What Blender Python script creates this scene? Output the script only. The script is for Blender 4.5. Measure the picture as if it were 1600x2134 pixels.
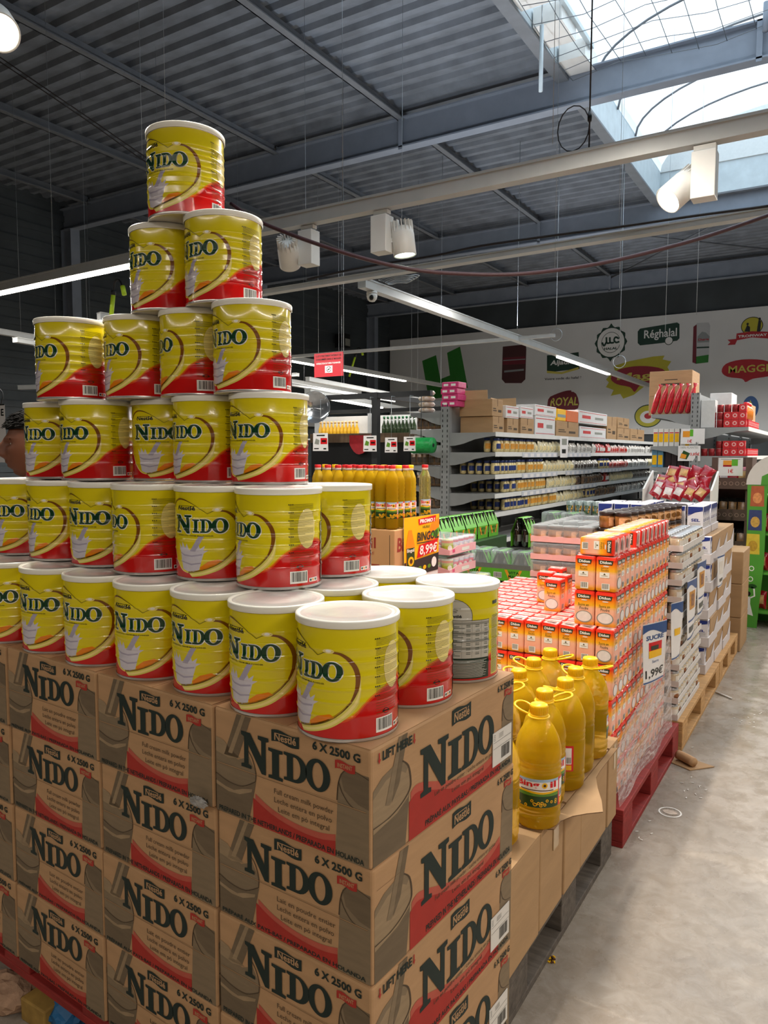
import bpy, bmesh, math, random
from math import sin, cos, pi, radians, sqrt, atan2
from mathutils import Vector, Matrix
from mathutils.geometry import tessellate_polygon

sc = bpy.context.scene
C = sc.collection
for o in list(bpy.data.objects):
    bpy.data.objects.remove(o)
random.seed(7)

# ------------------------------------------------------------------ camera
FOC, PITCH, YAW, ROLL, HC = 1560.0, radians(4.45), radians(31.7), radians(0.1), 1.45
cam_d = bpy.data.cameras.new('camera')
cam_d.sensor_fit = 'HORIZONTAL'
cam_d.sensor_width = 36.0
cam_d.lens = 36.0 * FOC / 1600.0
cam_d.clip_start = 0.05
cam_d.clip_end = 200
cam = bpy.data.objects.new('camera', cam_d)
C.objects.link(cam)
cam.location = (0, 0, HC)
cam.rotation_euler = (Matrix.Rotation(YAW, 3, 'Z') @ Matrix.Rotation(pi / 2 - PITCH, 3, 'X') @ Matrix.Rotation(ROLL, 3, 'Z')).to_euler()
sc.camera = cam

# ------------------------------------------------------------------ view, world
sc.view_settings.view_transform = 'Standard'
sc.view_settings.look = 'None'
sc.view_settings.gamma = 1.0
sc.view_settings.use_curve_mapping = False
sc.view_settings.exposure = 0.15
sc.cycles.use_denoising = True
sc.cycles.max_bounces = 9
sc.cycles.diffuse_bounces = 3
sc.cycles.glossy_bounces = 3
sc.cycles.transmission_bounces = 7
sc.cycles.transparent_max_bounces = 12
sc.cycles.sample_clamp_indirect = 6.0
sc.cycles.caustics_reflective = False
sc.cycles.caustics_refractive = False
w = bpy.data.worlds.new('world')
sc.world = w
w.use_nodes = True
bg = w.node_tree.nodes['Background']
bg.inputs[0].default_value = (0.80, 0.90, 1.0, 1)
bg.inputs[1].default_value = 1.6


def area(name, loc, sx, sy, power, col=(1, 1, 1), rot=(0, 0, 0), spread=180):
    d = bpy.data.lights.new(name, 'AREA')
    d.shape = 'RECTANGLE'
    d.size, d.size_y = sx, sy
    d.energy = power
    d.color = col
    d.spread = radians(spread)
    o = bpy.data.objects.new(name, d)
    C.objects.link(o)
    o.location = loc
    o.rotation_euler = rot
    return o


def spot(name, loc, target, power, angle, col=(1, 1, 1), blend=0.4, size=0.05):
    d = bpy.data.lights.new(name, 'SPOT')
    d.energy = power
    d.color = col
    d.spot_size = radians(angle)
    d.spot_blend = blend
    d.shadow_soft_size = size
    o = bpy.data.objects.new(name, d)
    C.objects.link(o)
    o.location = loc
    v = Vector(target) - Vector(loc)
    o.rotation_euler = v.to_track_quat('-Z', 'Y').to_euler()
    return o


# daylight through the roof light (above the translucent vault), the lit trunking lines, and fill strips added without fixtures (down and up)
area('skylight_daylight', (-0.9, 8.0, 8.6), 4.2, 14.5, 300, (0.80, 0.91, 1.0))
WARM = (1.0, 0.91, 0.80)
NEUT = (1.0, 0.96, 0.91)
UP = (pi, 0, 0)
area('lamp_line_and_fill_light', (-9.0, 4.75, 3.15), 7.0, 0.06, 110, NEUT)            # lit strip on the left trunking
area('lamp_line_and_fill_light', (-4.5, 13.5, 3.15), 0.06, 9.0, 270, NEUT)
area('lamp_line_and_fill_light', (-8.9, 14.0, 3.15), 0.06, 9.0, 280, NEUT)
area('lamp_line_and_fill_light', (3.0, 4.5, 3.4), 0.06, 16.0, 380, WARM)              # added fill strip without a fixture, aisle right of the camera
area('lamp_line_and_fill_light', (-2.0, -2.6, 3.4), 14.0, 0.06, 150, WARM)            # unseen fill strip added behind the camera for the front faces
area('lamp_line_and_fill_light', (0.4, 13.0, 3.4), 0.06, 10.0, 420, NEUT)  # added fill for the far end and the banner, no fixture
area('lamp_line_and_fill_light', (-6.0, 8.5, 3.4), 6.0, 0.06, 160, NEUT)  # added fill strip across the hall, no fixture carries it
area('lamp_line_and_fill_light', (-1.2, 2.7, 3.3), 0.06, 3.0, 110, WARM)  # added fill above the near aisle, no fixture carries it
area('added_ceiling_uplight', (-4.5, 12.0, 3.45), 0.06, 12.0, 95, (0.86, 0.92, 1.0), UP)  # added only to brighten the dark ceiling, no fixture shines upward
area('added_ceiling_uplight', (-1.0, 7.2, 3.8), 8.0, 0.06, 75, (0.86, 0.92, 1.0), UP)  # second added strip that lifts the ceiling tone
area('added_ceiling_uplight', (2.0, 14.0, 3.45), 0.06, 8.0, 70, (0.86, 0.92, 1.0), UP)  # third added strip for the ceiling, unseen source

# ------------------------------------------------------------------ pixel helper: a photo pixel on a real plane
_f = Vector((-sin(YAW), cos(YAW), 0)); _r = Vector((cos(YAW), sin(YAW), 0)); _u = Vector((0, 0, 1))
_fw = _f * cos(PITCH) - _u * sin(PITCH); _up = _u * cos(PITCH) + _f * sin(PITCH)
CAM = Vector((0, 0, HC))


def ray(x, y):
    return _fw + _r * ((x - 800) / FOC) - _up * ((y - 1067) / FOC)


def onz(x, y, z):
    d = ray(x, y); return CAM + d * ((z - HC) / d.z)


def ony(x, y, Y):
    d = ray(x, y); return CAM + d * (Y / d.y)


def onx(x, y, X):
    d = ray(x, y); return CAM + d * (X / d.x)


def dep(x, y, Z):
    return CAM + ray(x, y) * Z


# ------------------------------------------------------------------ materials
def lin(h):
    h = h.lstrip('#')
    r = []
    for i in (0, 2, 4):
        c = int(h[i:i + 2], 16) / 255
        r.append(c / 12.92 if c <= 0.04045 else ((c + 0.055) / 1.055) ** 2.4)
    return tuple(r) + (1.0,)


MATS = {}


def mat(name, col, rough=0.5, metal=0.0, var=0.06, scale=30.0, bump=0.0, bscale=60.0, spec=0.5, trans=0.0, alpha=1.0,
        emit=0.0, coat=0.0, stretch=(1, 1, 1), ior=1.45, col2=None):
    if name in MATS:
        return MATS[name]
    m = bpy.data.materials.new(name)
    m.use_nodes = True
    nt = m.node_tree
    N, L = nt.nodes, nt.links
    b = N['Principled BSDF']
    c = lin(col)
    b.inputs['Roughness'].default_value = rough
    b.inputs['Metallic'].default_value = metal
    b.inputs['Specular IOR Level'].default_value = spec
    b.inputs['IOR'].default_value = ior
    b.inputs['Transmission Weight'].default_value = trans
    b.inputs['Alpha'].default_value = alpha
    b.inputs['Coat Weight'].default_value = coat
    b.inputs['Coat Roughness'].default_value = 0.08
    b.inputs['Base Color'].default_value = c
    if emit:
        b.inputs['Emission Color'].default_value = c
        b.inputs['Emission Strength'].default_value = emit
    if var or bump:
        tc = N.new('ShaderNodeTexCoord')
        mp = N.new('ShaderNodeMapping')
        mp.inputs['Scale'].default_value = stretch
        L.new(tc.outputs['Object'], mp.inputs['Vector'])
    if var:
        nz = N.new('ShaderNodeTexNoise')
        nz.inputs['Scale'].default_value = scale
        nz.inputs['Detail'].default_value = 3
        L.new(mp.outputs[0], nz.inputs['Vector'])
        rp = N.new('ShaderNodeValToRGB')
        k0, k1 = 1 - var, 1 + var
        d = lin(col2) if col2 else None
        rp.color_ramp.elements[0].position = 0.3
        rp.color_ramp.elements[1].position = 0.7
        rp.color_ramp.elements[0].color = d if d else (c[0] * k0, c[1] * k0, c[2] * k0, 1)
        rp.color_ramp.elements[1].color = c if d else (min(1, c[0] * k1), min(1, c[1] * k1), min(1, c[2] * k1), 1)
        L.new(nz.outputs['Fac'], rp.inputs['Fac'])
        L.new(rp.outputs['Color'], b.inputs['Base Color'])
    if bump:
        n2 = N.new('ShaderNodeTexNoise')
        n2.inputs['Scale'].default_value = bscale
        n2.inputs['Detail'].default_value = 4
        L.new(mp.outputs[0], n2.inputs['Vector'])
        bp = N.new('ShaderNodeBump')
        bp.inputs['Strength'].default_value = bump
        bp.inputs['Distance'].default_value = 0.01
        L.new(n2.outputs['Fac'], bp.inputs['Height'])
        L.new(bp.outputs[0], b.inputs['Normal'])
    MATS[name] = m
    return m


def gradmat(name, stops, axis=2, rough=0.3, bump=0.0, spec=0.5):
    """printed gradient along a generated axis: stops = [(pos, hex)]"""
    m = mat(name, stops[0][1], rough, var=0, bump=bump, bscale=40, spec=spec)
    nt = m.node_tree
    N, L = nt.nodes, nt.links
    tc = N.new('ShaderNodeTexCoord'); sp = N.new('ShaderNodeSeparateXYZ'); rp = N.new('ShaderNodeValToRGB')
    L.new(tc.outputs['Generated'], sp.inputs[0]); L.new(sp.outputs[axis], rp.inputs['Fac'])
    e = rp.color_ramp.elements
    e[0].position, e[0].color = stops[0][0], lin(stops[0][1])
    e[1].position, e[1].color = stops[-1][0], lin(stops[-1][1])
    for p, h in stops[1:-1]:
        q = e.new(p); q.color = lin(h)
    L.new(rp.outputs['Color'], N['Principled BSDF'].inputs['Base Color'])
    return m


# ------------------------------------------------------------------ 2D shapes: (verts2d, faces)
def poly(pts, holes=()):
    loops = [[Vector((p[0], p[1], 0)) for p in pts]] + [[Vector((p[0], p[1], 0)) for p in h] for h in holes]
    tr = tessellate_polygon(loops)
    v = [(p.x, p.y) for l in loops for p in l]
    f = []
    for t in tr:
        a, b, c = (v[i] for i in t)
        cr = (b[0] - a[0]) * (c[1] - a[1]) - (b[1] - a[1]) * (c[0] - a[0])
        if abs(cr) < 1e-14:
            continue
        f.append(tuple(t) if cr > 0 else tuple(reversed(t)))
    return v, f


def rect(x0, y0, x1, y1):
    return [(x0, y0), (x1, y0), (x1, y1), (x0, y1)], [(0, 1, 2, 3)]


def ell_pts(cx, cy, rx, ry, n=28, a0=0.0, a1=2 * pi):
    full = abs(a1 - a0 - 2 * pi) < 1e-6
    k = n if full else n + 1
    return [(cx + rx * cos(a0 + (a1 - a0) * i / n), cy + ry * sin(a0 + (a1 - a0) * i / n)) for i in range(k)]


def ell(cx, cy, rx, ry, n=28):
    p = ell_pts(cx, cy, rx, ry, n)
    return p, [tuple(range(n))]


def band(top, bot):
    """strip between two polylines of equal length"""
    n = len(top)
    v = list(bot) + list(top)
    f = []
    for i in range(n - 1):
        f.append((i, i + 1, n + i + 1, n + i))
    return v, f


def stroke(pts, wd):
    """polyline of width wd (number or list)"""
    n = len(pts)
    L, R = [], []
    for i, p in enumerate(pts):
        a = pts[max(0, i - 1)]; b = pts[min(n - 1, i + 1)]
        d = Vector((b[0] - a[0], b[1] - a[1])); d = d.normalized() if d.length > 0 else Vector((1, 0))
        q = Vector((-d.y, d.x)) * ((wd[i] if isinstance(wd, (list, tuple)) else wd) / 2)
        L.append((p[0] + q.x, p[1] + q.y)); R.append((p[0] - q.x, p[1] - q.y))
    return band(L, R)


def xf(sh, sx=1, sy=1, dx=0, dy=0, rot=0, shear=0, fn=None):
    v, f = sh
    c, s = cos(rot), sin(rot)
    out = []
    for x, y in v:
        x, y = x * sx + shear * y * sy, y * sy
        x, y = x * c - y * s + dx, x * s + y * c + dy
        out.append(fn(x, y) if fn else (x, y))
    return out, f


def smooth_pts(pts, n=4, closed=False):
    """Catmull-Rom"""
    m = len(pts)
    out = []
    rng = range(m if closed else m - 1)
    for i in rng:
        g = (lambda k: pts[k % m]) if closed else (lambda k: pts[min(max(k, 0), m - 1)])
        p0, p1, p2, p3 = g(i - 1), g(i), g(i + 1), g(i + 2)
        for j in range(n):
            t = j / n
            out.append(tuple(0.5 * ((2 * p1[k]) + (-p0[k] + p2[k]) * t + (2 * p0[k] - 5 * p1[k] + 4 * p2[k] - p3[k]) * t * t +
                                    (-p0[k] + 3 * p1[k] - 3 * p2[k] + p3[k]) * t ** 3) for k in range(len(p1))))
    if not closed:
        out.append(tuple(pts[-1]))
    return out


_tc = {}


def text(s, bold=0.0, res=2):
    """text as 2D triangles; returns shape with its lower-left at 0,0 and (w,h)"""
    key = (s, bold, res)
    if key not in _tc:
        cu = bpy.data.curves.new('t', 'FONT')
        cu.body = s
        cu.size = 1.0
        cu.offset = bold
        cu.resolution_u = res
        o = bpy.data.objects.new('t', cu)
        C.objects.link(o)
        dg = bpy.context.evaluated_depsgraph_get()
        me = bpy.data.meshes.new_from_object(o.evaluated_get(dg))
        v = [(p.co.x, p.co.y) for p in me.vertices]
        f = [tuple(p.vertices) for p in me.polygons]
        bpy.data.objects.remove(o); bpy.data.curves.remove(cu); bpy.data.meshes.remove(me)
        x0 = min(p[0] for p in v); x1 = max(p[0] for p in v); y0 = min(p[1] for p in v); y1 = max(p[1] for p in v)
        v = [(a - x0, b - y0) for a, b in v]
        ff = []
        for t in f:
            a, b, c = v[t[0]], v[t[1]], v[t[2]]
            cr = (b[0] - a[0]) * (c[1] - a[1]) - (b[1] - a[1]) * (c[0] - a[0])
            ff.append(t if cr > 0 else tuple(reversed(t)))
        _tc[key] = ((v, ff), x1 - x0, y1 - y0)
    return _tc[key]


def textbox(s, x0, y0, x1, y1, bold=0.0, shear=0.0, rot=0.0, res=2):
    sh, w_, h_ = text(s, bold, res)
    return xf(sh, (x1 - x0) / w_, (y1 - y0) / h_, x0, y0, rot, shear)


# heavy serif capitals for the brand lettering, unit height
def _dcurve(cx, rx, ry, n=12):
    return [(cx + rx * cos(-pi / 2 + pi * i / n), 0.5 + ry * sin(-pi / 2 + pi * i / n)) for i in range(n + 1)]


LET_N = poly([(0, 0), (.40, 0), (.40, .09), (.285, .12), (.285, .66), (.80, -.04), (.96, -.04), (.96, .87), (1.07, .90), (1.07, 1.0),
              (.66, 1.0), (.66, .90), (.79, .87), (.79, .42), (.36, 1.0), (0, 1.0), (0, .90), (.115, .86), (.115, .12), (0, .09)])
LET_I = poly([(0, 0), (.50, 0), (.50, .10), (.37, .13), (.37, .87), (.50, .90), (.50, 1), (0, 1), (0, .90), (.13, .87), (.13, .13), (0, .10)])
LET_D = poly([(0, 0)] + [(.42 + (x - .42), y) for x, y in _dcurve(.42, .48, .5)] + [(0, 1), (0, .9), (.12, .87), (.12, .13), (0, .10)],
             [[(.36, .11)] + _dcurve(.42, .23, .39) + [(.36, .89)]])
LET_O = poly(ell_pts(.46, .5, .46, .54, 32), [ell_pts(.46, .5, .205, .42, 32)])
LET_W = {'N': (LET_N, 1.07), 'I': (LET_I, .5), 'D': (LET_D, .90), 'O': (LET_O, .92)}


def letter(ch, x0, y0, x1, y1):
    sh, w_ = LET_W[ch]
    return xf(sh, (x1 - x0) / w_, (y1 - y0), x0, y0)


# ------------------------------------------------------------------ mesh builder
class MB:
    def __init__(s):
        s.v, s.f, s.m, s.s, s.mats = [], [], [], [], []

    def mi(s, m):
        if m not in s.mats:
            s.mats.append(m)
        return s.mats.index(m)

    def add(s, vs, fs, m, smooth=False):
        k = len(s.v)
        i = s.mi(m)
        s.v += [tuple(p) for p in vs]
        for f in fs:
            s.f.append(tuple(k + j for j in f)); s.m.append(i); s.s.append(smooth)
        return s

    def box(s, x0, y0, z0, x1, y1, z1, m, bev=0.0, M=None):
        if bev:
            bm = bmesh.new()
            bmesh.ops.create_cube(bm, size=1.0)
            for v in bm.verts:
                v.co = Vector(((x0 + x1) / 2 + v.co.x * (x1 - x0), (y0 + y1) / 2 + v.co.y * (y1 - y0), (z0 + z1) / 2 + v.co.z * (z1 - z0)))
            bmesh.ops.bevel(bm, geom=bm.edges[:], offset=bev, segments=2, affect='EDGES', profile=0.5)
            bm.verts.index_update()
            vs = [M @ v.co if M else v.co for v in bm.verts]
            s.add(vs, [[v.index for v in f.verts] for f in bm.faces], m)
            bm.free()
            return s
        vs = [Vector(p) for p in ((x0, y0, z0), (x1, y0, z0), (x1, y1, z0), (x0, y1, z0), (x0, y0, z1), (x1, y0, z1), (x1, y1, z1), (x0, y1, z1))]
        if M:
            vs = [M @ v for v in vs]
        return s.add(vs, [(0, 3, 2, 1), (4, 5, 6, 7), (0, 1, 5, 4), (1, 2, 6, 5), (2, 3, 7, 6), (3, 0, 4, 7)], m)

    def bar(s, a, b, w_, h_, m, up=(0, 0, 1)):
        """rectangular bar from a to b"""
        a, b = Vector(a), Vector(b)
        d = (b - a).normalized()
        x = d.cross(Vector(up))
        x = x.normalized() if x.length > 1e-6 else Vector((1, 0, 0))
        z = x.cross(d)
        vs = []
        for p in (a, b):
            for i, j in ((-1, -1), (1, -1), (1, 1), (-1, 1)):
                vs.append(p + x * (i * w_ / 2) + z * (j * h_ / 2))
        return s.add(vs, [(0, 1, 2, 3), (7, 6, 5, 4), (0, 4, 5, 1), (1, 5, 6, 2), (2, 6, 7, 3), (3, 7, 4, 0)], m)

    def lathe(s, prof, m, seg=32, M=None, smooth=True, cap0=True, cap1=True):
        vs, fs = [], []
        for r_, z in prof:
            for i in range(seg):
                a = 2 * pi * i / seg
                vs.append(Vector((r_ * cos(a), r_ * sin(a), z)))
        n = len(prof)
        for j in range(n - 1):
            for i in range(seg):
                k = (i + 1) % seg
                fs.append((j * seg + i, j * seg + k, (j + 1) * seg + k, (j + 1) * seg + i))
        if M:
            vs = [M @ v for v in vs]
        s.add(vs, fs, m, smooth)
        k = len(s.v) - len(vs)
        if cap0 and prof[0][0] > 1e-5:
            s.f.append(tuple(k + i for i in reversed(range(seg)))); s.m.append(s.mi(m)); s.s.append(False)
        if cap1 and prof[-1][0] > 1e-5:
            s.f.append(tuple(k + (n - 1) * seg + i for i in range(seg))); s.m.append(s.mi(m)); s.s.append(False)
        return s

    def tube(s, pts, r_, m, seg=8, closed=False, cap=True):
        pts = [Vector(p) for p in pts]
        n = len(pts)
        vs, fs = [], []
        prev = None
        for i, p in enumerate(pts):
            if closed:
                d = pts[(i + 1) % n] - pts[i - 1]
            else:
                d = pts[min(i + 1, n - 1)] - pts[max(i - 1, 0)]
            d.normalize()
            if prev is None:
                q = d.cross(Vector((0, 0, 1)))
                if q.length < 1e-3:
                    q = Vector((1, 0, 0))
            else:
                q = prev - d * prev.dot(d)
            q.normalize(); prev = q
            b = d.cross(q)
            rr = r_[i] if isinstance(r_, (list, tuple)) else r_
            for k in range(seg):
                a = 2 * pi * k / seg
                vs.append(p + q * (rr * cos(a)) + b * (rr * sin(a)))
        for i in range(n if closed else n - 1):
            j = (i + 1) % n
            for k in range(seg):
                l = (k + 1) % seg
                fs.append((i * seg + k, i * seg + l, j * seg + l, j * seg + k))
        if cap and not closed:
            fs.append(tuple(reversed(range(seg)))); fs.append(tuple((n - 1) * seg + k for k in range(seg)))
        return s.add(vs, fs, m, True)

    def flat(s, sh, m, o, ex, ey, h=0.0):
        """2D shape laid on a plane: o + u ex + v ey (+ h along the normal)"""
        o, ex, ey = Vector(o), Vector(ex), Vector(ey)
        nrm = ex.cross(ey).normalized()
        return s.add([o + ex * x + ey * y + nrm * h for x, y in sh[0]], sh[1], m)

    def slab(s, pts, m, o, ex, ey, t, m2=None):
        """2D outline with thickness t along +normal"""
        v, f = poly(pts)
        n = len(pts)
        o, ex, ey = Vector(o), Vector(ex), Vector(ey)
        nr = ex.cross(ey).normalized()
        vs = [o + ex * x + ey * y for x, y in v]
        s.add([p + nr * t for p in vs], f, m)
        s.add(vs, [tuple(reversed(q)) for q in f], m2 or m)
        ar = sum(pts[i][0] * pts[(i + 1) % n][1] - pts[(i + 1) % n][0] * pts[i][1] for i in range(n))
        q = [(i, (i + 1) % n, n + (i + 1) % n, n + i) for i in range(n)]
        if ar < 0:
            q = [tuple(reversed(a)) for a in q]
        s.add(vs + [p + nr * t for p in vs], q, m2 or m)
        return s

    def mesh(s, name):
        me = bpy.data.meshes.new(name)
        me.from_pydata(s.v, [], s.f)
        for m in s.mats:
            me.materials.append(m)
        me.polygons.foreach_set('material_index', s.m)
        me.polygons.foreach_set('use_smooth', s.s)
        me.update()
        return me

    def build(s, name, parent=None, loc=None, rz=0.0):
        o = bpy.data.objects.new(name, s.mesh(name))
        C.objects.link(o)
        if parent:
            o.parent = parent
        if loc is not None:
            o.location = loc
        if rz:
            o.rotation_euler = (0, 0, rz)
        return o


def tag(o, label, cat, group=None, kind=None):
    o['label'] = label
    o['category'] = cat
    if group:
        o['group'] = group
    if kind:
        o['kind'] = kind
    return o


def thing(name, label, cat, loc=(0, 0, 0), rz=0.0, group=None):
    o = bpy.data.objects.new(name, None)
    o.empty_display_size = 0.05
    C.objects.link(o)
    o.location = loc
    o.rotation_euler = (0, 0, rz)
    return tag(o, label, cat, group)


def put(name, me, parent=None, loc=None, rot=None):
    o = bpy.data.objects.new(name, me)
    C.objects.link(o)
    if parent:
        o.parent = parent
    if loc is not None:
        o.location = loc
    if rot is not None:
        o.rotation_euler = rot
    return o


def dup(root, loc, rot=None, label=None):
    """copy of a thing with copies of its parts and their sub-parts"""
    r = root.copy(); C.objects.link(r); r.location = loc
    if rot is not None:
        r.rotation_euler = rot if isinstance(rot, (tuple, list)) else (0, 0, rot)
    if label:
        r['label'] = label
    for ch in list(root.children):
        c = ch.copy(); C.objects.link(c); c.parent = r
        for g in list(ch.children):
            d = g.copy(); C.objects.link(d); d.parent = c
    return r


def struct(name, mb):
    o = mb.build(name)
    o['kind'] = 'structure'
    return o


_ORD = ['', 'first', 'second', 'third', 'fourth', 'fifth', 'sixth', 'seventh', 'eighth', 'ninth', 'tenth', 'eleventh', 'twelfth', 'thirteenth',
        'fourteenth', 'fifteenth', 'sixteenth', 'seventeenth', 'eighteenth', 'nineteenth', 'twentieth']
_TENS = {20: 'twenty', 30: 'thirty', 40: 'forty', 50: 'fifty', 60: 'sixty', 70: 'seventy', 80: 'eighty', 90: 'ninety'}


def nth(n):
    if n < len(_ORD):
        return _ORD[n]
    t = n // 10 * 10
    return _TENS[t][:-1] + 'ieth' if n == t else _TENS[t] + '-' + _ORD[n - t]

# ------------------------------------------------------------------ the hall
def floor_mat():
    m = mat('concrete', '#b9b2a7', 0.42, var=0)
    nt = m.node_tree; N, L = nt.nodes, nt.links
    b = N['Principled BSDF']
    tc = N.new('ShaderNodeTexCoord')
    def noise(scale, det, rough=0.6, dist=0.0):
        n = N.new('ShaderNodeTexNoise'); n.inputs['Scale'].default_value = scale; n.inputs['Detail'].default_value = det
        n.inputs['Roughness'].default_value = rough; n.inputs['Distortion'].default_value = dist
        L.new(tc.outputs['Object'], n.inputs['Vector']); return n
    def ramp(src, p0, c0, p1, c1):
        r = N.new('ShaderNodeValToRGB'); e = r.color_ramp.elements
        e[0].position, e[0].color = p0, lin(c0); e[1].position, e[1].color = p1, lin(c1)
        L.new(src, r.inputs['Fac']); return r
    a = ramp(noise(1.1, 8, 0.6, 0.3).outputs['Fac'], 0.30, '#8b8176', 0.70, '#aba195')
    c = ramp(noise(14, 6, 0.7, 1.0).outputs['Fac'], 0.40, '#cfc8be', 0.62, '#ffffff')
    d = ramp(noise(5, 9, 0.75, 2.2).outputs['Fac'], 0.60, '#ffffff', 0.74, '#c4b2a0')
    m1 = N.new('ShaderNodeMixRGB'); m1.blend_type = 'MULTIPLY'; m1.inputs[0].default_value = 0.55
    m2 = N.new('ShaderNodeMixRGB'); m2.blend_type = 'MULTIPLY'; m2.inputs[0].default_value = 0.7
    L.new(a.outputs[0], m1.inputs[1]); L.new(c.outputs[0], m1.inputs[2])
    L.new(m1.outputs[0], m2.inputs[1]); L.new(d.outputs[0], m2.inputs[2])
    L.new(m2.outputs[0], b.inputs['Base Color'])
    rr = ramp(noise(9, 5).outputs['Fac'], 0.35, '#6a6a6a', 0.7, '#b8b8b8')
    L.new(rr.outputs[0], b.inputs['Roughness'])
    bp = N.new('ShaderNodeBump'); bp.inputs['Strength'].default_value = 0.12; bp.inputs['Distance'].default_value = 0.004
    L.new(noise(60, 5).outputs['Fac'], bp.inputs['Height']); L.new(bp.outputs[0], b.inputs['Normal'])
    return m


M_FLOOR = floor_mat()
M_DECK = mat('dark_deck', '#666d76', 0.6, 0.0, var=0.25, scale=3, bump=0.35, bscale=7)
M_STEEL = mat('painted_steel', '#7b8491', 0.5, var=0.08, scale=4)
M_PURLIN = mat('purlin_steel', '#686d73', 0.5, var=0.1, scale=5)
M_WALLD = mat('dark_cladding', '#3d4448', 0.6, var=0.2, scale=1.2)
M_WALLG = mat('grey_wall', '#7c8084', 0.7, var=0.06, scale=1.0)
M_CURB = mat('galvanised_curb', '#b9c6cc', 0.4, var=0.08, scale=6)
M_WHITE = mat('white_enamel', '#dcdcd8', 0.35, var=0.04, scale=8)
M_GREYMET = mat('grey_shelf_metal', '#8f9191', 0.45, var=0.05, scale=8)
M_DARKMET = mat('dark_metal', '#26282a', 0.5, var=0.1, scale=10)
M_BLACK = mat('black', '#101112', 0.4, var=0.05)
M_WIRE = mat('steel_wire', '#aab0b4', 0.35, 0.6, var=0)

XL, XR, YN, YB, ZC = -13.1, 8.0, -7.0, 21.5, 6.3
SX0, SX1, SY0, SY1 = -3.15, 1.37, 1.2, 14.75
mb = MB()
mb.flat(rect(XL, YN, XR, YB), M_FLOOR, (0, 0, 0), (1, 0, 0), (0, 1, 0))
mb.flat(rect(XL, YN, XR, YB), M_FLOOR, (0, 0, -0.1), (1, 0, 0), (0, 1, 0))
struct('floor', mb)


def deck(mb, x0, x1, y0, y1, pitch=0.26, h=0.055):
    """trapezoidal roof sheet, ribs along x"""
    n = int(round((y1 - y0) / pitch))
    p = (y1 - y0) / n
    prof = []
    for i in range(n):
        y = y0 + i * p
        prof += [(y, ZC), (y + p * 0.42, ZC), (y + p * 0.55, ZC - h), (y + p * 0.87, ZC - h)]
    prof.append((y1, ZC))
    v = [(x0, y, z) for y, z in prof] + [(x1, y, z) for y, z in prof]
    k = len(prof)
    mb.add(v, [(i, i + 1, k + i + 1, k + i) for i in range(k - 1)], M_DECK)


mb = MB()
deck(mb, XL, SX0, YN, YB)
deck(mb, SX1, XR, YN, YB)
deck(mb, SX0, SX1, YN, SY0)
deck(mb, SX0, SX1, SY1, YB)
struct('ceiling', mb)

for nm, a in (('wall_left', (XL - 0.12, YN, 0, XL, YB, ZC + 0.1)), ('wall_right', (XR, YN, 0, XR + 0.12, YB, ZC + 0.1)),
              ('wall_front', (XL, YN - 0.12, 0, XR, YN, ZC + 0.1))):
    mb = MB(); mb.box(*a, M_WALLD)
    if nm == 'wall_left':                                          # horizontal cladding ribs
        z = 0.2
        while z < 6.2:
            mb.box(XL, YN, z, XL + 0.03, YB, z + 0.11, M_WALLD)
            z += 0.3
    struct(nm, mb)
mb = MB(); mb.box(XL, YB, 0, XR, YB + 0.12, ZC + 0.1, M_WALLD)
struct('wall_back', mb)

# steel frame: rafters across the hall, purlins along it, columns on the left wall
def ibeam(mb, x0, x1, y, z0, z1, w_=0.17, t=0.02, m=None):
    m = m or M_STEEL
    mb.box(x0, y - w_ / 2, z0, x1, y + w_ / 2, z0 + t, m)
    mb.box(x0, y - w_ / 2, z1 - t, x1, y + w_ / 2, z1, m)
    mb.box(x0, y - 0.008, z0 + t, x1, y + 0.008, z1 - t, m)


RAF = (-1.6, 3.9, 9.4, 14.9, 20.2)
for y in RAF:
    mb = MB(); ibeam(mb, XL, XR, y, 5.72, 6.13)
    for x in (-5.5, -1.0, 1.5):                                      # splice plates
        mb.box(x - 0.03, y - 0.085, 5.69, x + 0.03, y - 0.075, 6.13, M_STEEL)
    struct('ceiling_rafter', mb)
for x in (-12.3, -10.03, -7.78, -5.51, 3.6, 5.9):
    mb = MB()
    ya = YN
    for y in RAF + (YB,):
        mb.box(x - 0.05, ya, 6.10, x - 0.035, y - 0.02, 6.245, M_PURLIN)
        mb.box(x - 0.05, ya, 6.10, x + 0.05, y - 0.02, 6.115, M_PURLIN)
        ya = y + 0.02
    struct('ceiling_purlin', mb)
for y in RAF:
    mb = MB()
    mb.box(XL + 0.03, y - 0.1, 0, XL + 0.05, y + 0.1, 5.72, M_STEEL)
    mb.box(XL + 0.31, y - 0.1, 0, XL + 0.33, y + 0.1, 5.72, M_STEEL)
    mb.box(XL + 0.05, y - 0.01, 0, XL + 0.31, y + 0.01, 5.72, M_STEEL)
    struct('column_left', mb)
mb = MB()                                                            # diagonal brace rods under the roof
for (a, b) in (((-5.5, 14.9, 6.08), (-1.0, 20.2, 6.08)), ((-1.0, 14.9, 6.06), (-5.5, 20.2, 6.06)), ((-1.0, 14.9, 6.08), (3.5, 20.2, 6.08))):
    mb.tube([a, b], 0.02, M_PURLIN, 6)
struct('ceiling_brace', mb)

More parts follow.
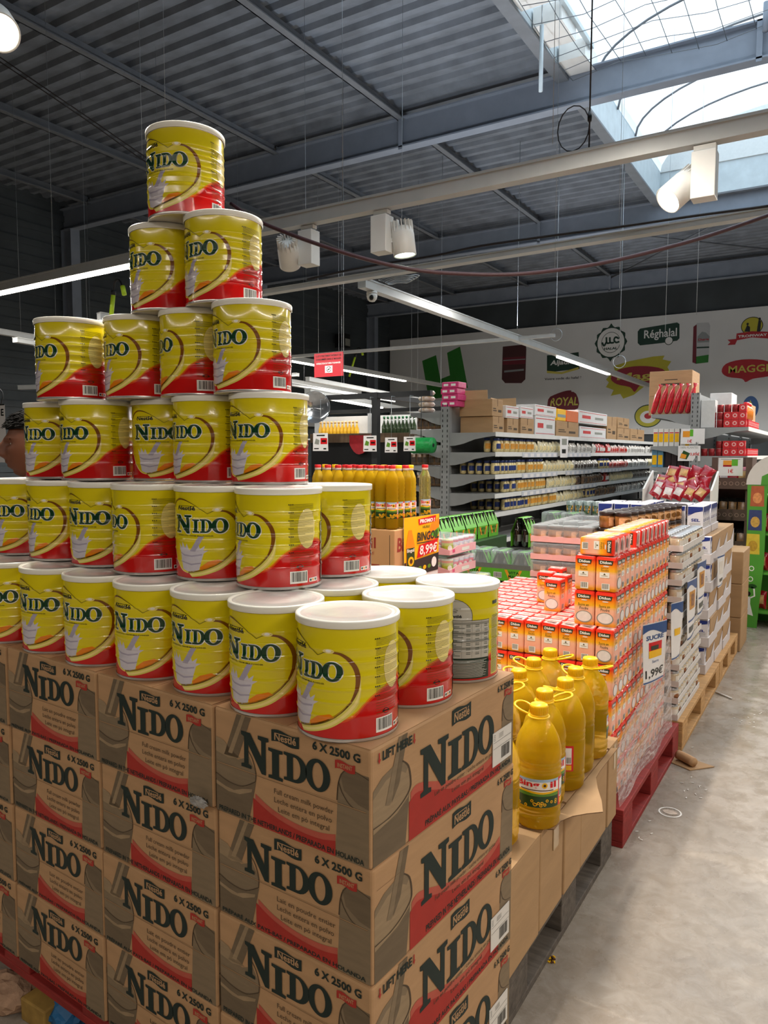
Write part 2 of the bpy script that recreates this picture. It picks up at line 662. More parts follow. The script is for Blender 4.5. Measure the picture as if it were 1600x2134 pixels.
# roof light: curb, translucent vault, end lunette
def vault_mat():
    m = bpy.data.materials.new('translucent_sheet'); m.use_nodes = True
    nt = m.node_tree; N, L = nt.nodes, nt.links
    N.remove(N['Principled BSDF'])
    out = N['Material Output']
    t = N.new('ShaderNodeBsdfTranslucent'); t.inputs[0].default_value = (0.90, 0.95, 0.97, 1)
    tp = N.new('ShaderNodeBsdfTransparent'); tp.inputs[0].default_value = (0.93, 0.97, 1, 1)
    d = N.new('ShaderNodeBsdfDiffuse'); d.inputs[0].default_value = (0.8, 0.85, 0.88, 1)
    tc = N.new('ShaderNodeTexCoord'); nz = N.new('ShaderNodeTexNoise'); nz.inputs['Scale'].default_value = 2.0
    mr = N.new('ShaderNodeMapRange'); mr.inputs[3].default_value = 0.04; mr.inputs[4].default_value = 0.12
    L.new(tc.outputs['Object'], nz.inputs['Vector']); L.new(nz.outputs['Fac'], mr.inputs[0])
    a = N.new('ShaderNodeMixShader'); b = N.new('ShaderNodeMixShader')
    L.new(mr.outputs[0], a.inputs[0]); L.new(t.outputs[0], a.inputs[1]); L.new(tp.outputs[0], a.inputs[2])
    b.inputs[0].default_value = 0.15
    L.new(a.outputs[0], b.inputs[1]); L.new(d.outputs[0], b.inputs[2]); L.new(b.outputs[0], out.inputs[0])
    return m


M_VAULT = vault_mat()
mb = MB()
for (x0, y0, x1, y1) in ((SX0 - 0.05, SY0, SX0, SY1), (SX1, SY0, SX1 + 0.05, SY1), (SX0 - 0.05, SY0 - 0.05, SX1 + 0.05, SY0), (SX0 - 0.05, SY1, SX1 + 0.05, SY1 + 0.05)):
    mb.box(x0, y0, 6.08, x1, y1, 6.62, M_CURB)
mb.box(SX0 - 0.13, SY0, 6.05, SX0 + 0.02, SY1, 6.08, M_PURLIN)
mb.box(SX0 - 0.13, SY1 - 0.0, 6.05, SX1 + 0.13, SY1 + 0.12, 6.08, M_PURLIN)
struct('window_1_curb', mb)
mb = MB()
NV, MVY = 20, int((SY1 - SY0) / 0.065)
pts = []
for j in range(MVY + 1):
    y = SY0 + (SY1 - SY0) * j / MVY
    dr = 0.030 * sin(j * pi / 2.5)
    for i in range(NV + 1):
        t = pi * i / NV
        pts.append(((SX0 + SX1) / 2 - ((SX1 - SX0) / 2 + 0.0) * cos(t), y, 6.6 + (0.85 + dr) * sin(t)))
mb.add(pts, [(j * (NV + 1) + i, j * (NV + 1) + i + 1, (j + 1) * (NV + 1) + i + 1, (j + 1) * (NV + 1) + i) for j in range(MVY) for i in range(NV)], M_VAULT)
o = mb.build('window_1'); o['kind'] = 'structure'
M_LUN = mat('lunette_sheet', '#c9cfd0', 0.6, var=0.03)
mb = MB()
arc = [((SX0 + SX1) / 2 - (SX1 - SX0) / 2 * cos(pi * i / 20), 6.6 + 0.84 * sin(pi * i / 20)) for i in range(21)]
for y in (SY0, SY1):
    mb.slab(arc[::-1], M_LUN, (0, y, 0), (1, 0, 0), (0, 0, 1), 0.03)
struct('window_1_end', mb)
mb = MB()                                                            # vault ribs
for y in (3.9, 5.2, 6.6, 8.0, 10.6, 11.7, 12.8, 13.8):
    mb.tube([((SX0 + SX1) / 2 - (SX1 - SX0) / 2 * 0.995 * cos(pi * i / 20), y, 6.58 + 0.81 * sin(pi * i / 20)) for i in range(21)], 0.016, M_PURLIN, 6)
struct('window_1_rib', mb)

# wire safety net under the near bay of the roof light
M_NET = mat('net_wire', '#6d747a', 0.5, 0.3, var=0)
mb = MB()
nx, ny = 15, 16
for i in range(nx + 1):
    x = SX0 + 0.1 + (SX1 - SX0 - 0.2) * i / nx
    mb.tube([(x, 3.95 + (9.3 - 3.95) * j / 8, 6.02 + 0.05 * cos(j * 1.3 + i)) for j in range(9)], 0.0045, M_NET, 4)
for j in range(ny + 1):
    y = 3.95 + (9.3 - 3.95) * j / ny
    mb.tube([(SX0 + 0.1 + (SX1 - SX0 - 0.2) * i / 8, y, 6.02 + 0.05 * cos(j * .65 + i * 1.9)) for i in range(9)], 0.0045, M_NET, 4)
tag(mb.build('safety_net'), 'wire safety net stretched under the nearer bay of the roof light', 'net')
mb = MB()
mb.bar((SX0 + 0.05, 7.2, 6.2), (SX1, 7.2, 6.2), 0.05, 0.06, M_CURB)
tag(mb.build('opener_bar'), 'pale steel bar crossing the roof light above the net', 'bar')
mb = MB()
for k in range(5):
    y = 5.6 + k * 0.85
    mb.box(SX0 + 0.02, y, 6.1, SX0 + 0.34, y + 0.5, 6.3, M_WHITE)
mb.bar((SX0 + 0.36, 5.3, 6.27), (SX0 + 0.36, 9.2, 6.27), 0.05, 0.05, M_CURB)
tag(mb.build('vent_mechanism'), 'grey and white opening mechanism on the left edge of the roof light', 'vent')
p = onz(1127, 52, 5.9); q = ony(1126, 190, p.y)
mb = MB(); mb.tube([p, (p.x, p.y, q.z)], 0.022, M_CURB, 10)
mb.tube([(p.x, p.y, p.z), (p.x, p.y, 6.1)], 0.006, M_WIRE, 6)
tag(mb.build('conduit_tube'), 'pale tube hanging down beside the left edge of the roof light', 'tube')
p = onz(1580, 0, 5.95)
mb = MB(); mb.tube([(p.x, 9.25, 6.25), (p.x, 9.25, 5.95)], 0.03, M_STEEL, 10)
tag(mb.build('conduit_tube'), 'short grey tube hanging over the first rafter at the roof light', 'tube')

# ------------------------------------------------------------------ milk powder tins
M_YEL = mat('tin_yellow', '#dcca12', 0.2, var=0.02, scale=8, coat=0.5)
M_RED = mat('tin_red', '#c5100c', 0.2, var=0.03, scale=8, coat=0.5)
M_ORA = mat('tin_orange', '#e8820c', 0.22, var=0.02, coat=0.4)
M_ORA2 = mat('tin_deep_orange', '#d9480b', 0.22, var=0.02, coat=0.4)
M_CREAM = mat('tin_cream', '#f0dd8a', 0.22, var=0.02, coat=0.4)
M_BROWN = mat('tin_brown', '#7a4708', 0.22, var=0.05, coat=0.4)
M_BROWN2 = mat('tin_gold', '#a98412', 0.22, var=0.05, coat=0.4)
M_GREEN = mat('tin_green', '#0d3a20', 0.22, var=0.02, coat=0.4)
M_LILAC = mat('tin_milk', '#cfc9d2', 0.22, var=0.05, scale=60, coat=0.4)
M_LILAC2 = mat('tin_milk_shade', '#a9a2b4', 0.22, var=0.05, scale=60, coat=0.4)
M_PWHITE = mat('print_white', '#f1efe9', 0.25, var=0.01)
M_PALE = mat('tin_pale', '#dccf62', 0.22, var=0.02, coat=0.4)
M_INK = mat('ink', '#15160f', 0.3, var=0.0)
M_TXT = mat('ink_olive', '#4d4410', 0.3, var=0.0)
M_PANEL = mat('tin_panel', '#bcb8ae', 0.25, var=0.03, coat=0.4)
M_PANELD = mat('tin_panel_dark', '#8b8980', 0.25, var=0.03, coat=0.4)
M_PGREEN = mat('tin_panel_green', '#1c2f22', 0.25, var=0.03, coat=0.4)
M_TINBASE = mat('tin_rim', '#cfcac6', 0.25, 0.7, var=0.02)
M_LID = mat('lid_plastic', '#e9e7dd', 0.28, var=0.02, scale=6, coat=0.2)
M_LIDIN = mat('lid_film', '#d3cfc8', 0.2, var=0.06, scale=9, bump=0.25, bscale=14, coat=0.4)

CR, CH = 0.0897, 0.206            # tin radius, stacking pitch
BV0, BV1 = 0.006, 0.192           # printed body from .. to
SEG = 96
# body profile with six rolled beads
BEADS = (0.20, 0.333, 0.447, 0.57, 0.695, 0.81)


def body_r(z):
    r = CR - 0.0008
    for b in BEADS:
        d = abs(z - (BV0 + b * (BV1 - BV0)))
        if d < 0.0042:
            r += 0.0013 * (0.5 + 0.5 * cos(pi * d / 0.0042))
    return r


ZS = [0.006]
for b in BEADS:
    zc = BV0 + b * (BV1 - BV0)
    ZS += [zc - 0.0042, zc - 0.0021, zc, zc + 0.0021, zc + 0.0042]
ZS.append(0.192)


class Label:
    """printed layers in (degrees from the heart's notch, height 0..1), wrapped round the beaded body"""
    def __init__(s):
        s.parts = []

    def put(s, sh, m, layer):
        s.parts.append((sh, m, layer))

    def wrap(s, mb):
        H = BV1 - BV0
        for m in {p[1] for p in s.parts}:
            bm = bmesh.new()
            for sh, mm, layer in s.parts:
                if mm is not m:
                    continue
                vs = [bm.verts.new((radians(u), BV0 + v * H, layer * 0.01)) for u, v in sh[0]]
                for f in sh[1]:
                    try:
                        bm.faces.new([vs[i] for i in f])
                    except ValueError:
                        pass
            us = [v.co.x for v in bm.verts]
            st = 2 * pi / SEG
            for k in range(math.ceil(min(us) / st), math.floor(max(us) / st) + 1):
                bmesh.ops.bisect_plane(bm, geom=bm.verts[:] + bm.edges[:] + bm.faces[:], plane_co=(k * st, 0, 0), plane_no=(1, 0, 0), dist=1e-6)
            for z in ZS:
                bmesh.ops.bisect_plane(bm, geom=bm.verts[:] + bm.edges[:] + bm.faces[:], plane_co=(0, z, 0), plane_no=(0, 1, 0), dist=1e-7)
            bm.verts.index_update()
            out = []
            for v in bm.verts:
                a, z, l = v.co
                k = math.floor(a / st + 1e-6)                  # stay on the body's own facets
                f = a / st - k
                r = body_r(z) + 0.00018 + 0.00016 * (l / 0.01)
                p0 = Vector((cos(k * st), sin(k * st))); p1 = Vector((cos((k + 1) * st), sin((k + 1) * st)))
                q = p0.lerp(p1, f) * r
                out.append((q.x, q.y, z))
            mb.add(out, [[v.index for v in f.verts] for f in bm.faces], m, True)
            bm.free()


def tin_mesh():
    mb = MB()
    prof = [(CR - 0.006, 0.0), (CR, 0.0), (CR + 0.0004, 0.003), (CR, 0.006)]
    mb.lathe(prof, M_TINBASE, SEG, cap1=False)
    mb.lathe([(body_r(z), z) for z in ZS], M_YEL, SEG, cap0=False, cap1=False)
    L = Label()
    # red wave with orange crest, going right round
    T = [(-180, .22), (-160, .20), (-143, .24), (-128, .33), (-112, .42), (-95, .46), (-80, .42), (-66, .30), (-52, .17), (-38, .085), (-20, .08), (0, .10), (20, .14), (39, .19),
         (54, .31), (65, .37), (80, .43), (95, .47), (108, .485), (122, .46), (138, .40), (155, .31), (180, .22)]
    T = smooth_pts(T, 3)
    L.put(band(T, [(u, 0) for u, v in T]), M_RED, 0)
    L.put(band([(u, v + .016) for u, v in T], [(u, v - .004) for u, v in T]), M_ORA2, 1)
    L.put(band([(u, v + .032) for u, v in T], [(u, v + .014) for u, v in T]), M_ORA, 1)
    # heart
    right = [(0, .755), (8, .785), (18, .80), (28, .785), (38, .73), (45, .65), (47.5, .555), (45, .44), (38, .335), (27, .24), (12, .155), (-5, .10), (-20, .07), (-30, .06)]
    left = [(-30, .06), (-42, .09), (-55, .19), (-66, .34), (-72, .5), (-73, .65), (-70, .78), (-62, .88), (-50, .925), (-38, .92), (-25, .88), (-12, .82), (0, .755)]
    R_, L_ = smooth_pts(right, 4), smooth_pts(left, 4)
    # cream glow outside the lower right edge and round the tip
    def offs(pts, du, dv):
        return [(u + du * k, v + dv * k) for (u, v), k in zip(pts, [min(1, 4 * i / len(pts)) for i in range(len(pts))])]
    lower = smooth_pts(right[6:], 4)
    L.put(band(lower, offs(lower, 5.5, -.045)), M_PALE, 2)
    L.put(band(offs(lower, 1.8, -.014), offs(lower, 4.0, -.032)), M_CREAM, 3)
    ll = smooth_pts(left[:6], 4)
    L.put(band([(u - 2.2, v - .004) for u, v in ll], ll), M_CREAM, 3)
    L.put(poly(R_ + L_[1:-1]), M_YEL, 4)
    rim = smooth_pts(right[2:10], 5)
    n = len(rim)
    def inset(pts, w0):
        return [(u - w0 * sin(pi * min(1, (i + 2) / (n * .8))) ** .7 * .95 if i < n * .8 else u - w0 * .35, v - .012 if i < 3 else v) for i, (u, v) in enumerate(pts)]
    L.put(band([(u - 5.4 * max(.12, sin(pi * (i + 1.5) / (n + 2))), v - .02 * (1 - i / n)) for i, (u, v) in enumerate(rim)][::-1], rim[::-1]), M_BROWN, 5)
    rim2 = smooth_pts(right[8:], 5)
    L.put(band([(u - 1.2, v + .018) for u, v in rim2][::-1], rim2[::-1]), M_BROWN2, 5)
    L.put(stroke([(u - .3, v + .004) for u, v in smooth_pts(right[7:], 4)], .006), M_TXT, 6)
    L.put(stroke([(u, v) for u, v in smooth_pts(right[:3], 4)], .005), M_TXT, 6)
    L.put(stroke(smooth_pts(left[-5:], 4), .006), M_TXT, 6)
    lobe = smooth_pts(left[5:12], 5); k = len(lobe)
    L.put(band([(u, v) for u, v in lobe], [(u + 2.2 * max(.1, sin(pi * i / k)), v - .018 * sin(pi * i / k)) for i, (u, v) in enumerate(lobe)]), M_BROWN, 5)
    L.put(ell(13, .80, 6.5, .022), M_CREAM, 6)
    L.put(ell(13, .803, 3.2, .014), M_PWHITE, 7)
    # glass, splash and the stream of milk
    L.put(poly([(-10, .085), (-12, .13), (0, .20), (14, .225), (20, .2), (6, .14)]), M_ORA, 5)
    L.put(poly([(-46, .30), (-49, .40), (-43, .345), (-42, .42), (-36, .35), (-33, .40), (-29, .335), (-24, .33), (-18, .335), (-14, .40), (-11, .345), (-4, .385),
                (-6, .33), (1, .33), (-6, .295), (-13, .10), (-22, .075), (-32, .075), (-41, .10)]), M_LILAC, 5)
    L.put(poly([(-13, .49), (-5, .49), (-18, .315), (-27, .315)]), M_LILAC2, 6)
    L.put(poly([(-46, .30), (-38, .275), (-24, .268), (-8, .29), (-8.5, .272), (-24, .25), (-38, .258), (-45, .282)]), M_LILAC2, 6)
    L.put(poly([(-43.5, .2), (-25, .17), (-9.5, .19), (-10, .175), (-25, .152), (-43, .182)]), M_LILAC2, 6)
    # brand lettering: white shadow, then green
    for ch, a, b, c, d in (('N', -57, .53, -23.5, .735), ('I', -22, .535, -11.5, .69), ('D', -10.5, .535, 6.5, .693), ('O', 5.5, .535, 28.5, .70)):
        for dx, dy in ((.8, -.010), (-.8, -.006), (.8, .006), (1.2, -.004)):
            L.put(letter(ch, a + dx, b + dy, c + dx, d + dy), M_PWHITE, 6.6)
        L.put(letter(ch, a, b, c, d), M_GREEN, 8)
    L.put(textbox('Nestlé', -50, .79, -17, .842, .03), M_INK, 7)
    L.put(rect(-50, .838, -21, .843), M_INK, 7)
    L.put(textbox('INSTANT FULL CREAM MILK POWDER', -52, .49, 8, .505, .012, res=1), M_INK, 7)
    # small print column, oval, barcode, emblem
    L.put(ell(92, .63, 15, .22), M_CREAM, 2)
    for i in range(46):
        v = .895 - i * .0125
        if i % 7 == 6:
            continue
        L.put(rect(66, v, 66 + (38 if i % 7 != 5 else 22), v + .0032), M_TXT, 3)
        if i % 7 == 0:
            for q in range(3):
                L.put(ell(65.2 + 2.6 * q, v + .002, .8, .007, 8), M_INK, 4)
    for i in range(9):
        L.put(rect(66, .30 - i * .012, 100, .304 - i * .012), M_RED if i % 2 else M_BROWN, 3)
    L.put(rect(66, .03, 92, .165), M_PWHITE, 3)
    rnd = random.Random(3)
    x = 68.0
    while x < 90:
        wd = rnd.choice((.5, .8, 1.2)); L.put(rect(x, .05, x + wd, .155), M_INK, 4); x += wd + rnd.choice((.5, .7, 1.0))
    L.put(ell(80, .215, 4.2, .026, 18), M_INK, 3); L.put(ell(80, .215, 3.2, .019, 18), M_RED, 4); L.put(rect(74.5, .211, 85.5, .221), M_INK, 5)
    L.put(rect(95, .03, 112, .075), M_PWHITE, 3)
    L.put(ell(98, .052, 1.8, .014, 12), M_INK, 4); L.put(rect(101, .04, 104, .065), M_ORA, 4); L.put(rect(106, .04, 110, .065), M_TXT, 4)
    # back: oval with the nest mark, nutrition table, dark text block, multilingual strip
    L.put(poly(ell_pts(160, .735, 29, .2, 40)), M_INK, 3)
    L.put(poly(ell_pts(160, .735, 28.2, .195, 40)), M_PANEL, 4)
    L.put(rect(124, .02, 216, .69), M_INK, 5)
    L.put(rect(124.6, .255, 215.4, .685), M_PANEL, 6)
    L.put(rect(124.6, .022, 215.4, .25), M_PGREEN, 6)
    for v in (.64, .52, .44, .355):
        L.put(rect(124.6, v, 215.4, v + .028), M_PANELD, 7)
    for i in range(22):
        v = .65 - i * .0175
        L.put(rect(127, v, 127 + 30 + (i * 7) % 22, v + .006), M_PGREEN, 8)
        if i % 3:
            for u in (180, 193, 207):
                L.put(rect(u, v, u + 6, v + .006), M_PGREEN, 8)
    for u in (174, 188, 202):
        L.put(rect(u, .26, u + .4, .68), M_PANELD, 8)
    for i in range(15):
        L.put(rect(127, .225 - i * .0135, 212 - (i * 5) % 9, .231 - i * .0135), M_PANEL, 7)
    L.put(textbox('Nestlé', 152, .72, 174, .752, .03), M_INK, 8)
    for (a, b, c, d) in ((155, .80, 7, .015), (163, .805, 6, .014), (159, .782, 9, .012), (150, .825, 5, .008), (168, .825, 5, .008)):
        L.put(poly(ell_pts(a, b, c, d, 14), [ell_pts(a, b, c * .7, d * .6, 14)]), M_PANELD, 8)
    L.put(textbox('Good Food, Good Life', 146, .90, 176, .912, res=1), M_INK, 8)
    L.put(rect(224, .845, 238, .885), M_PGREEN, 3)
    L.put(rect(222, .03, 240, .72), M_PALE, 2)
    for i in range(54):
        L.put(rect(223, .71 - i * .0125, 239, .716 - i * .0125), M_TXT, 3)
    L.wrap(mb)
    # seamed top of the metal body (under the lid)
    mb.lathe([(CR - 0.001, 0.192), (CR, 0.193), (CR, 0.2), (CR - 0.004, 0.2)], M_TINBASE, SEG, cap0=False)
    return mb.mesh('tin_body')


def lid_mesh():
    mb = MB()
    mb.lathe([(CR + 0.0012, 0.1925), (CR + 0.0026, 0.194), (CR + 0.0028, 0.2035), (CR + 0.0018, 0.2055), (CR - 0.001, 0.2058), (CR - 0.0035, 0.2052),
              (CR - 0.0055, 0.2035)], M_LID, SEG, cap0=False, cap1=False)
    mb.lathe([(CR - 0.0055, 0.2035), (CR - 0.008, 0.2030), (CR - 0.011, 0.2042), (CR - 0.013, 0.2030), (CR - 0.05, 0.2030), (0.0, 0.2030)], M_LIDIN, SEG, cap0=False, cap1=False)
    return mb.mesh('lid')


ME_TIN, ME_LID = tin_mesh(), lid_mesh()
Z0 = 0.9684
# name: tier, x, y, apparent angle of the heart's notch right of the line of sight, label
TINS = [
    (1, -0.740, 1.077, -34, 'yellow milk powder tin at the front right corner of the carton stack'),
    (1, -0.9245, 1.103, -24, 'yellow milk powder tin second from the corner on the front edge of the cartons'),
    (1, -1.108, 1.128, -21, 'yellow milk powder tin third from the corner on the front edge of the cartons'),
    (1, -1.293, 1.134, -19, 'yellow milk powder tin fourth from the corner on the front edge of the cartons'),
    (1, -1.479, 1.140, -33, 'yellow milk powder tin fifth from the corner on the front edge of the cartons'),
    (1, -1.666, 1.153, -30, 'yellow milk powder tin sixth from the corner on the front edge of the cartons'),
    (1, -1.853, 1.150, -24, 'yellow milk powder tin at the far left end of the bottom row'),
    (1, -0.734, 1.281, -42, 'yellow milk powder tin directly behind the corner tin on the aisle side'),
    (1, -0.719, 1.473, 192, 'yellow milk powder tin turned to its grey nutrition table on the carton edge'),
    (1, -0.925, 1.300, -30, 'milk powder tin in the second row of which mostly the lid shows'),
    (1, -0.912, 1.492, -30, 'milk powder tin of which only the lid shows behind the others'),
    (2, -1.023, 1.231, -52, 'milk powder tin at the right end of the second tier, small print facing out'),
    (2, -1.210, 1.237, -12, 'milk powder tin in the second tier with its whole brand name showing'),
    (2, -1.396, 1.216, -65, 'milk powder tin in the second tier with barcode facing out, third from the right'),
    (2, -1.582, 1.236, -25, 'milk powder tin in the second tier, fourth from the right'),
    (2, -1.769, 1.246, -45, 'milk powder tin in the second tier, second from the left edge'),
    (2, -1.957, 1.258, -32, 'milk powder tin at the left edge of the second tier'),
    (2, -1.018, 1.420, -50, 'milk powder tin half hidden behind the right end tin of the second tier'),
    (3, -1.150, 1.353, -28, 'milk powder tin at the right end of the third tier'),
    (3, -1.3375, 1.353, -42, 'milk powder tin in the third tier, second from the right'),
    (3, -1.529, 1.390, -6, 'milk powder tin in the middle of the third tier with the brand name facing out'),
    (3, -1.694, 1.296, -42, 'milk powder tin in the third tier, second from the left'),
    (3, -1.883, 1.318, -36, 'milk powder tin at the left end of the third tier beside the man'),
    (4, -1.190, 1.343, -36, 'milk powder tin at the right end of the fourth tier'),
    (4, -1.3775, 1.353, -68, 'milk powder tin in the fourth tier, second from the right, small print facing out'),
    (4, -1.5655, 1.339, -47, 'milk powder tin in the fourth tier, third from the right'),
    (4, -1.748, 1.268, -52, 'milk powder tin at the left end of the fourth tier'),
    (5, -1.279, 1.346, -37, 'milk powder tin on the right of the pair in the fifth tier'),
    (5, -1.467, 1.344, -38, 'milk powder tin on the left of the pair in the fifth tier'),
    (6, -1.379, 1.327, -26, 'milk powder tin alone at the very top of the stack'),
]
for i, (t, x, y, ang, lab) in enumerate(TINS):
    view = atan2(-y, -x)                                             # direction from the tin to the camera
    rz = view + radians(ang)                                         # +angles turn the print to the right as seen
    th = thing('milk_powder_tin', lab, 'tin', (x, y, Z0 + (t - 1) * CH), rz, 'stacked milk powder tins')
    put('tin_body', ME_TIN, th)
    put('lid', ME_LID, th)

# ------------------------------------------------------------------ printed cartons
M_CARD = mat('corrugated_card', '#b08a63', 0.75, var=0.07, scale=7, bump=0.06, bscale=25, stretch=(1, 1, 6))
M_CARD2 = mat('plain_card', '#a98760', 0.75, var=0.07, scale=5, bump=0.06, bscale=20, stretch=(1, 1, 5))
M_CARDE = mat('card_edge', '#6d4f36', 0.85, var=0.15, scale=90)
M_CINK = mat('carton_ink', '#14241f', 0.7, var=0.03)
M_CINK2 = mat('carton_ink_brown', '#4a3a28', 0.7, var=0.03)
M_CRED = mat('carton_red', '#a3291f', 0.7, var=0.05)
M_CRED2 = mat('carton_red_light', '#b25241', 0.7, var=0.05)
M_CGREY = mat('carton_grey', '#7e6c54', 0.75, var=0.10, scale=14, stretch=(1, 1, 6))
M_CGREY2 = mat('carton_grey_dark', '#6a5a45', 0.75, var=0.10, scale=14, stretch=(1, 1, 6))
M_CGREY3 = mat('carton_grey_light', '#937d60', 0.75, var=0.10, scale=14, stretch=(1, 1, 6))
M_STICK = mat('sticker_paper', '#d8d4cd', 0.5, var=0.02)
CW, CL, CHT = 0.375, 0.540, 0.2059


def flagshape(x0, y0, x1, y1, wv=.012):
    top = [(x0 + (x1 - x0) * t / 8, y1 + wv * sin(2 * pi * t / 8)) for t in range(9)]
    bot = [(x0 + (x1 - x0) * t / 8, y0 + wv * sin(2 * pi * t / 8)) for t in range(9)]
    return band(top, bot)


def front_print(mb, o, ex, ey, lines, origin):
    """short face; everything in fractions of the face"""
    F = lambda sh, m, l: mb.flat(sh, m, o, ex, ey, 0.0004 + 0.00025 * l)
    # poured glass on the left
    F(poly([(.01, .61), (.10, .60), (.17, .56), (.25, .62), (.30, .48), (.243, .012), (.01, .012)]), M_CGREY, 0)
    F(poly([(.01, .72), (.07, .70), (.11, .64), (.19, .58), (.10, .55), (.01, .58)]), M_CGREY3, 1)
    F(poly([(.165, .985), (.265, .985), (.17, .575), (.07, .57)]), M_CGREY2, 1)
    F(poly([(.20, .985), (.225, .985), (.13, .60), (.10, .60)]), M_CGREY3, 2)
    F(poly([(.01, .355), (.12, .315), (.22, .325), (.295, .40), (.243, .012), (.01, .012)]), M_CGREY2, 1)
    F(poly([(.01, .30), (.08, .27), (.14, .26), (.2, .3), (.27, .33), (.265, .30), (.18, .24), (.1, .23), (.01, .265)]), M_CGREY3, 2)
    F(stroke(smooth_pts([(.01, .37), (.10, .325), (.20, .325), (.293, .41)], 4), .008), M_CINK2, 3)
    F(stroke(smooth_pts([(.22, .72), (.27, .62), (.295, .5), (.293, .41)], 4), .006), M_CINK2, 3)
    # tin of the neighbouring picture on the right
    F(poly([(.80, .012), (.815, .62), (.83, .73), (.86, .775), (.99, .775), (.99, .012)]), M_CGREY, 0)
    F(poly([(.83, .72), (.86, .775), (.99, .77), (.99, .5), (.93, .52), (.85, .6)]), M_CGREY2, 1)
    F(stroke(smooth_pts([(.81, .5), (.818, .64), (.84, .74), (.88, .79), (.93, .78), (.99, .75)], 4), .007), M_CINK2, 2)
    F(stroke(smooth_pts([(.82, .66), (.84, .58), (.88, .50), (.92, .47)], 4), .006), M_CINK2, 2)
    # red wave
    t1 = smooth_pts([(.29, .30), (.40, .215), (.55, .165), (.70, .165), (.80, .20)], 4)
    F(band(t1, [(x, .012) for x, y in t1]), M_CRED2, 1)
    t2 = smooth_pts([(.275, .255), (.40, .165), (.55, .115), (.70, .11), (.80, .145)], 4)
    F(band(t2, [(max(x, .243), .012) for x, y in t2]), M_CRED, 2)
    # brand, flags and words
    F(letter('N', .197, .515, .385, .845), M_CINK, 4)
    F(letter('I', .383, .495, .478, .768), M_CINK, 4)
    F(letter('D', .485, .525, .632, .775), M_CINK, 4)
    F(letter('O', .622, .528, .772, .788), M_CINK, 4)
    F(flagshape(.405, .835, .583, .938), M_CINK, 4)
    F(textbox('Nestlé', .425, .852, .565, .918, .02), M_CARD, 5)
    F(rect(.425, .912, .53, .919), M_CARD, 5)
    F(textbox('6 X 2500 G', .665, .868, .945, .945, .035), M_CINK, 4)
    F(flagshape(.80, .768, .915, .838, .010), M_CRED, 4)
    F(textbox('INSTANT', .815, .785, .90, .822, .02), M_CARD, 5)
    for i, s in enumerate(lines):
        x0, x1 = ((.42, .79), (.42, .78), (.445, .765))[i]
        y = .352 - i * .078
        F(textbox(s, x0, y, x1, y + .062), M_CINK2, 4)
    F(textbox(origin, .03, .026, .965, .074, .02), M_CINK, 4)
    # tape seam of the front flap
    F(rect(.02, .470, .975, .4745), M_CARDE, 3)
    F(rect(.02, .4745, .975, .480), M_CARD2, 3)


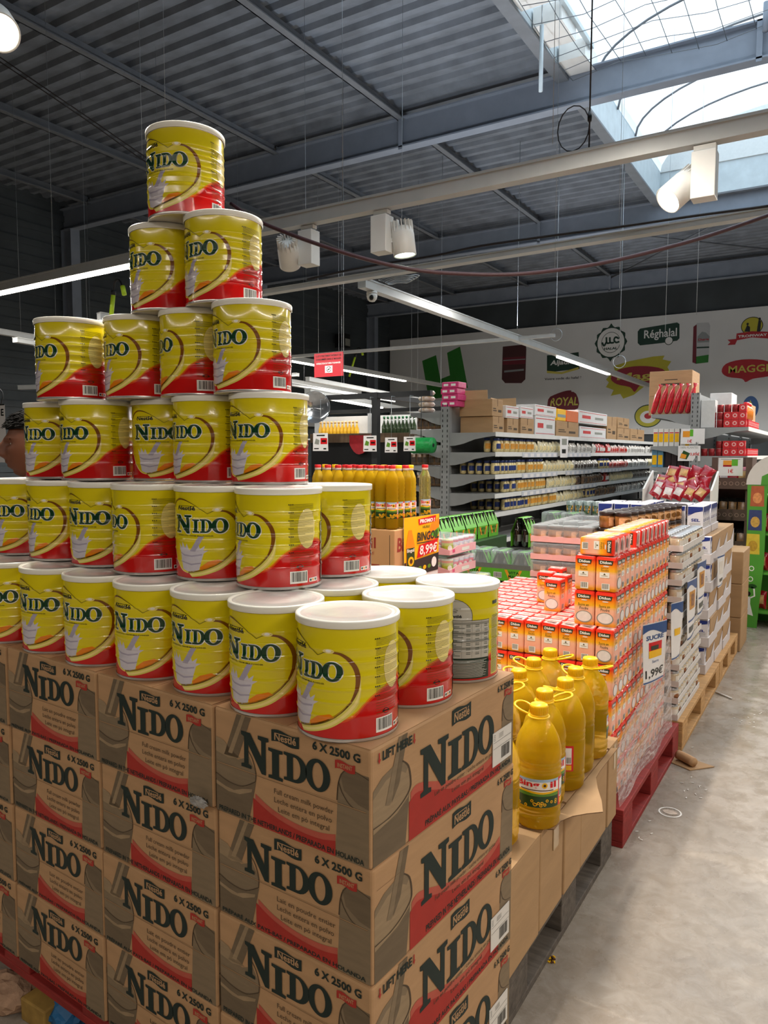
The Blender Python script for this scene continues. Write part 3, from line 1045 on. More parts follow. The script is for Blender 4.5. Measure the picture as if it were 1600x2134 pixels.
def side_print(mb, o, ex, ey, l1, l2, origin, lift):
    F = lambda sh, m, l: mb.flat(sh, m, o, ex, ey, 0.0004 + 0.00025 * l)
    F(poly([(.01, .62), (.05, .70), (.12, .755), (.17, .76), (.205, .68), (.219, .52), (.19, .012), (.01, .012)]), M_CGREY3, 0)
    F(poly([(.01, .645), (.06, .725), (.13, .77), (.18, .75), (.205, .68), (.19, .64), (.15, .70), (.08, .68), (.01, .58)]), M_CGREY, 1)
    F(poly([(.15, .985), (.20, .985), (.155, .60), (.10, .45), (.075, .47)]), M_CGREY, 2)
    F(poly([(.172, .985), (.2, .985), (.15, .58), (.11, .46)]), M_CGREY2, 3)
    F(poly([(.01, .33), (.10, .34), (.17, .40), (.212, .46), (.19, .012), (.01, .012)]), M_CGREY2, 1)
    F(poly([(.01, .33), (.10, .34), (.17, .40), (.212, .46), (.205, .42), (.14, .34), (.01, .29)]), M_CGREY3, 2)
    F(stroke(smooth_pts([(.01, .34), (.09, .345), (.16, .39), (.212, .47), (.219, .56), (.205, .69), (.17, .765)], 4), .008), M_CINK2, 3)
    F(poly([(.875, .012), (.885, .50), (.90, .76), (.93, .80), (.99, .80), (.99, .012)]), M_CGREY, 0)
    F(stroke(smooth_pts([(.888, .55), (.893, .72), (.915, .79), (.95, .81)], 4), .006), M_CINK2, 1)
    F(stroke(smooth_pts([(.893, .68), (.91, .58), (.94, .52), (.985, .49)], 4), .006), M_CINK2, 1)
    t1 = smooth_pts([(.22, .44), (.27, .475), (.40, .37), (.55, .25), (.70, .225), (.80, .25), (.874, .31)], 4)
    F(band(t1, [(max(.193, x), .012) for x, y in t1]), M_CRED2, 1)
    t2 = smooth_pts([(.21, .36), (.27, .40), (.40, .29), (.55, .17), (.70, .145), (.80, .175), (.874, .24)], 4)
    F(band(t2, [(max(.193, x), .012) for x, y in t2]), M_CRED, 2)
    F(letter('N', .278, .325, .462, .765), M_CINK, 4)
    F(letter('I', .462, .315, .557, .68), M_CINK, 4)
    F(letter('D', .562, .315, .69, .70), M_CINK, 4)
    F(letter('O', .682, .335, .815, .70), M_CINK, 4)
    F(flagshape(.487, .81, .625, .955), M_CINK, 4)
    F(textbox('Nestlé', .50, .835, .612, .925, .02), M_CARD, 5)
    F(rect(.50, .918, .585, .926), M_CARD, 5)
    F(textbox('6 X 2500 G', .845, .88, .985, .95, .035), M_CINK, 4)
    F(flagshape(.905, .80, .968, .865, .01), M_CRED, 4)
    F(textbox('INSTANT', .912, .815, .962, .85, .02), M_CARD, 5)
    F(textbox(l1, .37, .245, .83, .30), M_CINK2, 4)
    F(textbox(l2, .49, .16, .73, .215), M_CINK2, 4)
    F(textbox(origin, .31, .04, .965, .105, .02), M_CINK, 4)
    if lift:
        F(textbox('LIFT HERE', .058, .865, .225, .945, .04), M_CINK, 6)
        for x in (.04, .238):
            F(poly([(x - .008, .89), (x, .85), (x + .008, .89), (x + .003, .89), (x + .003, .945), (x - .003, .945), (x - .003, .89)]), M_CRED, 6)
    else:
        F(rect(.02, .80, .18, .803), M_CARDE, 3)


EN = (('Full cream milk powder', 'Leche entera en polvo', 'Leite em pó integral'), 'PREPARED IN THE NETHERLANDS / PREPARADA EN HOLANDA')
FR = (('Lait en poudre entier', 'Leche entera en polvo', 'Leite em pó integral'), 'PRÉPARÉ AUX PAYS-BAS / PREPARADA EN HOLANDA')


def carton_mesh(front, side, lift):
    """carton with its front right lower corner at the origin, running to -x and +y"""
    mb = MB()
    g = 0.0015
    mb.box(-CW + g, g, 0.0005, -g, CL - g, CHT - 0.001, M_CARD, bev=0.005)
    # folded top flaps
    for x0, x1 in ((-CW + .004, -CW / 2 - .001), (-CW / 2 + .001, -.004)):
        mb.box(x0, .004, CHT - 0.0012, x1, CL - .004, CHT - 0.0002, M_CARD)
    front_print(mb, (-CW + g, g, 0.0), (CW - 2 * g, 0, 0), (0, 0, CHT), front[0], front[1])
    side_print(mb, (-g, g, 0.0), (0, CL - 2 * g, 0), (0, 0, CHT), side[0][0] + ' / ' + side[0][1], side[0][2], side[1], lift)
    return mb.mesh('carton_body')


ME_CART = {'EF': carton_mesh(EN, FR, True), 'FE': carton_mesh(FR, EN, False)}


def sticker_mesh():
    mb = MB()
    o, ex, ey = (0.0018, .80 * CL, .125 * CHT), (0, .162 * CL, 0), (0, 0, .355 * CHT)
    mb.box(0.0002, .80 * CL, .125 * CHT, 0.0016, .962 * CL, .48 * CHT, M_STICK)
    F = lambda sh, m: mb.flat(sh, m, o, ex, ey, 0.0002)
    F(rect(.03, .52, .97, .53), M_INK)
    F(rect(.03, .70, .97, .71), M_INK)
    rnd = random.Random(5)
    x = .45
    while x < .88:
        wd = rnd.choice((.012, .02, .03)); F(rect(x, .12, x + wd, .48), M_INK); x += wd + rnd.choice((.012, .02))
    for i in range(4):
        F(rect(.05, .92 - i * .05, .12, .935 - i * .05), M_INK)
        F(rect(.3, .9 - i * .04, .55, .91 - i * .04), M_INK)
    return mb.mesh('shipping_label')


ME_STICK = sticker_mesh()
CANG = radians(-3.6)
CE = Vector((cos(CANG), sin(CANG), 0))
C0 = Vector((-0.639, 0.996, 0))
ordw = ['top', 'second', 'third', 'bottom']
colw = ['in the corner column by the aisle', 'in the second column from the corner', 'in the third column from the corner', 'in the leftmost column']
VAR = [('EF', 'FE', 'EF', 'FE'), ('EF', 'EF', 'FE', 'FE'), ('FE', 'EF', 'FE', 'FE'), ('EF', 'FE', 'EF', 'FE')]
rc = random.Random(11)
for c in range(4):
    for t in range(4):
        off = rc.uniform(-.0013, .0013) if c else rc.uniform(-.0015, .0015)
        b = C0 + CE * (-c * (CW + .003) + (off if c else 0)) + Vector((-sin(CANG), cos(CANG), 0)) * (rc.uniform(0, .005) if t else .0)
        th = thing('milk_powder_carton', f'brown milk powder carton, {ordw[t]} of four {colw[c]}', 'carton', (b.x, b.y, Z0 - (t + 1) * CHT), CANG, 'stacked milk powder cartons')
        put('carton_body', ME_CART[VAR[c][t]], th)
        if c == 0 and t in (0, 2, 3):
            o = put('shipping_label', ME_STICK, th); o['label'] = 'white paper shipping label with barcode'

# ------------------------------------------------------------------ pallets
M_WOOD = mat('raw_pallet_wood', '#b98f5c', 0.8, var=0.2, scale=9, stretch=(1, 6, 6), bump=0.1)
M_WRED = mat('red_pallet_wood', '#8a2420', 0.7, var=0.2, scale=9, stretch=(1, 6, 6), bump=0.1)
M_WGREY = mat('grey_pallet_wood', '#5d554d', 0.85, var=0.3, scale=9, stretch=(1, 6, 6), bump=0.15)
M_WPINK = mat('worn_red_block', '#8d6a66', 0.85, var=0.25, scale=25)


def pallet(label, x0, y0, x1, y1, m, mblock=None, z=0.0, h=0.145):
    """wooden pallet with its long side along y"""
    t = thing('wooden_pallet', label, 'pallet', ((x0 + x1) / 2, (y0 + y1) / 2, z), 0)
    hx, hy = (x1 - x0) / 2, (y1 - y0) / 2
    for x in (-hx + .05, 0, hx - .05):
        b = MB(); b.box(x - .05, -hy, 0, x + .05, hy, .022, m, bev=.003); b.build('skid', t)
        for y in (-hy + .07, 0, hy - .07):
            b = MB(); b.box(x - .05, y - .07, .022, x + .05, y + .07, h - .044, mblock or m, bev=.003); b.build('block', t)
    for y in (-hy + .07, 0, hy - .07):
        b = MB(); b.box(-hx, y - .07, h - .044, hx, y + .07, h - .022, m, bev=.003); b.build('stringer_board', t)
    n = 5
    for i in range(n):
        x = -hx + .06 + (2 * hx - .12) * i / (n - 1)
        b = MB(); b.box(x - .06, -hy, h - .022, x + .06, hy, h, m, bev=.003); b.build('deck_board', t)
    return t


pl = pallet('red wooden pallet under the stack of milk powder cartons', -2.17, 1.05, -0.66, 1.62, M_WRED, M_WPINK)
pl.rotation_euler = (0, 0, CANG * .9)
pallet('worn grey wooden pallet under the cartons of big oil bottles', -1.46, 1.68, -0.67, 2.66, M_WGREY)
pallet('red wooden pallet under the orange sugar packs', -1.45, 2.72, -0.645, 3.78, M_WRED)
pallet('raw wood pallet under the trays of small jars', -1.45, 3.80, -0.63, 5.03, M_WOOD)
pallet('raw wood pallet under the salt cartons, farthest along the aisle', -1.45, 5.05, -0.63, 5.95, M_WOOD)

# ------------------------------------------------------------------ cartons of big oil bottles
def oil_mat(name, col, tcol, k):
    """oil in thin clear plastic: refracting body that also passes diffused light on"""
    m = mat(name, col, 0.03, var=0, trans=1.0, ior=1.22, spec=0.8, bump=.3, bscale=32)
    nt = m.node_tree; N, L = nt.nodes, nt.links
    t = N.new('ShaderNodeBsdfTranslucent'); t.inputs[0].default_value = lin(tcol)
    d = N.new('ShaderNodeBsdfDiffuse'); d.inputs[0].default_value = lin(tcol)
    a = N.new('ShaderNodeMixShader'); a.inputs[0].default_value = .38
    b = N.new('ShaderNodeMixShader'); b.inputs[0].default_value = k
    L.new(t.outputs[0], a.inputs[1]); L.new(d.outputs[0], a.inputs[2])
    L.new(N['Principled BSDF'].outputs[0], b.inputs[1]); L.new(a.outputs[0], b.inputs[2])
    L.new(b.outputs[0], N['Material Output'].inputs[0])
    return m


M_OIL = oil_mat('golden_oil', '#fff6bc', '#ffd528', .46)
M_OILD = mat('golden_oil_pale', '#ffd447', 0.06, var=0, trans=0.92, ior=1.33)
M_CAPY = mat('yellow_cap', '#f2c010', 0.35, var=0.03)
M_CAPR = mat('red_cap', '#c81d22', 0.35, var=0.03)
M_PET = mat('clear_pet', '#ffffff', 0.04, var=0, trans=1.0, ior=1.2)
M_LABW = mat('label_white', '#efe9e4', 0.35, var=0.02)
M_LABR = mat('label_red', '#d0151d', 0.35, var=0.03)
M_LABG = mat('label_field_green', '#5c8a2c', 0.35, var=0.15, scale=60)
M_LABG2 = mat('label_dark_green', '#23401d', 0.35, var=0.15, scale=60)
M_LABB = mat('label_sky', '#9db8cf', 0.35, var=0.08, scale=40)
M_LABY = mat('label_sunflower', '#f0b90e', 0.35, var=0.05)
M_SEED = mat('label_seed', '#4f2c10', 0.35, var=0.05)


def bottle_big():
    mb = MB()
    R = .0625
    prof = [(.045, 0), (.054, .003), (.0605, .012), (R - .003, .022), (R, .03)]
    for z in (.045, .06, .155, .17, .185):
        prof += [(R, z - .005), (R - .0025, z), (R, z + .005)]
    prof.sort(key=lambda p: p[1])
    prof += [(R + .001, .20), (R - .001, .222), (R - .008, .247), (.042, .272), (.028, .288), (.0205, .295), (.0195, .302)]
    mb.lathe(prof, M_OIL, 40)
    body = mb.mesh('bottle_body')
    c = MB()
    c.lathe([(.0195, .302), (.0255, .3025), (.0255, .306), (.0225, .307), (.0235, .309), (.024, .330), (.0225, .3335), (.0, .3342)], M_CAPY, 28)
    for i in range(28):
        a = 2 * pi * i / 28
        c.box(-.0008, -.0008, .310, .0008, .0008, .329, M_CAPY, M=Matrix.Translation((.0243 * cos(a), .0243 * sin(a), 0)))
    cap = c.mesh('cap')
    h = MB()
    ring = [(.027 * cos(a), .027 * sin(a), .300) for a in [pi * 2 * i / 20 for i in range(20)]]
    h.tube(ring, .0032, M_CAPY, 8, closed=True)
    h.tube(smooth_pts([(.024, .014, .301), (.048, .024, .309), (.072, .020, .316), (.080, 0, .319), (.072, -.020, .316), (.048, -.024, .309), (.024, -.014, .301)], 4), .0034, M_CAPY, 8)
    return body, cap, h.mesh('handle')


def curved(mb, sh, m, R, z0, lay, st=0.12):
    """2D shape in (angle rad, height) on a cylinder"""
    bm = bmesh.new()
    vs = [bm.verts.new((u, v, 0)) for u, v in sh[0]]
    for f in sh[1]:
        try:
            bm.faces.new([vs[i] for i in f])
        except ValueError:
            pass
    us = [v.co.x for v in bm.verts]
    for k in range(math.ceil(min(us) / st), math.floor(max(us) / st) + 1):
        bmesh.ops.bisect_plane(bm, geom=bm.verts[:] + bm.edges[:] + bm.faces[:], plane_co=(k * st, 0, 0), plane_no=(1, 0, 0), dist=1e-6)
    bm.verts.index_update()
    r = R + .0004 * lay
    mb.add([(r * cos(v.co.x), r * sin(v.co.x), z0 + v.co.y) for v in bm.verts], [[v.index for v in f.verts] for f in bm.faces], m, True)
    bm.free()


def oil_label(R, z0, h, a0=-1.05, a1=1.05, side=True):
    mb = MB()
    W = a1 - a0
    if side:
        curved(mb, rect(a1, 0, a1 + .55, h), M_LABR, R, z0, 1)
        curved(mb, rect(a1 + .08, h * .28, a1 + .45, h * .92), M_LABW, R, z0, 2)
        curved(mb, rect(a1 + .1, h * .05, a1 + .45, h * .24), M_LABY, R, z0, 2)
        x = a1 + .12
        while x < a1 + .42:
            curved(mb, rect(x, h * .32, x + .025, h * .55), M_INK, R, z0, 3); x += .055
    curved(mb, rect(a0, h * .9, a1, h), M_LABB, R, z0, 1)
    curved(mb, rect(a0, h * .55, a1, h * .9), M_LABW, R, z0, 1)
    curved(mb, rect(a0, h * .40, a1, h * .55), M_LABG, R, z0, 1)
    curved(mb, rect(a0, h * .2, a1, h * .40), M_LABG2, R, z0, 1)
    curved(mb, rect(a0, 0, a1, h * .2), M_LABG2, R, z0, 1)
    curved(mb, band([(a0 + W * i / 8, h * (.57 + .02 * sin(i))) for i in range(9)], [(a0 + W * i / 8, h * (.5 + .02 * sin(i))) for i in range(9)]), M_LABY, R, z0, 1.5)
    rnd = random.Random(2)
    for i in range(15):
        x = a0 + W * (.06 + .9 * rnd.random()); y = h * (.05 + .2 * rnd.random()); r_ = h * .055
        curved(mb, ell(x, y, r_ / R, r_, 9), M_LABY, R, z0, 2 + i * .02)
        curved(mb, ell(x, y, r_ / R * .5, r_ * .5, 8), M_SEED, R, z0, 2.4 + i * .02)
    curved(mb, textbox('Bing', a0 + W * .06, h * .66, a0 + W * .55, h * .93, .03, shear=.1 / R * .02), M_LABR, R, z0, 3)
    curved(mb, ell(a0 + W * .655, h * .79, h * .1 / R, h * .1, 12), M_LABY, R, z0, 3)
    curved(mb, ell(a0 + W * .655, h * .79, h * .05 / R, h * .05, 10), M_SEED, R, z0, 3.4)
    curved(mb, textbox('il', a0 + W * .77, h * .70, a0 + W * .92, h * .93, .03), M_LABR, R, z0, 3)
    curved(mb, rect(a0 + W * .15, h * .60, a0 + W * .85, h * .63), M_SEED, R, z0, 3)
    return mb.mesh('label')


ME_B5 = bottle_big()
ME_L5 = oil_label(.0628, .068, .078)
OZ = 0.433
oil5 = [(-.752, 1.778, 2.6, 1.9, 'left end of front row, mostly behind milk powder cartons'), (-.692, 1.932, 2.75, -1.25, 'whole sunflower label facing out'),
        (-.722, 2.062, .6, -1.0, 'third from the left in the front row'), (-.705, 2.198, -2.0, -2.4, 'label edge and barcode showing, fourth in the front row'),
        (-.716, 2.335, 2.2, 1.4, 'fifth in the front row'), (-.71, 2.475, -.3, .9, 'right end of the front row, darkest oil'),
        (-.862, 2.51, 0.1, 1.9, 'right end of back row against the sugar packs'), (-.868, 2.365, 2.8, 1.9, 'second from the right in the back row'),
        (-.862, 2.215, 2.4, 1.9, 'third from the right in the back row'), (-.86, 2.06, 1, 1.9, 'fourth from the right in the back row')]
for i, (x, y, hr, lr, lab) in enumerate(oil5):
    t = thing('oil_bottle', 'big golden oil bottle, ' + lab, 'bottle', (x, y, OZ), 0, 'big oil bottles on the low cartons')
    put('bottle_body', ME_B5[0], t); put('cap', ME_B5[1], t)
    o = put('handle', ME_B5[2], t); o.rotation_euler = (0, 0, hr)
    o = put('label', ME_L5, t); o.rotation_euler = (0, 0, lr)

M_TAPE = mat('clear_tape', '#b69a72', 0.25, var=0.05)
ys = [(1.66, 1.875), (1.882, 2.075), (2.085, 2.245), (2.250, 2.545), (2.557, 2.675)]
labs = ['nearest, half behind milk powder cartons', 'second of the row from the left', 'third of the row, left of the loose flap', 'widest, with the loose flap above', 'last of the row beside the sugar packs']
for i, ((a, b), lab) in enumerate(zip(ys, labs)):
    t = thing('oil_carton', 'plain carton under big oil bottles, ' + lab, 'carton', (-.66, a, .145), 0, 'plain cartons under the big oil bottles')
    mb = MB(); mb.box(-.78, 0, 0, -.002 * (i % 2), b - a, OZ - .145 - .003, M_CARD2, bev=.006); mb.build('carton_body', t)
    mb = MB(); mb.box(-.78, .002, OZ - .148, .0, b - a - .002, OZ - .1455, M_CARD2); mb.build('top_flap', t)
    if i in (1, 4):
        mb = MB(); mb.box(-.001, (b - a) * .5, .19, .0016, (b - a) * .72, .28, M_TAPE); mb.build('tape', t)
# loose cardboard sheet whose edge curls out over the aisle
mb = MB()
N1 = 12
top, vs = [], []
for i in range(N1 + 1):
    y = 1.90 + .66 * i / N1
    k = max(0, 1 - abs(y - 2.13) / .17) ** 1.3
    for j, s in enumerate((0, .5, 1)):
        x = -.654 + .012 * s + k * .085 * s * s + max(0, (s - .5)) * .02
        z = OZ + .003 + (.022 * k * s if s < 1 else -.012 * k + .004)
        vs.append((x, y - (.03 * k * s), z))
fs = [(i * 3 + j, i * 3 + j + 1, (i + 1) * 3 + j + 1, (i + 1) * 3 + j) for i in range(N1) for j in range(2)]
mb.add(vs, fs, M_CARD2, True)
k = len(vs)
mb.add([(x, y, z - .0025) for x, y, z in vs], [tuple(reversed(f)) for f in fs], M_CARD2, True)
e = [(i * 3 + 2) for i in range(N1 + 1)]
mb.add(vs + [(x, y, z - .0025) for x, y, z in vs], [(e[i], k + e[i], k + e[i + 1], e[i + 1]) for i in range(N1)], M_CARDE)
tag(mb.build('cardboard_sheet'), 'loose brown cardboard sheet with its edge curling out over the aisle', 'cardboard')
p = onz(1150, 2000, .0)
mb = MB()
rnd = random.Random(4)
for i in range(14):
    a = rnd.uniform(0, 6.28); r_ = rnd.uniform(.003, .016)
    mb.box(-.004, -.002, 0, .004, .002, .003, M_LABY if i % 2 else M_SEED, M=Matrix.Translation((p.x + r_ * cos(a), p.y + r_ * sin(a), .001)) @ Matrix.Rotation(a * 2, 4, 'Z'))
tag(mb.build('crumbs'), 'small scatter of yellow crumbs on the floor beside the grey pallet', 'crumbs', kind='stuff')

# ------------------------------------------------------------------ sugar packs
M_SUG = gradmat('sugar_print', [(0.0, '#f09022'), (0.08, '#f6a52a'), (0.2, '#f6ab92'), (0.48, '#f9bb9c'), (0.58, '#fdb92a'), (0.72, '#fb8d1a'), (0.86, '#ee3a1c'), (1.0, '#e8302b')], 2, 0.28, bump=0.12)
M_SUGTOP = mat('sugar_pack_top', '#f58f88', 0.2, var=0.3, scale=30, bump=0.5, bscale=30, coat=0.3, col2='#fddcd4')  # pale blotches paint the wrap's pinkish-white reflections into the colour
M_STAG = mat('sugar_tag_green', '#333a2a', 0.35, var=0.05)
M_BOWL = mat('sugar_bowl', '#e9e0dc', 0.35, var=0.06, scale=80)
M_BOWLR = mat('sugar_bowl_rim', '#8d8f86', 0.35, var=0.06)
SW, SD, SH = .0685, .0745, .1325


def sugar_mesh(kind):
    mb = MB()
    bm = bmesh.new()
    bmesh.ops.create_cube(bm, size=1.0)
    bmesh.ops.bevel(bm, geom=bm.edges[:], offset=.1, segments=2, affect='EDGES', profile=.6)
    rnd = random.Random(kind)
    vs = []
    for v in bm.verts:
        x, y, z = v.co
        vs.append((x * (SW - .001), y * (SD - .001), (z + .5) * (SH - .001) + (.003 * rnd.uniform(-1, 1) if z > .45 else 0)))
    bm.verts.index_update(); bm.faces.ensure_lookup_table()
    fs = [[v.index for v in f.verts] for f in bm.faces]
    topf = [f for f, b in zip(fs, bm.faces) if b.calc_center_median().z > .49]
    mb.add(vs, [f for f in fs if f not in topf], M_SUG)
    k = len(mb.v) - len(vs)
    i = mb.mi(M_SUGTOP)
    for f in topf:
        mb.f.append(tuple(k + j for j in f)); mb.m.append(i); mb.s.append(False)
    bm.free()
    # folded crimp on the top and a printed mark
    mb.box(-SW * .46, -.004, SH - .002, SW * .46, .006, SH + .002, M_SUGTOP)
    mb.flat(poly([(-.02, -.02), (.016, -.024), (.02, -.008), (-.016, -.006)]), M_BOWLR, (0, 0, SH - .0002 + .0006), (1, 0, 0), (0, 1, 0))
    for o, ex, wd, var in (((-SW / 2, -SD / 2, 0), (1, 0, 0), SW, kind), ((SW / 2, -SD / 2, 0), (0, 1, 0), SD, 1 - kind), ((-SW / 2, SD / 2, 0), (0, -1, 0), SD, 1 - kind)):
        F = lambda sh, m, l: mb.flat(xf(sh, wd, SH), m, o, ex, (0, 0, 1), .0003 + .0003 * l)
        F(poly([(.15, .77), (.78, .765), (.83, .89), (.12, .895)]), M_STAG, 0)
        F(textbox('Didon', .20, .79, .74, .87, .04, shear=.1), M_PWHITE, 1)
        F(ell(.5, .725, .15, .018, 12), M_BOWL, 0)
        if var == 0:
            F(textbox('Sucre en', .2, .555, .72, .635, .0, shear=.15), M_STAG, 1)
            F(textbox('Poudre', .28, .455, .70, .535, .0, shear=.15), M_STAG, 1)
            F(ell(.5, .25, .40, .17, 20), M_BOWLR, 0)
            F(ell(.5, .255, .35, .145, 20), M_BOWL, 1)
        else:
            F(textbox('Sucre en', .26, .655, .60, .695, .0, shear=.1), M_STAG, 1)
            F(textbox('Poudre', .26, .585, .62, .64, .0, shear=.15), M_STAG, 1)
            F(rect(.2, .40, .66, .55), M_PWHITE, 0)
            F(rect(.28, .45, .58, .46), M_TXT, 1); F(poly([(.37, .48), (.43, .53), (.49, .48)]), M_TXT, 1)
            F(rect(.3, .06, .68, .24), M_PWHITE, 0)
            x = .33
            while x < .64:
                F(rect(x, .09, x + .02, .23), M_INK, 1); x += .045
    return mb.mesh('pack_body')


ME_SUG = [sugar_mesh(0), sugar_mesh(1)]
rs = random.Random(9)


def sugar(x, y, z, label, group, kind=0, lying=False, rz=0.0):
    rz += rs.uniform(-.008, .008) if not lying else 0
    rot = (0, 0, rz)
    o = put('sugar_pack', ME_SUG[kind], None, (x, y, z), rot)
    if lying:
        o.rotation_euler = (0, radians(90), rz)
    return tag(o, label, 'sugar pack', group)


SXR, SYF, SZ = -.700, 2.725, .1465
NCOL, NROW = 11, 13
tiern = ['bottom layer', 'second layer up', 'third layer up', 'fourth layer up', 'fifth layer up', 'sixth layer up', 'seventh layer up']
for t in range(5):
    for r in range(NROW):
        for c in range(NCOL):
            edge = (c == 0) or (r == 0 and t >= 3) or (t == 4 and c > 1)
            if not edge:
                continue
            x, y = SXR - SW * (c + .5), SYF + SD * (r + .5)
            if c == 0:
                x += rs.uniform(.0, .004)
            if r == 0 and c == 0:
                lab, g = f'orange sugar pack at the near aisle corner of the {tiern[t]}', 'sugar packs on the aisle side'
            elif c == 0:
                lab, g = f'sugar pack on aisle side, {nth(r + 1)} from near corner, {tiern[t]}', 'sugar packs on the aisle side'
            elif r == 0:
                lab, g = f'front row sugar pack {nth(c + 1)} from the aisle, {tiern[t]}', 'sugar packs in the front row'
            else:
                lab, g = f'sugar pack of broad top surface, {nth(r + 1)} row back, {nth(c + 1)} from the aisle', 'sugar packs of the broad top surface'
            kind = 1 if (r == 0 and c) or (c == 0 and (t + r // 4) % 2) else 0
            sugar(x, y, SZ + t * SH, lab, g, kind)
for t in (5, 6):
    for r in range(NROW):
        for c in range(2):
            if c == 1 and r > 0:
                continue
            kind = (1 if t == 6 else 0) if r == 0 else (1 if t == 5 else 0)
            wd = {0: 'right', 1: 'left'}[c]
            lab = (f'orange sugar pack on the {wd} of the front pair, {tiern[t]}' if r == 0 else
                   f'sugar pack on aisle side, {nth(r + 1)} from near corner, {tiern[t]}')
            o = sugar(SXR - (SW + .0105) * (c + .5), SYF + .03 + SD * (r + .5) - (.02 if r else 0), SZ + t * SH, lab, 'sugar packs on the aisle side' if c == 0 else 'sugar packs in the front row', kind)
            o.scale = (1.14, 1, 1)
# hidden inner column that carries the lying packs
zl = SZ + 7 * SH + SW / 2
for i, y in enumerate((2.80, 2.877, 2.955)):
    sugar(SXR - .01 - SH, y, zl, f'sugar pack lying on the very top, {nth(i + 1)} from the near end', 'sugar packs lying on top', 1, True)
for i, y in enumerate((3.10, 3.19, 3.27, 3.35, 3.43, 3.51, 3.59, 3.67)):
    sugar(SXR - .005 - SH, y, zl, f'sugar pack lying on top of the far half, {nth(i + 1)} from its near end', 'sugar packs lying on top', 0, True)
for i, (x, y) in enumerate(((-1.09, 3.115), (-1.0, 2.955), (-1.01, 3.075), (-1.09, 3.25))):
    sugar(x, y, SZ + 5 * SH, ('sugar pack standing loose on the broad top surface, left of the tall pile', 'sugar pack standing loose just left of the front pair', 'sugar pack standing behind the loose one left of the front pair',
                              'sugar pack standing loose, farthest back on the broad top surface')[i], 'loose sugar packs on the top surface', 0)

def film_mat():
    m = bpy.data.materials.new('stretch_film'); m.use_nodes = True
    nt = m.node_tree; N, L = nt.nodes, nt.links
    b = N['Principled BSDF']; out = N['Material Output']
    b.inputs['Base Color'].default_value = (.80, .74, .72, 1); b.inputs['Roughness'].default_value = .18
    tp = N.new('ShaderNodeBsdfTransparent'); mx = N.new('ShaderNodeMixShader')
    tc = N.new('ShaderNodeTexCoord'); mp = N.new('ShaderNodeMapping'); mp.inputs['Scale'].default_value = (3, 2.2, 9); mp.inputs['Rotation'].default_value = (.5, 0, 0)
    nz = N.new('ShaderNodeTexNoise'); nz.inputs['Scale'].default_value = 5; nz.inputs['Detail'].default_value = 6; nz.inputs['Distortion'].default_value = 1.2
    mr = N.new('ShaderNodeMapRange'); mr.inputs[1].default_value = .35; mr.inputs[2].default_value = .7; mr.inputs[3].default_value = .22; mr.inputs[4].default_value = .72
    bp = N.new('ShaderNodeBump'); bp.inputs['Strength'].default_value = .8; bp.inputs['Distance'].default_value = .02
    L.new(tc.outputs['Object'], mp.inputs[0]); L.new(mp.outputs[0], nz.inputs['Vector']); L.new(nz.outputs['Fac'], mr.inputs[0]); L.new(nz.outputs['Fac'], bp.inputs['Height'])
    L.new(bp.outputs[0], b.inputs['Normal']); L.new(mr.outputs[0], mx.inputs[0]); L.new(tp.outputs[0], mx.inputs[1]); L.new(b.outputs[0], mx.inputs[2]); L.new(mx.outputs[0], out.inputs[0])
    return m


M_FILM = film_mat()
mb = MB()
nu, nv = 26, 8
vs = []
for i in range(nu + 1):
    t = i / nu
    y = SYF + .002 + t * (NROW * SD - .004)
    zt = .30 + .30 * t ** .7 + .012 * sin(9 * t)
    for j in range(nv + 1):
        s = j / nv
        z = .15 + .02 * sin(7 * t) * (1 - s) * .3 + (zt - .15) * s
        vs.append((SXR + .018 + .006 * sin(13 * t + 3 * s) + .02 * (1 - s) ** 2, y, z))
mb.add(vs, [(i * (nv + 1) + j, (i + 1) * (nv + 1) + j, (i + 1) * (nv + 1) + j + 1, i * (nv + 1) + j + 1) for i in range(nu) for j in range(nv)], M_FILM, True)
tag(mb.build('stretch_film'), 'wrinkled clear stretch film round the lower sugar packs on the aisle side', 'plastic film')

# scraps on the floor by the pallets
p = onz(1425, 1590, .001)
mb = MB(); mb.slab([(-.06, -.02), (.04, -.07), (.13, .03), (.02, .07), (-.05, .05)], M_CARD2, (p.x + .0, p.y, .001), (1, 0, 0), (0, 1, 0), .004)
mb.tube(smooth_pts([(p.x - .03, p.y + .03, .027), (p.x + .01, p.y + .0, .029), (p.x + .05, p.y - .03, .027)], 3), .022, M_CARD, 9)
tag(mb.build('cardboard_scrap'), 'torn piece of brown cardboard with a rolled edge on the floor by the red pallet', 'cardboard')
p = onz(1505, 1448, 0)
mb = MB(); mb.tube([(p.x - .04, p.y + .03, .006), (p.x + .06, p.y - .05, .006)], .005, M_STICK, 6)
tag(mb.build('paper_strip'), 'thin white strip lying on the aisle floor by the raw wood pallet', 'litter')
p = onz(1397, 1692, 0)
mb = MB(); mb.flat(poly(ell_pts(0, 0, .045, .045, 24), [ell_pts(0, 0, .039, .039, 24)]), M_PWHITE, (p.x, p.y, .0012), (1, 0, 0), (0, 1, 0)); mb.flat(ell(0, 0, .028, .02), mat('worn_sticker', '#b9a99a', .7, var=.2, scale=60), (p.x, p.y, .0014), (1, 0, 0), (0, 1, 0))
tag(mb.build('floor_sticker'), 'round worn sticker stuck on the concrete aisle floor', 'sticker')
mb = MB()
rnd = random.Random(12)
for i in range(34):
    px, py = rnd.choice(((1440, 1630), (1330, 1730), (1450, 1650), (1560, 1500), (1420, 1560)))
    p = onz(px + rnd.uniform(-30, 30), py + rnd.uniform(-20, 20), .001)
    mb.box(-.006, -.002, 0, .006, .002, .002, M_STICK, M=Matrix.Translation(p) @ Matrix.Rotation(rnd.uniform(0, 3), 4, 'Z'))
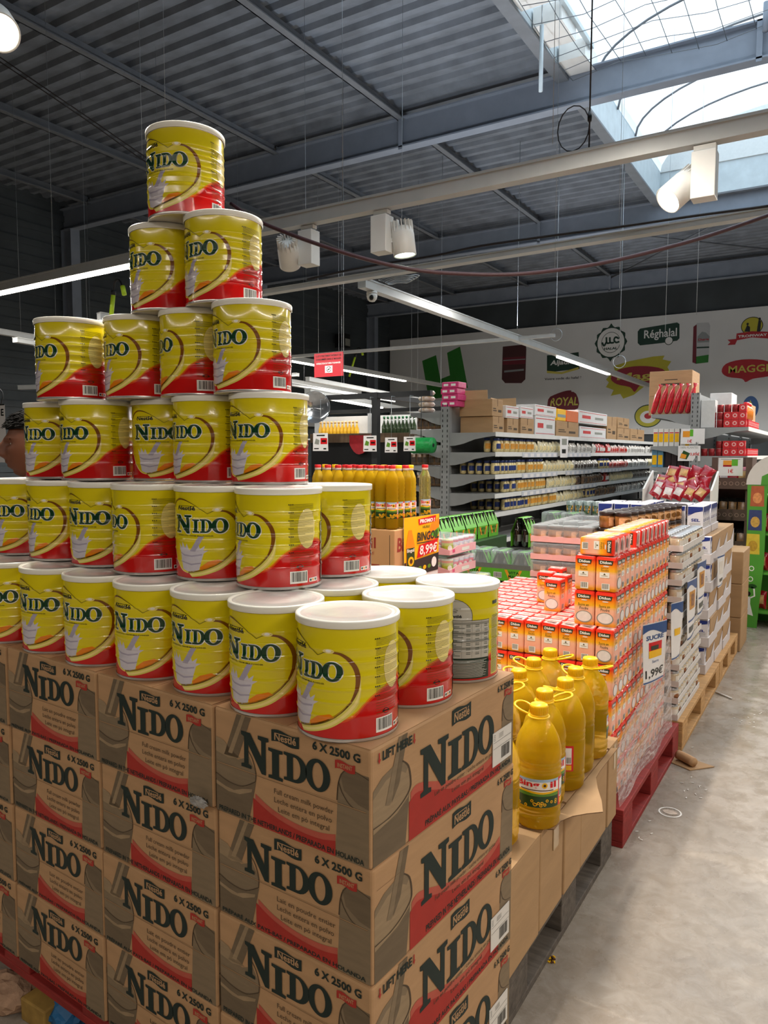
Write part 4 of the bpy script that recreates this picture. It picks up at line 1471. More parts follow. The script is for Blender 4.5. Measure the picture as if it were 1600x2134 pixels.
tag(mb.build('paper_shreds'), 'tiny white paper shreds scattered on the aisle floor', 'litter', kind='stuff')

# ------------------------------------------------------------------ hanging price sheets
M_SHEET = mat('price_sheet', '#e6e3e2', 0.35, var=0.02)
M_SBLUE = mat('price_sheet_blue', '#2d4f86', 0.4, var=0.05)
M_SPINK = mat('price_sheet_red', '#c8323a', 0.4, var=0.05)


def price_sheet(label, o, ex, w_, h_, art, bend=.02, name='price_sheet'):
    """sheet hanging by its top edge: o = upper left corner, ex = direction of its width"""
    ex = Vector(ex).normalized()
    n = ex.cross(Vector((0, 0, 1)))
    o = Vector(o)
    mb = MB()
    nx, ny = 6, 6
    def P(u, v, h=0.0):
        k = bend * (sin(2.4 * u + 1.2 * v) - .3) * (.3 + .7 * v)
        return o + ex * (u * w_) + Vector((0, 0, -v * h_)) + n * (k + h)
    vs = [P(i / nx, j / ny) for j in range(ny + 1) for i in range(nx + 1)]
    fs = [(j * (nx + 1) + i, (j + 1) * (nx + 1) + i, (j + 1) * (nx + 1) + i + 1, j * (nx + 1) + i + 1) for j in range(ny) for i in range(nx)]
    mb.add(vs, fs, M_SHEET, True)
    mb.add([p - n * .0012 for p in vs], [tuple(reversed(f)) for f in fs], M_SHEET, True)
    for sh, m, l in art:
        bm = bmesh.new()
        q = [bm.verts.new((u, v, 0)) for u, v in sh[0]]
        for f in sh[1]:
            try:
                bm.faces.new([q[i] for i in f])
            except ValueError:
                pass
        for k in range(1, nx):
            bmesh.ops.bisect_plane(bm, geom=bm.verts[:] + bm.edges[:] + bm.faces[:], plane_co=(k / nx, 0, 0), plane_no=(1, 0, 0), dist=1e-6)
        for k in range(1, ny):
            bmesh.ops.bisect_plane(bm, geom=bm.verts[:] + bm.edges[:] + bm.faces[:], plane_co=(0, k / ny, 0), plane_no=(0, 1, 0), dist=1e-6)
        bm.verts.index_update()
        mb.add([P(v.co.x, 1 - v.co.y, .0006 + .0006 * l) for v in bm.verts], [[v.index for v in f.verts] for f in bm.faces], m)
        bm.free()
    return tag(mb.build(name), label, 'price sheet')


def wave(y0, y1):
    return band([(i / 10, y1) for i in range(11)], [(i / 10, y0 + .05 * sin(i * .5)) for i in range(11)])


art = [(wave(.84, .99), M_SBLUE, 0), (textbox('SUCRE', .12, .72, .85, .80, .03), M_SBLUE, 1), (rect(.22, .42, .78, .68), M_LABR, 0), (rect(.22, .42, .78, .54), M_LABY, 1),
       (rect(.3, .55, .62, .62), M_STAG, 2), (textbox('Sucre', .35, .33, .65, .38), M_SBLUE, 1), (textbox('1,99€', .08, .07, .92, .24, .015), M_INK, 1), (rect(0, .01, 1, .035), M_SBLUE, 1)]
p = onx(1338, 1302, -.66); p.x = -.655
price_sheet('white price sheet with blue waves reading 1,99 hanging on the sugar packs', (p.x, p.y, p.z), (.35, 1, 0), .17, .24, art, .012)
p2 = onx(1372, 1272, -.60)
price_sheet('second half of the folded sugar price sheet, standing out towards the aisle', (-.585, p.y + .175, p2.z + .0), (.28, 1, 0), .10, .235, art[:1] + art[3:4] + art[7:], .012)

# ------------------------------------------------------------------ trays of small jars
M_TRAY = mat('tray_board', '#d2cdc8', 0.6, var=0.03)
M_GLASSJ = mat('jar_glass', '#cdbb9e', 0.08, var=0.25, scale=25, spec=0.7, coat=0.5)
M_JLID = mat('jar_lid_silver', '#b9bcc0', 0.3, 0.6, var=0.03)
M_JLAB = mat('jar_label', '#ddd6cc', 0.4, var=0.04)
M_JPIC = mat('jar_label_picture', '#a8693a', 0.4, var=0.45, scale=90, col2='#5d3a1f')
M_JORA = mat('jar_label_amber', '#c98a2c', 0.4, var=0.3, scale=70)


def jar_mesh(pic):
    mb = MB()
    R = .031
    mb.lathe([(R - .004, 0), (R, .004), (R, .055), (R - .004, .060)], M_GLASSJ, 16)
    mb.lathe([(R - .003, .060), (R - .002, .061), (R - .002, .070), (R - .004, .072), (0, .072)], M_JLID, 16, cap0=False)
    curved(mb, rect(-1.1, .012, 1.1, .05), M_JLAB, R, 0, 1, .4)
    if pic:
        curved(mb, ell(0, .03, .62, .016, 10), M_JPIC, R, 0, 2, .4)
    return mb.mesh('jar_body')


ME_JAR = [jar_mesh(0), jar_mesh(1)]
JY0, JX = 3.80, -.655
rj = random.Random(21)
for t in range(11):
    z = .146 + t * .0835
    for k in range(2):
        lab = f'pale cardboard tray of small jars, {nth(t + 1)} layer up, {("nearer", "farther")[k]} of two along the aisle'
        tr = thing('jar_tray', lab, 'tray', (JX, JY0 + k * .318, z), 0, 'trays of small jars')
        mb = MB()
        mb.box(-.135, 0, 0, -.001, .314, .003, M_TRAY)
        mb.box(-.004, 0, .003, 0, .314, .029, M_TRAY); mb.box(-.135, 0, .003, -.131, .314, .029, M_TRAY)
        mb.box(-.131, 0, .003, -.004, .003, .029, M_TRAY); mb.box(-.131, .311, .003, -.004, .314, .029, M_TRAY)
        mb.build('tray_board', tr)
        for j in range(5):
            for r in range(2 if t == 10 else 1):
                if k == 1 and r == 0 and j == 9:
                    continue
                o = put('jar', ME_JAR[1 if (k * 5 + j + t) % 4 == 1 else 0], None, (JX - .036 - r * .063, JY0 + k * .318 + .032 + j * .0625, z + .0035), (0, 0, rj.uniform(-.5, .3)))
                tag(o, f'small jar {nth(k * 5 + j + 1)} along the aisle' + (', back row' if r else '') + f', {nth(t + 1)} tray layer up', 'jar', 'small jars on trays')
arts = [(wave(.86, .98), M_SBLUE, 0), (rect(.2, .5, .8, .8), M_JORA, 0), (rect(.35, .55, .65, .75), M_JPIC, 1), (rect(.1, .3, .9, .33), M_SBLUE, 0), (rect(.15, .12, .8, .22), M_INK, 1), (rect(0, .02, 1, .05), M_SBLUE, 1)]
p = onx(1425, 1225, -.62)
price_sheet('white price sheet with blue edges hanging on the nearer jar trays', (-.64, 3.86, p.z), (.06, 1, 0), .19, .30, arts, .012)
p = onx(1447, 1200, -.60)
price_sheet('white price sheet with blue edges hanging on the farther jar trays', (-.64, 4.14, p.z + .02), (.06, 1, 0), .19, .28, arts, .012)

# brown jars with dark lids, two layers
M_BJAR = mat('brown_jar', '#a9743a', 0.2, var=0.3, scale=30, col2='#6b431c', coat=0.4)
M_BLID = mat('brown_lid', '#2e201b', 0.35, var=0.1)
M_BLAB = mat('brown_jar_label', '#d8a777', 0.4, var=0.2, scale=60)


def bjar():
    mb = MB(); R = .04
    mb.lathe([(R - .005, 0), (R, .005), (R, .06), (R - .003, .066)], M_BJAR, 18)
    mb.lathe([(R - .001, .064), (R + .001, .065), (R + .001, .083), (R - .003, .085), (0, .085)], M_BLID, 18, cap0=False)
    curved(mb, rect(-1.2, .012, 1.2, .056), M_BLAB, R, 0, 1, .35)
    curved(mb, ell(0, .034, .5, .016, 10), M_BJAR, R, 0, 2, .35)
    curved(mb, poly([(.5, .02), (.9, .02), (.7, .05)]), M_BJAR, R, 0, 2, .35)
    return mb.mesh('jar_body')


ME_BJ = bjar()
zb = .980
for t in range(2):
    for i in range(10):
        q = Vector((-.975, 3.93, 0)).lerp(Vector((-.845, 4.76, 0)), i / 9)
        o = put('brown_jar', ME_BJ, None, (q.x, q.y, zb + t * .0865), (0, 0, rj.uniform(-1.2, .2)))
        tag(o, f'brown jar with dark lid, {nth(i + 1)} from the near end of the {("lower", "upper")[t]} row', 'jar', 'brown jars with dark lids')
        o = put('brown_jar', ME_BJ, None, (q.x - .086, q.y + .014, zb + t * .0865), (0, 0, rj.uniform(-1.2, .2)))
        tag(o, f'brown jar in the row behind, {nth(i + 1)} from the near end, {("lower", "upper")[t]} one', 'jar', 'brown jars with dark lids')
for a, b, lab in ((3.80, 4.185, 'nearer'), (4.19, 4.66, 'farther')):
    tag(MB().box(-1.45 if a > 4 else -1.10, a, .146, -.80, b, zb - .001, M_CARD2, bev=.005).build('plain_carton'), f'{lab} plain brown carton under the brown jars', 'carton')
tag(MB().box(-1.45, 4.665, .146, -1.27, 4.86, zb - .001, M_CARD2, bev=.005).build('plain_carton'), 'narrow plain brown carton left of the salt', 'carton')

# jars in shrink film further left, with grey tins behind
M_SHRINK = mat('shrink_film', '#dfe9ea', 0.12, var=0, alpha=0.28, spec=0.8)
M_PINKT = mat('pink_tray', '#e3b1ad', 0.6, var=0.04)


def jar_pack(label, x, y, z, nx, ny, group):
    t = thing('jar_multipack', label, 'jar pack', (x, y, z), 0, group)
    mb = MB(); mb.box(0, 0, 0, nx * .083, ny * .083, .03, M_PINKT); mb.build('tray', t)
    mb = MB(); mb.box(-.002, -.002, .031, nx * .083 + .002, ny * .083 + .002, .0925, M_SHRINK, bev=.01); mb.build('shrink_film', t)
    for i in range(nx):
        for j in range(ny):
            if i and i < nx - 1 and j and j < ny - 1:
                continue
            o = put('jar', ME_BJ, t, (i * .083 + .0415, j * .083 + .0415, .004))


tag(MB().box(-1.45, 3.80, .146, -1.105, 4.185, .693, M_CARD2, bev=.005).build('plain_carton'), 'plain brown carton under the nearest film wrapped jars', 'carton')
for k in range(4):
    jar_pack(f'film wrapped tray of brown jars left of the jar rows, {nth(k + 1)} from below', -1.44, 3.84, .694 + .0955 * k, 4, 4, 'film wrapped jar packs')
jar_pack('film wrapped tray of brown jars left of the jar rows, far one', -1.44, 4.20, zb, 4, 5, 'film wrapped jar packs')
M_VITAC = mat('grey_can', '#8f9c9c', 0.35, 0.3, var=0.05)
M_VITAG = mat('malt_label_green', '#5fae2a', 0.35, var=0.06)
M_VITAO = mat('malt_label_orange', '#e7972a', 0.35, var=0.05)
M_VITAD = mat('malt_label_dark', '#1f4a1c', 0.35, var=0.05)
mbc = MB()
mbc.lathe([(.028, 0), (.033, .006), (.033, .105), (.027, .115), (.0265, .116)], M_VITAC, 16)
curved(mbc, poly([(-.9, .08), (-.5, .08), (-.3, .03), (-.5, .03)]), M_VITAO, .033, 0, 1, .3)
curved(mbc, poly([(.5, .08), (.9, .08), (.5, .03), (.3, .03)]), M_VITAO, .033, 0, 1, .3)
curved(mbc, textbox('VITA', -.75, .058, .75, .085, .03), M_VITAD, .033, 0, 2, .3)
curved(mbc, textbox('MALT', -.75, .02, .75, .05, .03), M_VITAD, .033, 0, 2, .3)
ME_CAN = mbc.mesh('can')
for i in range(5):
    for j in range(2):
        o = put('drink_can', ME_CAN, None, (-1.83 + i * .068, 5.745 + j * .068, .97), (0, 0, -pi / 2))
        tag(o, f'grey drink can, {nth(i + 1)} from the left in the {("front", "back")[j]} row left of the salt', 'can', 'grey drink cans left of the salt')
tag(MB().box(-1.86, 5.71, .0, -1.47, 5.93, .969, M_CARD2, bev=.004).build('plain_carton'), 'brown carton block under the grey drink cans', 'carton')

# ------------------------------------------------------------------ salt
M_SALT = mat('salt_pack', '#dcd9de', 0.4, var=0.03)
M_SALTB = mat('salt_blue', '#23347f', 0.4, var=0.05)
M_SALTT = mat('salt_tray', '#cfc8c8', 0.55, var=0.03)


def salt_mesh():
    mb = MB()
    mb.box(-.045, -.028, 0, .045, .028, .128, M_SALT, bev=.004)
    for o, ex, wd in (((-.045, -.028, 0), (1, 0, 0), .09), ((.045, -.028, 0), (0, 1, 0), .056)):
        F = lambda sh, m, l: mb.flat(xf(sh, wd, .128), m, o, ex, (0, 0, 1), .0003 + .0003 * l)
        F(poly([(.04, .97), (.96, .97), (.96, .82), (.04, .58)]), M_SALTB, 0)
        F(stroke([(.04, .54), (.5, .72), (.96, .79)], .03), M_SALTB, 0)
        F(textbox('SEL', .25, .28, .8, .42, .04), M_SALTB, 0)
        for k in range(3):
            F(rect(.15, .08 + k * .06, .85, .10 + k * .06), M_BOWLR, 0)
    return mb.mesh('pack_body')


ME_SALT = salt_mesh()
SY = 4.70
rz_ = random.Random(31)
lev = ['lowest', 'second', 'third', 'fourth', 'fifth']
for t in range(5):
    for k in range(3):
        z = .146 + t * .165
        dx = rz_.uniform(-.012, .008)
        c = thing('salt_carton', f'brown and white salt carton, {lev[t]} layer up, {("nearest", "middle", "farthest")[k]} along the aisle', 'carton', (-.655 + dx, SY + k * .345, z), 0, 'salt cartons')
        mb = MB(); mb.box(-.58, 0, 0, 0, .34, .06, M_SALTT, bev=.003); mb.slab([(0, 0), (.34, 0), (.34, .13), (.20, .06), (0, .06)], M_SALTT, (.0, 0, 0), (0, 1, 0), (0, 0, 1), .0012); mb.build('tray', c)
        mb = MB(); mb.box(-.58, .0 if k else .07, .06, -.002, .338, .163, M_CARD2, bev=.003); mb.build('carton_body', c)
        if k == 0:
            for i in range(6):
                o = put('salt_pack', ME_SALT, None, (-.655 + dx - .05 - i * .097, SY + .034, z + .0605), (0, 0, 0))
                o.scale = (1, 1, .79)
                tag(o, f'blue and white salt pack {nth(i + 1)} from the aisle in the front, {lev[t]} carton layer up', 'salt pack', 'salt packs in the cartons')
zt = .146 + 5 * .165
for k in range(2):
    for q in range(2):
        c = thing('salt_tray', f'white tray of salt packs on top of the salt, {("right", "left")[k]} one in the {("front", "back")[q]}', 'tray', (-.70 - k * .33, SY + .01 + q * .30, zt), 0, 'top trays of salt')
        MB().box(-.31, 0, 0, 0, .27, .045, M_SALTT, bev=.003).build('tray', c)
        for i in range(3):
            for j in range(4):
                if j and i and q:
                    continue
                o = put('salt_pack', ME_SALT, None, (-.70 - k * .33 - .052 - i * .1, SY + .045 + q * .30 + j * .06, zt + .0455), (0, 0, 0))
                tag(o, f'salt pack {nth(i + 1)} from the right, {nth(j + 1)} row back, in the {("right", "left")[k]} {("front", "back")[q]} top tray', 'salt pack', 'salt packs in the top trays')
p = onx(1492, 1165, -.62)
price_sheet('narrow white price sheet hanging on the salt cartons', (-.632, 4.80, p.z), (.1, 1, 0), .16, .19, [(rect(0, .93, 1, .98), M_SBLUE, 0), (rect(.2, .4, .8, .8), M_JLAB, 0), (rect(.2, .16, .8, .26), M_INK, 0), (rect(0, .03, 1, .06), M_SBLUE, 0)], .01)
for k, (z0, z1) in enumerate(((.0, .25), (.252, .50), (.502, .74))):
    c = tag(MB().box(-1.25, 5.98, z0, -.615, 6.40, z1, M_CARD2, bev=.006).build('plain_carton'), f'plain brown carton {("at the bottom", "in the middle", "on top")[k]} of the pile behind the salt', 'carton', 'plain cartons behind the salt')

# ------------------------------------------------------------------ display bin of red bags
M_CHIPR = mat('red_foil', '#b3121f', 0.22, var=0.35, scale=14, bump=0.5, bscale=18, coat=0.4, col2='#8a0f22')
M_CHIPG = mat('gold_foil', '#cfa368', 0.25, var=0.3, scale=20, bump=0.4, bscale=18)
M_CHIPW = mat('white_foil', '#e0d6d2', 0.25, var=0.15, scale=20, bump=0.3)
M_DISPW = mat('display_board_white', '#dedcd8', 0.5, var=0.02)
M_CRATE = mat('brown_display_board', '#5d473e', 0.65, var=0.12, scale=12)
M_CRATE2 = mat('brown_display_print', '#94796a', 0.65, var=0.1)
t = thing('bag_display', 'white edged display bin heaped with red snack bags behind the salt', 'display bin', (-1.18, 6.62, 0))
mb = MB(); mb.box(-.27, -.16, 0, .27, .18, 1.04, M_CRATE, bev=.004); mb.build('bin_body', t)
mb = MB()
for x in (-.27, .255):
    mb.slab([(-.16, 0), (.18, 0), (.18, .27), (-.16, .12)], M_DISPW, (x, 0, 1.04), (0, 1, 0), (0, 0, 1), .015)
mb.box(-.255, -.175, 1.01, .255, -.16, 1.06, M_DISPW)
mb.build('bin_side', t)


def bag_mesh(seed, col, w_=.16, h_=.2, d=.06):
    """pillow bag, crimped at both ends"""
    rnd = random.Random(seed)
    mb = MB(); nx, ny = 10, 12
    vs = []
    for sgn in (1, -1):
        for j in range(ny + 1):
            for i in range(nx + 1):
                u, v = i / nx * 2 - 1, j / ny * 2 - 1
                f = max(0, (1 - abs(v) ** 3)) * max(0, 1 - abs(u) ** 2.5) ** .6
                pin = 1 - .06 * (1 - abs(v)) - (.05 if abs(v) > .9 else 0) * 0
                vs.append((u * w_ / 2 * pin, sgn * (d / 2 * f + .0006) + .006 * sin(5 * u + seed) * (1 - f), v * h_ / 2 + .004 * sin(4 * u + seed) * abs(v) + rnd.uniform(-.0015, .0015)))
    k = (nx + 1) * (ny + 1)
    f1 = [(j * (nx + 1) + i, j * (nx + 1) + i + 1, (j + 1) * (nx + 1) + i + 1, (j + 1) * (nx + 1) + i) for j in range(ny) for i in range(nx)]
    mid = [f for n_, f in enumerate(f1) if 3 <= n_ // nx <= 8 and 2 <= n_ % nx <= 7]
    rest = [f for f in f1 if f not in mid]
    mb.add(vs, [tuple(reversed(f)) for f in rest] + [tuple(k + i for i in f) for f in rest], col[0], True)
    mb.add(vs, [tuple(reversed(f)) for f in mid] + [tuple(k + i for i in f) for f in mid], col[1], True)
    return mb.mesh('bag')


ME_BAG = [bag_mesh(1, (M_CHIPR, M_CHIPG)), bag_mesh(2, (M_CHIPR, M_CHIPW)), bag_mesh(3, (M_CHIPR, M_CHIPR))]
rb = random.Random(41)
n = 0
for r, (cnt, y, z) in enumerate(((5, -.06, 1.135), (5, .0, 1.18), (5, .07, 1.22), (4, .12, 1.29))):
    for i in range(cnt):
        n += 1
        x = -.17 + .34 * i / (cnt - 1) * (1 if r < 3 else .8) + (.08 if r == 3 else 0)
        o = put('snack_bag', ME_BAG[rb.randrange(3)], None, (-1.18 + x, 6.62 + y, z), (radians(rb.uniform(-50, -25)), radians(rb.uniform(-35, 35)), rb.uniform(-.3, .3)))
        o.scale = (.66, .66, .66)
        tag(o, f'red snack bag {nth(i + 1)} from the left, {("front", "second", "third", "highest")[r]} row of the display bin', 'snack bag', 'red snack bags in the display bin')

# brown display crates stacked as a column
for k in range(5):
    z = .0 + k * .285
    y0 = 7.38 if k < 4 else 7.34
    c = thing('display_crate', f'dark brown cardboard display crate with open front, {("lowest", "second", "third", "fourth", "topmost")[k]} of the column', 'crate', (-.88, y0, z), 0, 'brown display crates')
    mb = MB(); W = .165
    mb.box(-W, 0, 0, W, .38, .012, M_CRATE); mb.box(-W, .37, .012, W, .38, .283, M_CRATE)
    mb.box(-W, 0, .012, -W + .05, .012, .283, M_CRATE); mb.box(W - .05, 0, .012, W, .012, .283, M_CRATE)
    mb.box(-W, .012, .012, -W + .008, .37, .283, M_CRATE); mb.box(W - .008, .012, .012, W, .37, .283, M_CRATE)
    mb.box(-W + .05, 0, .012, W - .05, .012, .10, M_CRATE)
    for i in range(5):
        mb.flat(poly(ell_pts(-.1 + .05 * i, .05, .018, .018, 14), [ell_pts(-.1 + .05 * i, .05, .012, .012, 14)]), M_CRATE2, (0, -.0006, 0), (1, 0, 0), (0, 0, 1))
    for y in (.10, .22, .31):
        mb.flat(poly(ell_pts(y, .14, .04, .07, 16), [ell_pts(y, .14, .03, .055, 16)]), M_CRATE2, (W + .0006, 0, 0), (0, 1, 0), (0, 0, 1))
        mb.flat(ell(y, .13, .02, .04, 10), M_CRATE2, (W + .0006, 0, 0), (0, 1, 0), (0, 0, 1))
    mb.build('crate_body', c)
    for i in range(3):
        o = put('crate_bag', ME_BAG[(i + k) % 3] if k == 4 else bag_mesh(50 + i + k * 3, (mat('black_bag', '#1c1b1c', .25, var=.2, bump=.3), mat('biscuit_picture', '#8f6a3f', .3, var=.4, scale=40))), None,
                (-.88 - .078 + .078 * i, y0 + .13, z + .118), (radians(-14), 0, rb.uniform(-.1, .1)))
        o.scale = (.72, .8, .8)
        tag(o, f'{"red" if k == 4 else "black"} bag {nth(i + 1)} from the left in the {("lowest", "second", "third", "fourth", "topmost")[k]} brown crate', 'snack bag', 'bags in the brown crates')
art2 = [(rect(.2, .5, .55, .85), M_VITAO, 0), (rect(.2, .5, .55, .6), M_CHIPR, 1), (rect(.55, .55, .8, .92), M_VITAG, 0), (textbox('1€', .42, .15, .62, .38, .015), M_LABR, 0), (rect(.1, .9, .9, .93), M_BOWLR, 1)]
p = dep(1508, 950, 6.6)
price_sheet('white offer sheet hanging on the top brown crate', (-.985, 7.30, 1.42), (1, -.02, 0), .20, .16, art2, .02)

# ------------------------------------------------------------------ green stand with snack bags pictured on its side
M_GSTAND = mat('green_board', '#4f9a33', 0.45, var=0.06, scale=5)
M_GARCH = mat('pale_arch_board', '#d5d0ca', 0.5, var=0.02)
t = thing('snack_stand', 'tall green cardboard snack stand with pale arched top at the right edge', 'stand', (0, 0, 0))
GY0, GY1 = 6.9, 7.25
mb = MB()
prof = [(-.765, 0), (-.28, 0), (-.28, 1.2), (-.70, 1.2), (-.695, .85)]
mb.slab([(-.765, 0), (-.59, 0), (-.555, .55), (-.55, 1.2), (-.70, 1.2), (-.69, .7)], M_GSTAND, (0, GY0, 0), (1, 0, 0), (0, 0, 1), .012)
mb.box(-.69, GY0 + .0, .01, -.675, GY1, 1.2, M_GSTAND)
for z in (.12, .45, .78, 1.1):
    mb.box(-.675, GY0 + .02, z, -.25, GY1, z + .015, M_GSTAND)
mb.box(-.675, GY1, 0, -.25, GY1 + .012, 1.2, M_GSTAND)
mb.build('stand_body', t)
mb = MB()
arc = [(-.71, 1.2)] + [(-.71 + .24 * (1 - cos(a)), 1.2 + .25 * sin(a)) for a in [pi / 2 * i / 10 for i in range(1, 11)]] + [(-.47, 1.2)]
mb.slab(arc, M_GARCH, (0, GY0 - .005, 0), (1, 0, 0), (0, 0, 1), .012)
mb.slab([(-.60, 1.2), (-.595, 1.27), (-.54, 1.30), (-.47, 1.30), (-.47, 1.2)], M_GSTAND, (0, GY0 - .012, 0), (1, 0, 0), (0, 0, 1), .006)
mb.build('arched_header', t)
for (z, c1, c2) in ((1.02, '#b05a35', '#d98f55'), (.82, '#33406f', '#c9a04a'), (.62, '#d6bd3a', '#b9932a')):
    m1, m2 = mat('bag_print' + c1, c1, .5, var=.1), mat('bag_print' + c2, c2, .5, var=.2, scale=60)
    dx = -.02 * (1.02 - z) / .4
    mb = MB()
    mb.slab([(-.675 + dx, z), (-.57 + dx, z), (-.575 + dx, z + .17), (-.67 + dx, z + .17)], m1, (0, GY0 - .012, 0), (1, 0, 0), (0, 0, 1), .001)
    mb.flat(ell(-.622 + dx, z + .07, .035, .045, 14), m2, (0, GY0 - .0135, 0), (1, 0, 0), (0, 0, 1))
    mb.build('bag_picture', t)
mb = MB()
for i, (x, z) in enumerate(((-.70, .5), (-.645, .5), (-.705, .41), (-.65, .41))):
    mb.flat(poly(ell_pts(x, z, .02, .022, 14), [ell_pts(x, z, .014, .015, 14)]) if i else ell(x, z, .02, .022, 14), M_PWHITE, (0, GY0 - .0125, 0), (1, 0, 0), (0, 0, 1))
mb.build('badge_print', t)
mb = MB()
# dancing figure in a white dress with a basket
F = lambda sh, m, l=0: mb.flat(sh, m, (0, GY0 - .0125 - .0004 * l, 0), (1, 0, 0), (0, 0, 1))
F(poly([(-.70, .12), (-.62, .10), (-.645, .2), (-.645, .26), (-.675, .26), (-.68, .2)]), M_PWHITE)
F(ell(-.66, .285, .016, .02, 12), M_BLACK); F(ell(-.685, .28, .018, .03, 12), M_LABY)
F(stroke([(-.65, .25), (-.615, .27), (-.62, .33), (-.64, .345)], .012), M_PWHITE)
F(ell(-.635, .35, .035, .02, 12), M_VITAD); F(stroke([(-.68, .24), (-.71, .2), (-.725, .15)], .01), M_PWHITE)
mb.build('figure_print', t)
for k, z in enumerate((.135, .465, .795)):
    for i in range(3):
        o = put('stand_bag', ME_BAG[i % 3], None, (-.585 + .11 * i, GY0 + .14, z + .085), (radians(-8), 0, 0))
        o.scale = (.65, .8, .75)
        tag(o, f'red snack bag {nth(i + 1)} from the left on the {("lowest", "middle", "upper")[k]} shelf of the green stand', 'snack bag', 'bags on the green stand')

# ------------------------------------------------------------------ shelf gondolas
def gondola(label, xc, y0, y1, top, lr, ll, dr, dl, rail=True, y_end=None):
    """double sided steel shelving running along y"""
    t = thing('shelf_gondola', label, 'shelving', (xc, y0, 0))
    L = y1 - y0
    n = int(round(L / 1.33))
    for i in range(n + 1):
        y = L * i / n
        mb = MB(); mb.box(-.045, y - .03, 0, .045, y + .03, top, M_GREYMET)
        for k in range(int(top / .05)):
            mb.box(-.03, y - .0315, .06 + k * .05, -.022, y - .03, .085 + k * .05, M_DARKMET)
            mb.box(.022, y - .0315, .06 + k * .05, .03, y - .03, .085 + k * .05, M_DARKMET)
        mb.build('upright', t)
    mb = MB(); mb.box(-.012, .03, .1, .012, L - .03, top, M_GREYMET); mb.build('back_panel', t)
    for lv, d, s in ((lr, dr, 1), (ll, dl, -1)):
        for z in lv:
            mb = MB()
            x0, x1 = sorted((s * .045, s * d))
            mb.box(x0, .0, z - .022, x1, L, z, M_GREYMET)
            if rail:
                mb.box(*sorted((s * d, s * (d + .006)))[:1], 0, z - .04, sorted((s * d, s * (d + .006)))[1], L, z + .004, M_WHITE)
            mb.build('shelf', t)
            for y in [0.0] + ([L] if s > 0 else []):
                mb = MB()
                pr = [(.045, z - .002), (d, z - .002), (d, z - .035), (d * .82, z - .045), (d * .6, z - .065), (d * .38, z - .105), (d * .2, z - .125), (.045, z - .128)]
                mb.slab([(s * a, b) for a, b in pr], M_GREYMET, (0, y - .004 - .004, 0), (1, 0, 0), (0, 0, 1), .004)
                mb.build('bracket', t)
    return t


GX, GY = -3.37, 6.62
LV_R = [.30, .62, .885, 1.065, 1.25, 1.465, 1.655]
gondola('long grey steel shelving with dry goods on five visible shelves', GX, GY, 14.6, 1.91, LV_R, [.6, .9, 1.12, 1.33, 1.535, 1.69, 1.86], .52, .40)

# goods on the aisle face of the long shelving
def packet(nm, body, topc, lab, w_=.075, d=.07, h_=.14, round_=True, tilt=0.0):
    mb = MB()
    if round_:
        mb.lathe([(.018, 0), (w_ * .45, .006), (w_ * .48, h_ * .35), (w_ * .44, h_ * .72), (w_ * .32, h_ * .86)], body, 10)
        mb.lathe([(w_ * .34, h_ * .80), (w_ * .40, h_ * .9), (w_ * .46, h_), (0, h_ * 1.0)], topc, 10)
        curved(mb, rect(-1.0, h_ * .25, 1.0, h_ * .62), lab, w_ * .485, 0, 1, .4)
    else:
        vs, fs = [], []
        nx, ny = 5, 5
        for sg in (1, -1):
            for j in range(ny + 1):
                for i in range(nx + 1):
                    u, v = i / nx * 2 - 1, j / ny
                    f = max(0, 1 - abs(u) ** 2.5) * (1 - (2 * v - .85) ** 2 * .75 if v < .93 else .1)
                    vs.append((sg * d / 2 * max(f, .04), u * w_ / 2 * (1 - .12 * v), v * h_))
        k = (nx + 1) * (ny + 1)
        f1 = [(j * (nx + 1) + i, j * (nx + 1) + i + 1, (j + 1) * (nx + 1) + i + 1, (j + 1) * (nx + 1) + i) for j in range(ny) for i in range(nx)]
        tp = [f for q, f in enumerate(f1) if q // nx == ny - 1]; rest = [f for f in f1 if f not in tp]
        mid = [f for q, f in enumerate(f1) if 1 <= q // nx <= 2 and 1 <= q % nx <= 3]; rest = [f for f in rest if f not in mid]
        for grp, m in ((tp, topc), (rest, body), (mid, lab)):
            mb.add(vs, [f for f in grp] + [tuple(reversed([k + i for i in f])) for f in grp], m, True)
    return mb.mesh(nm)


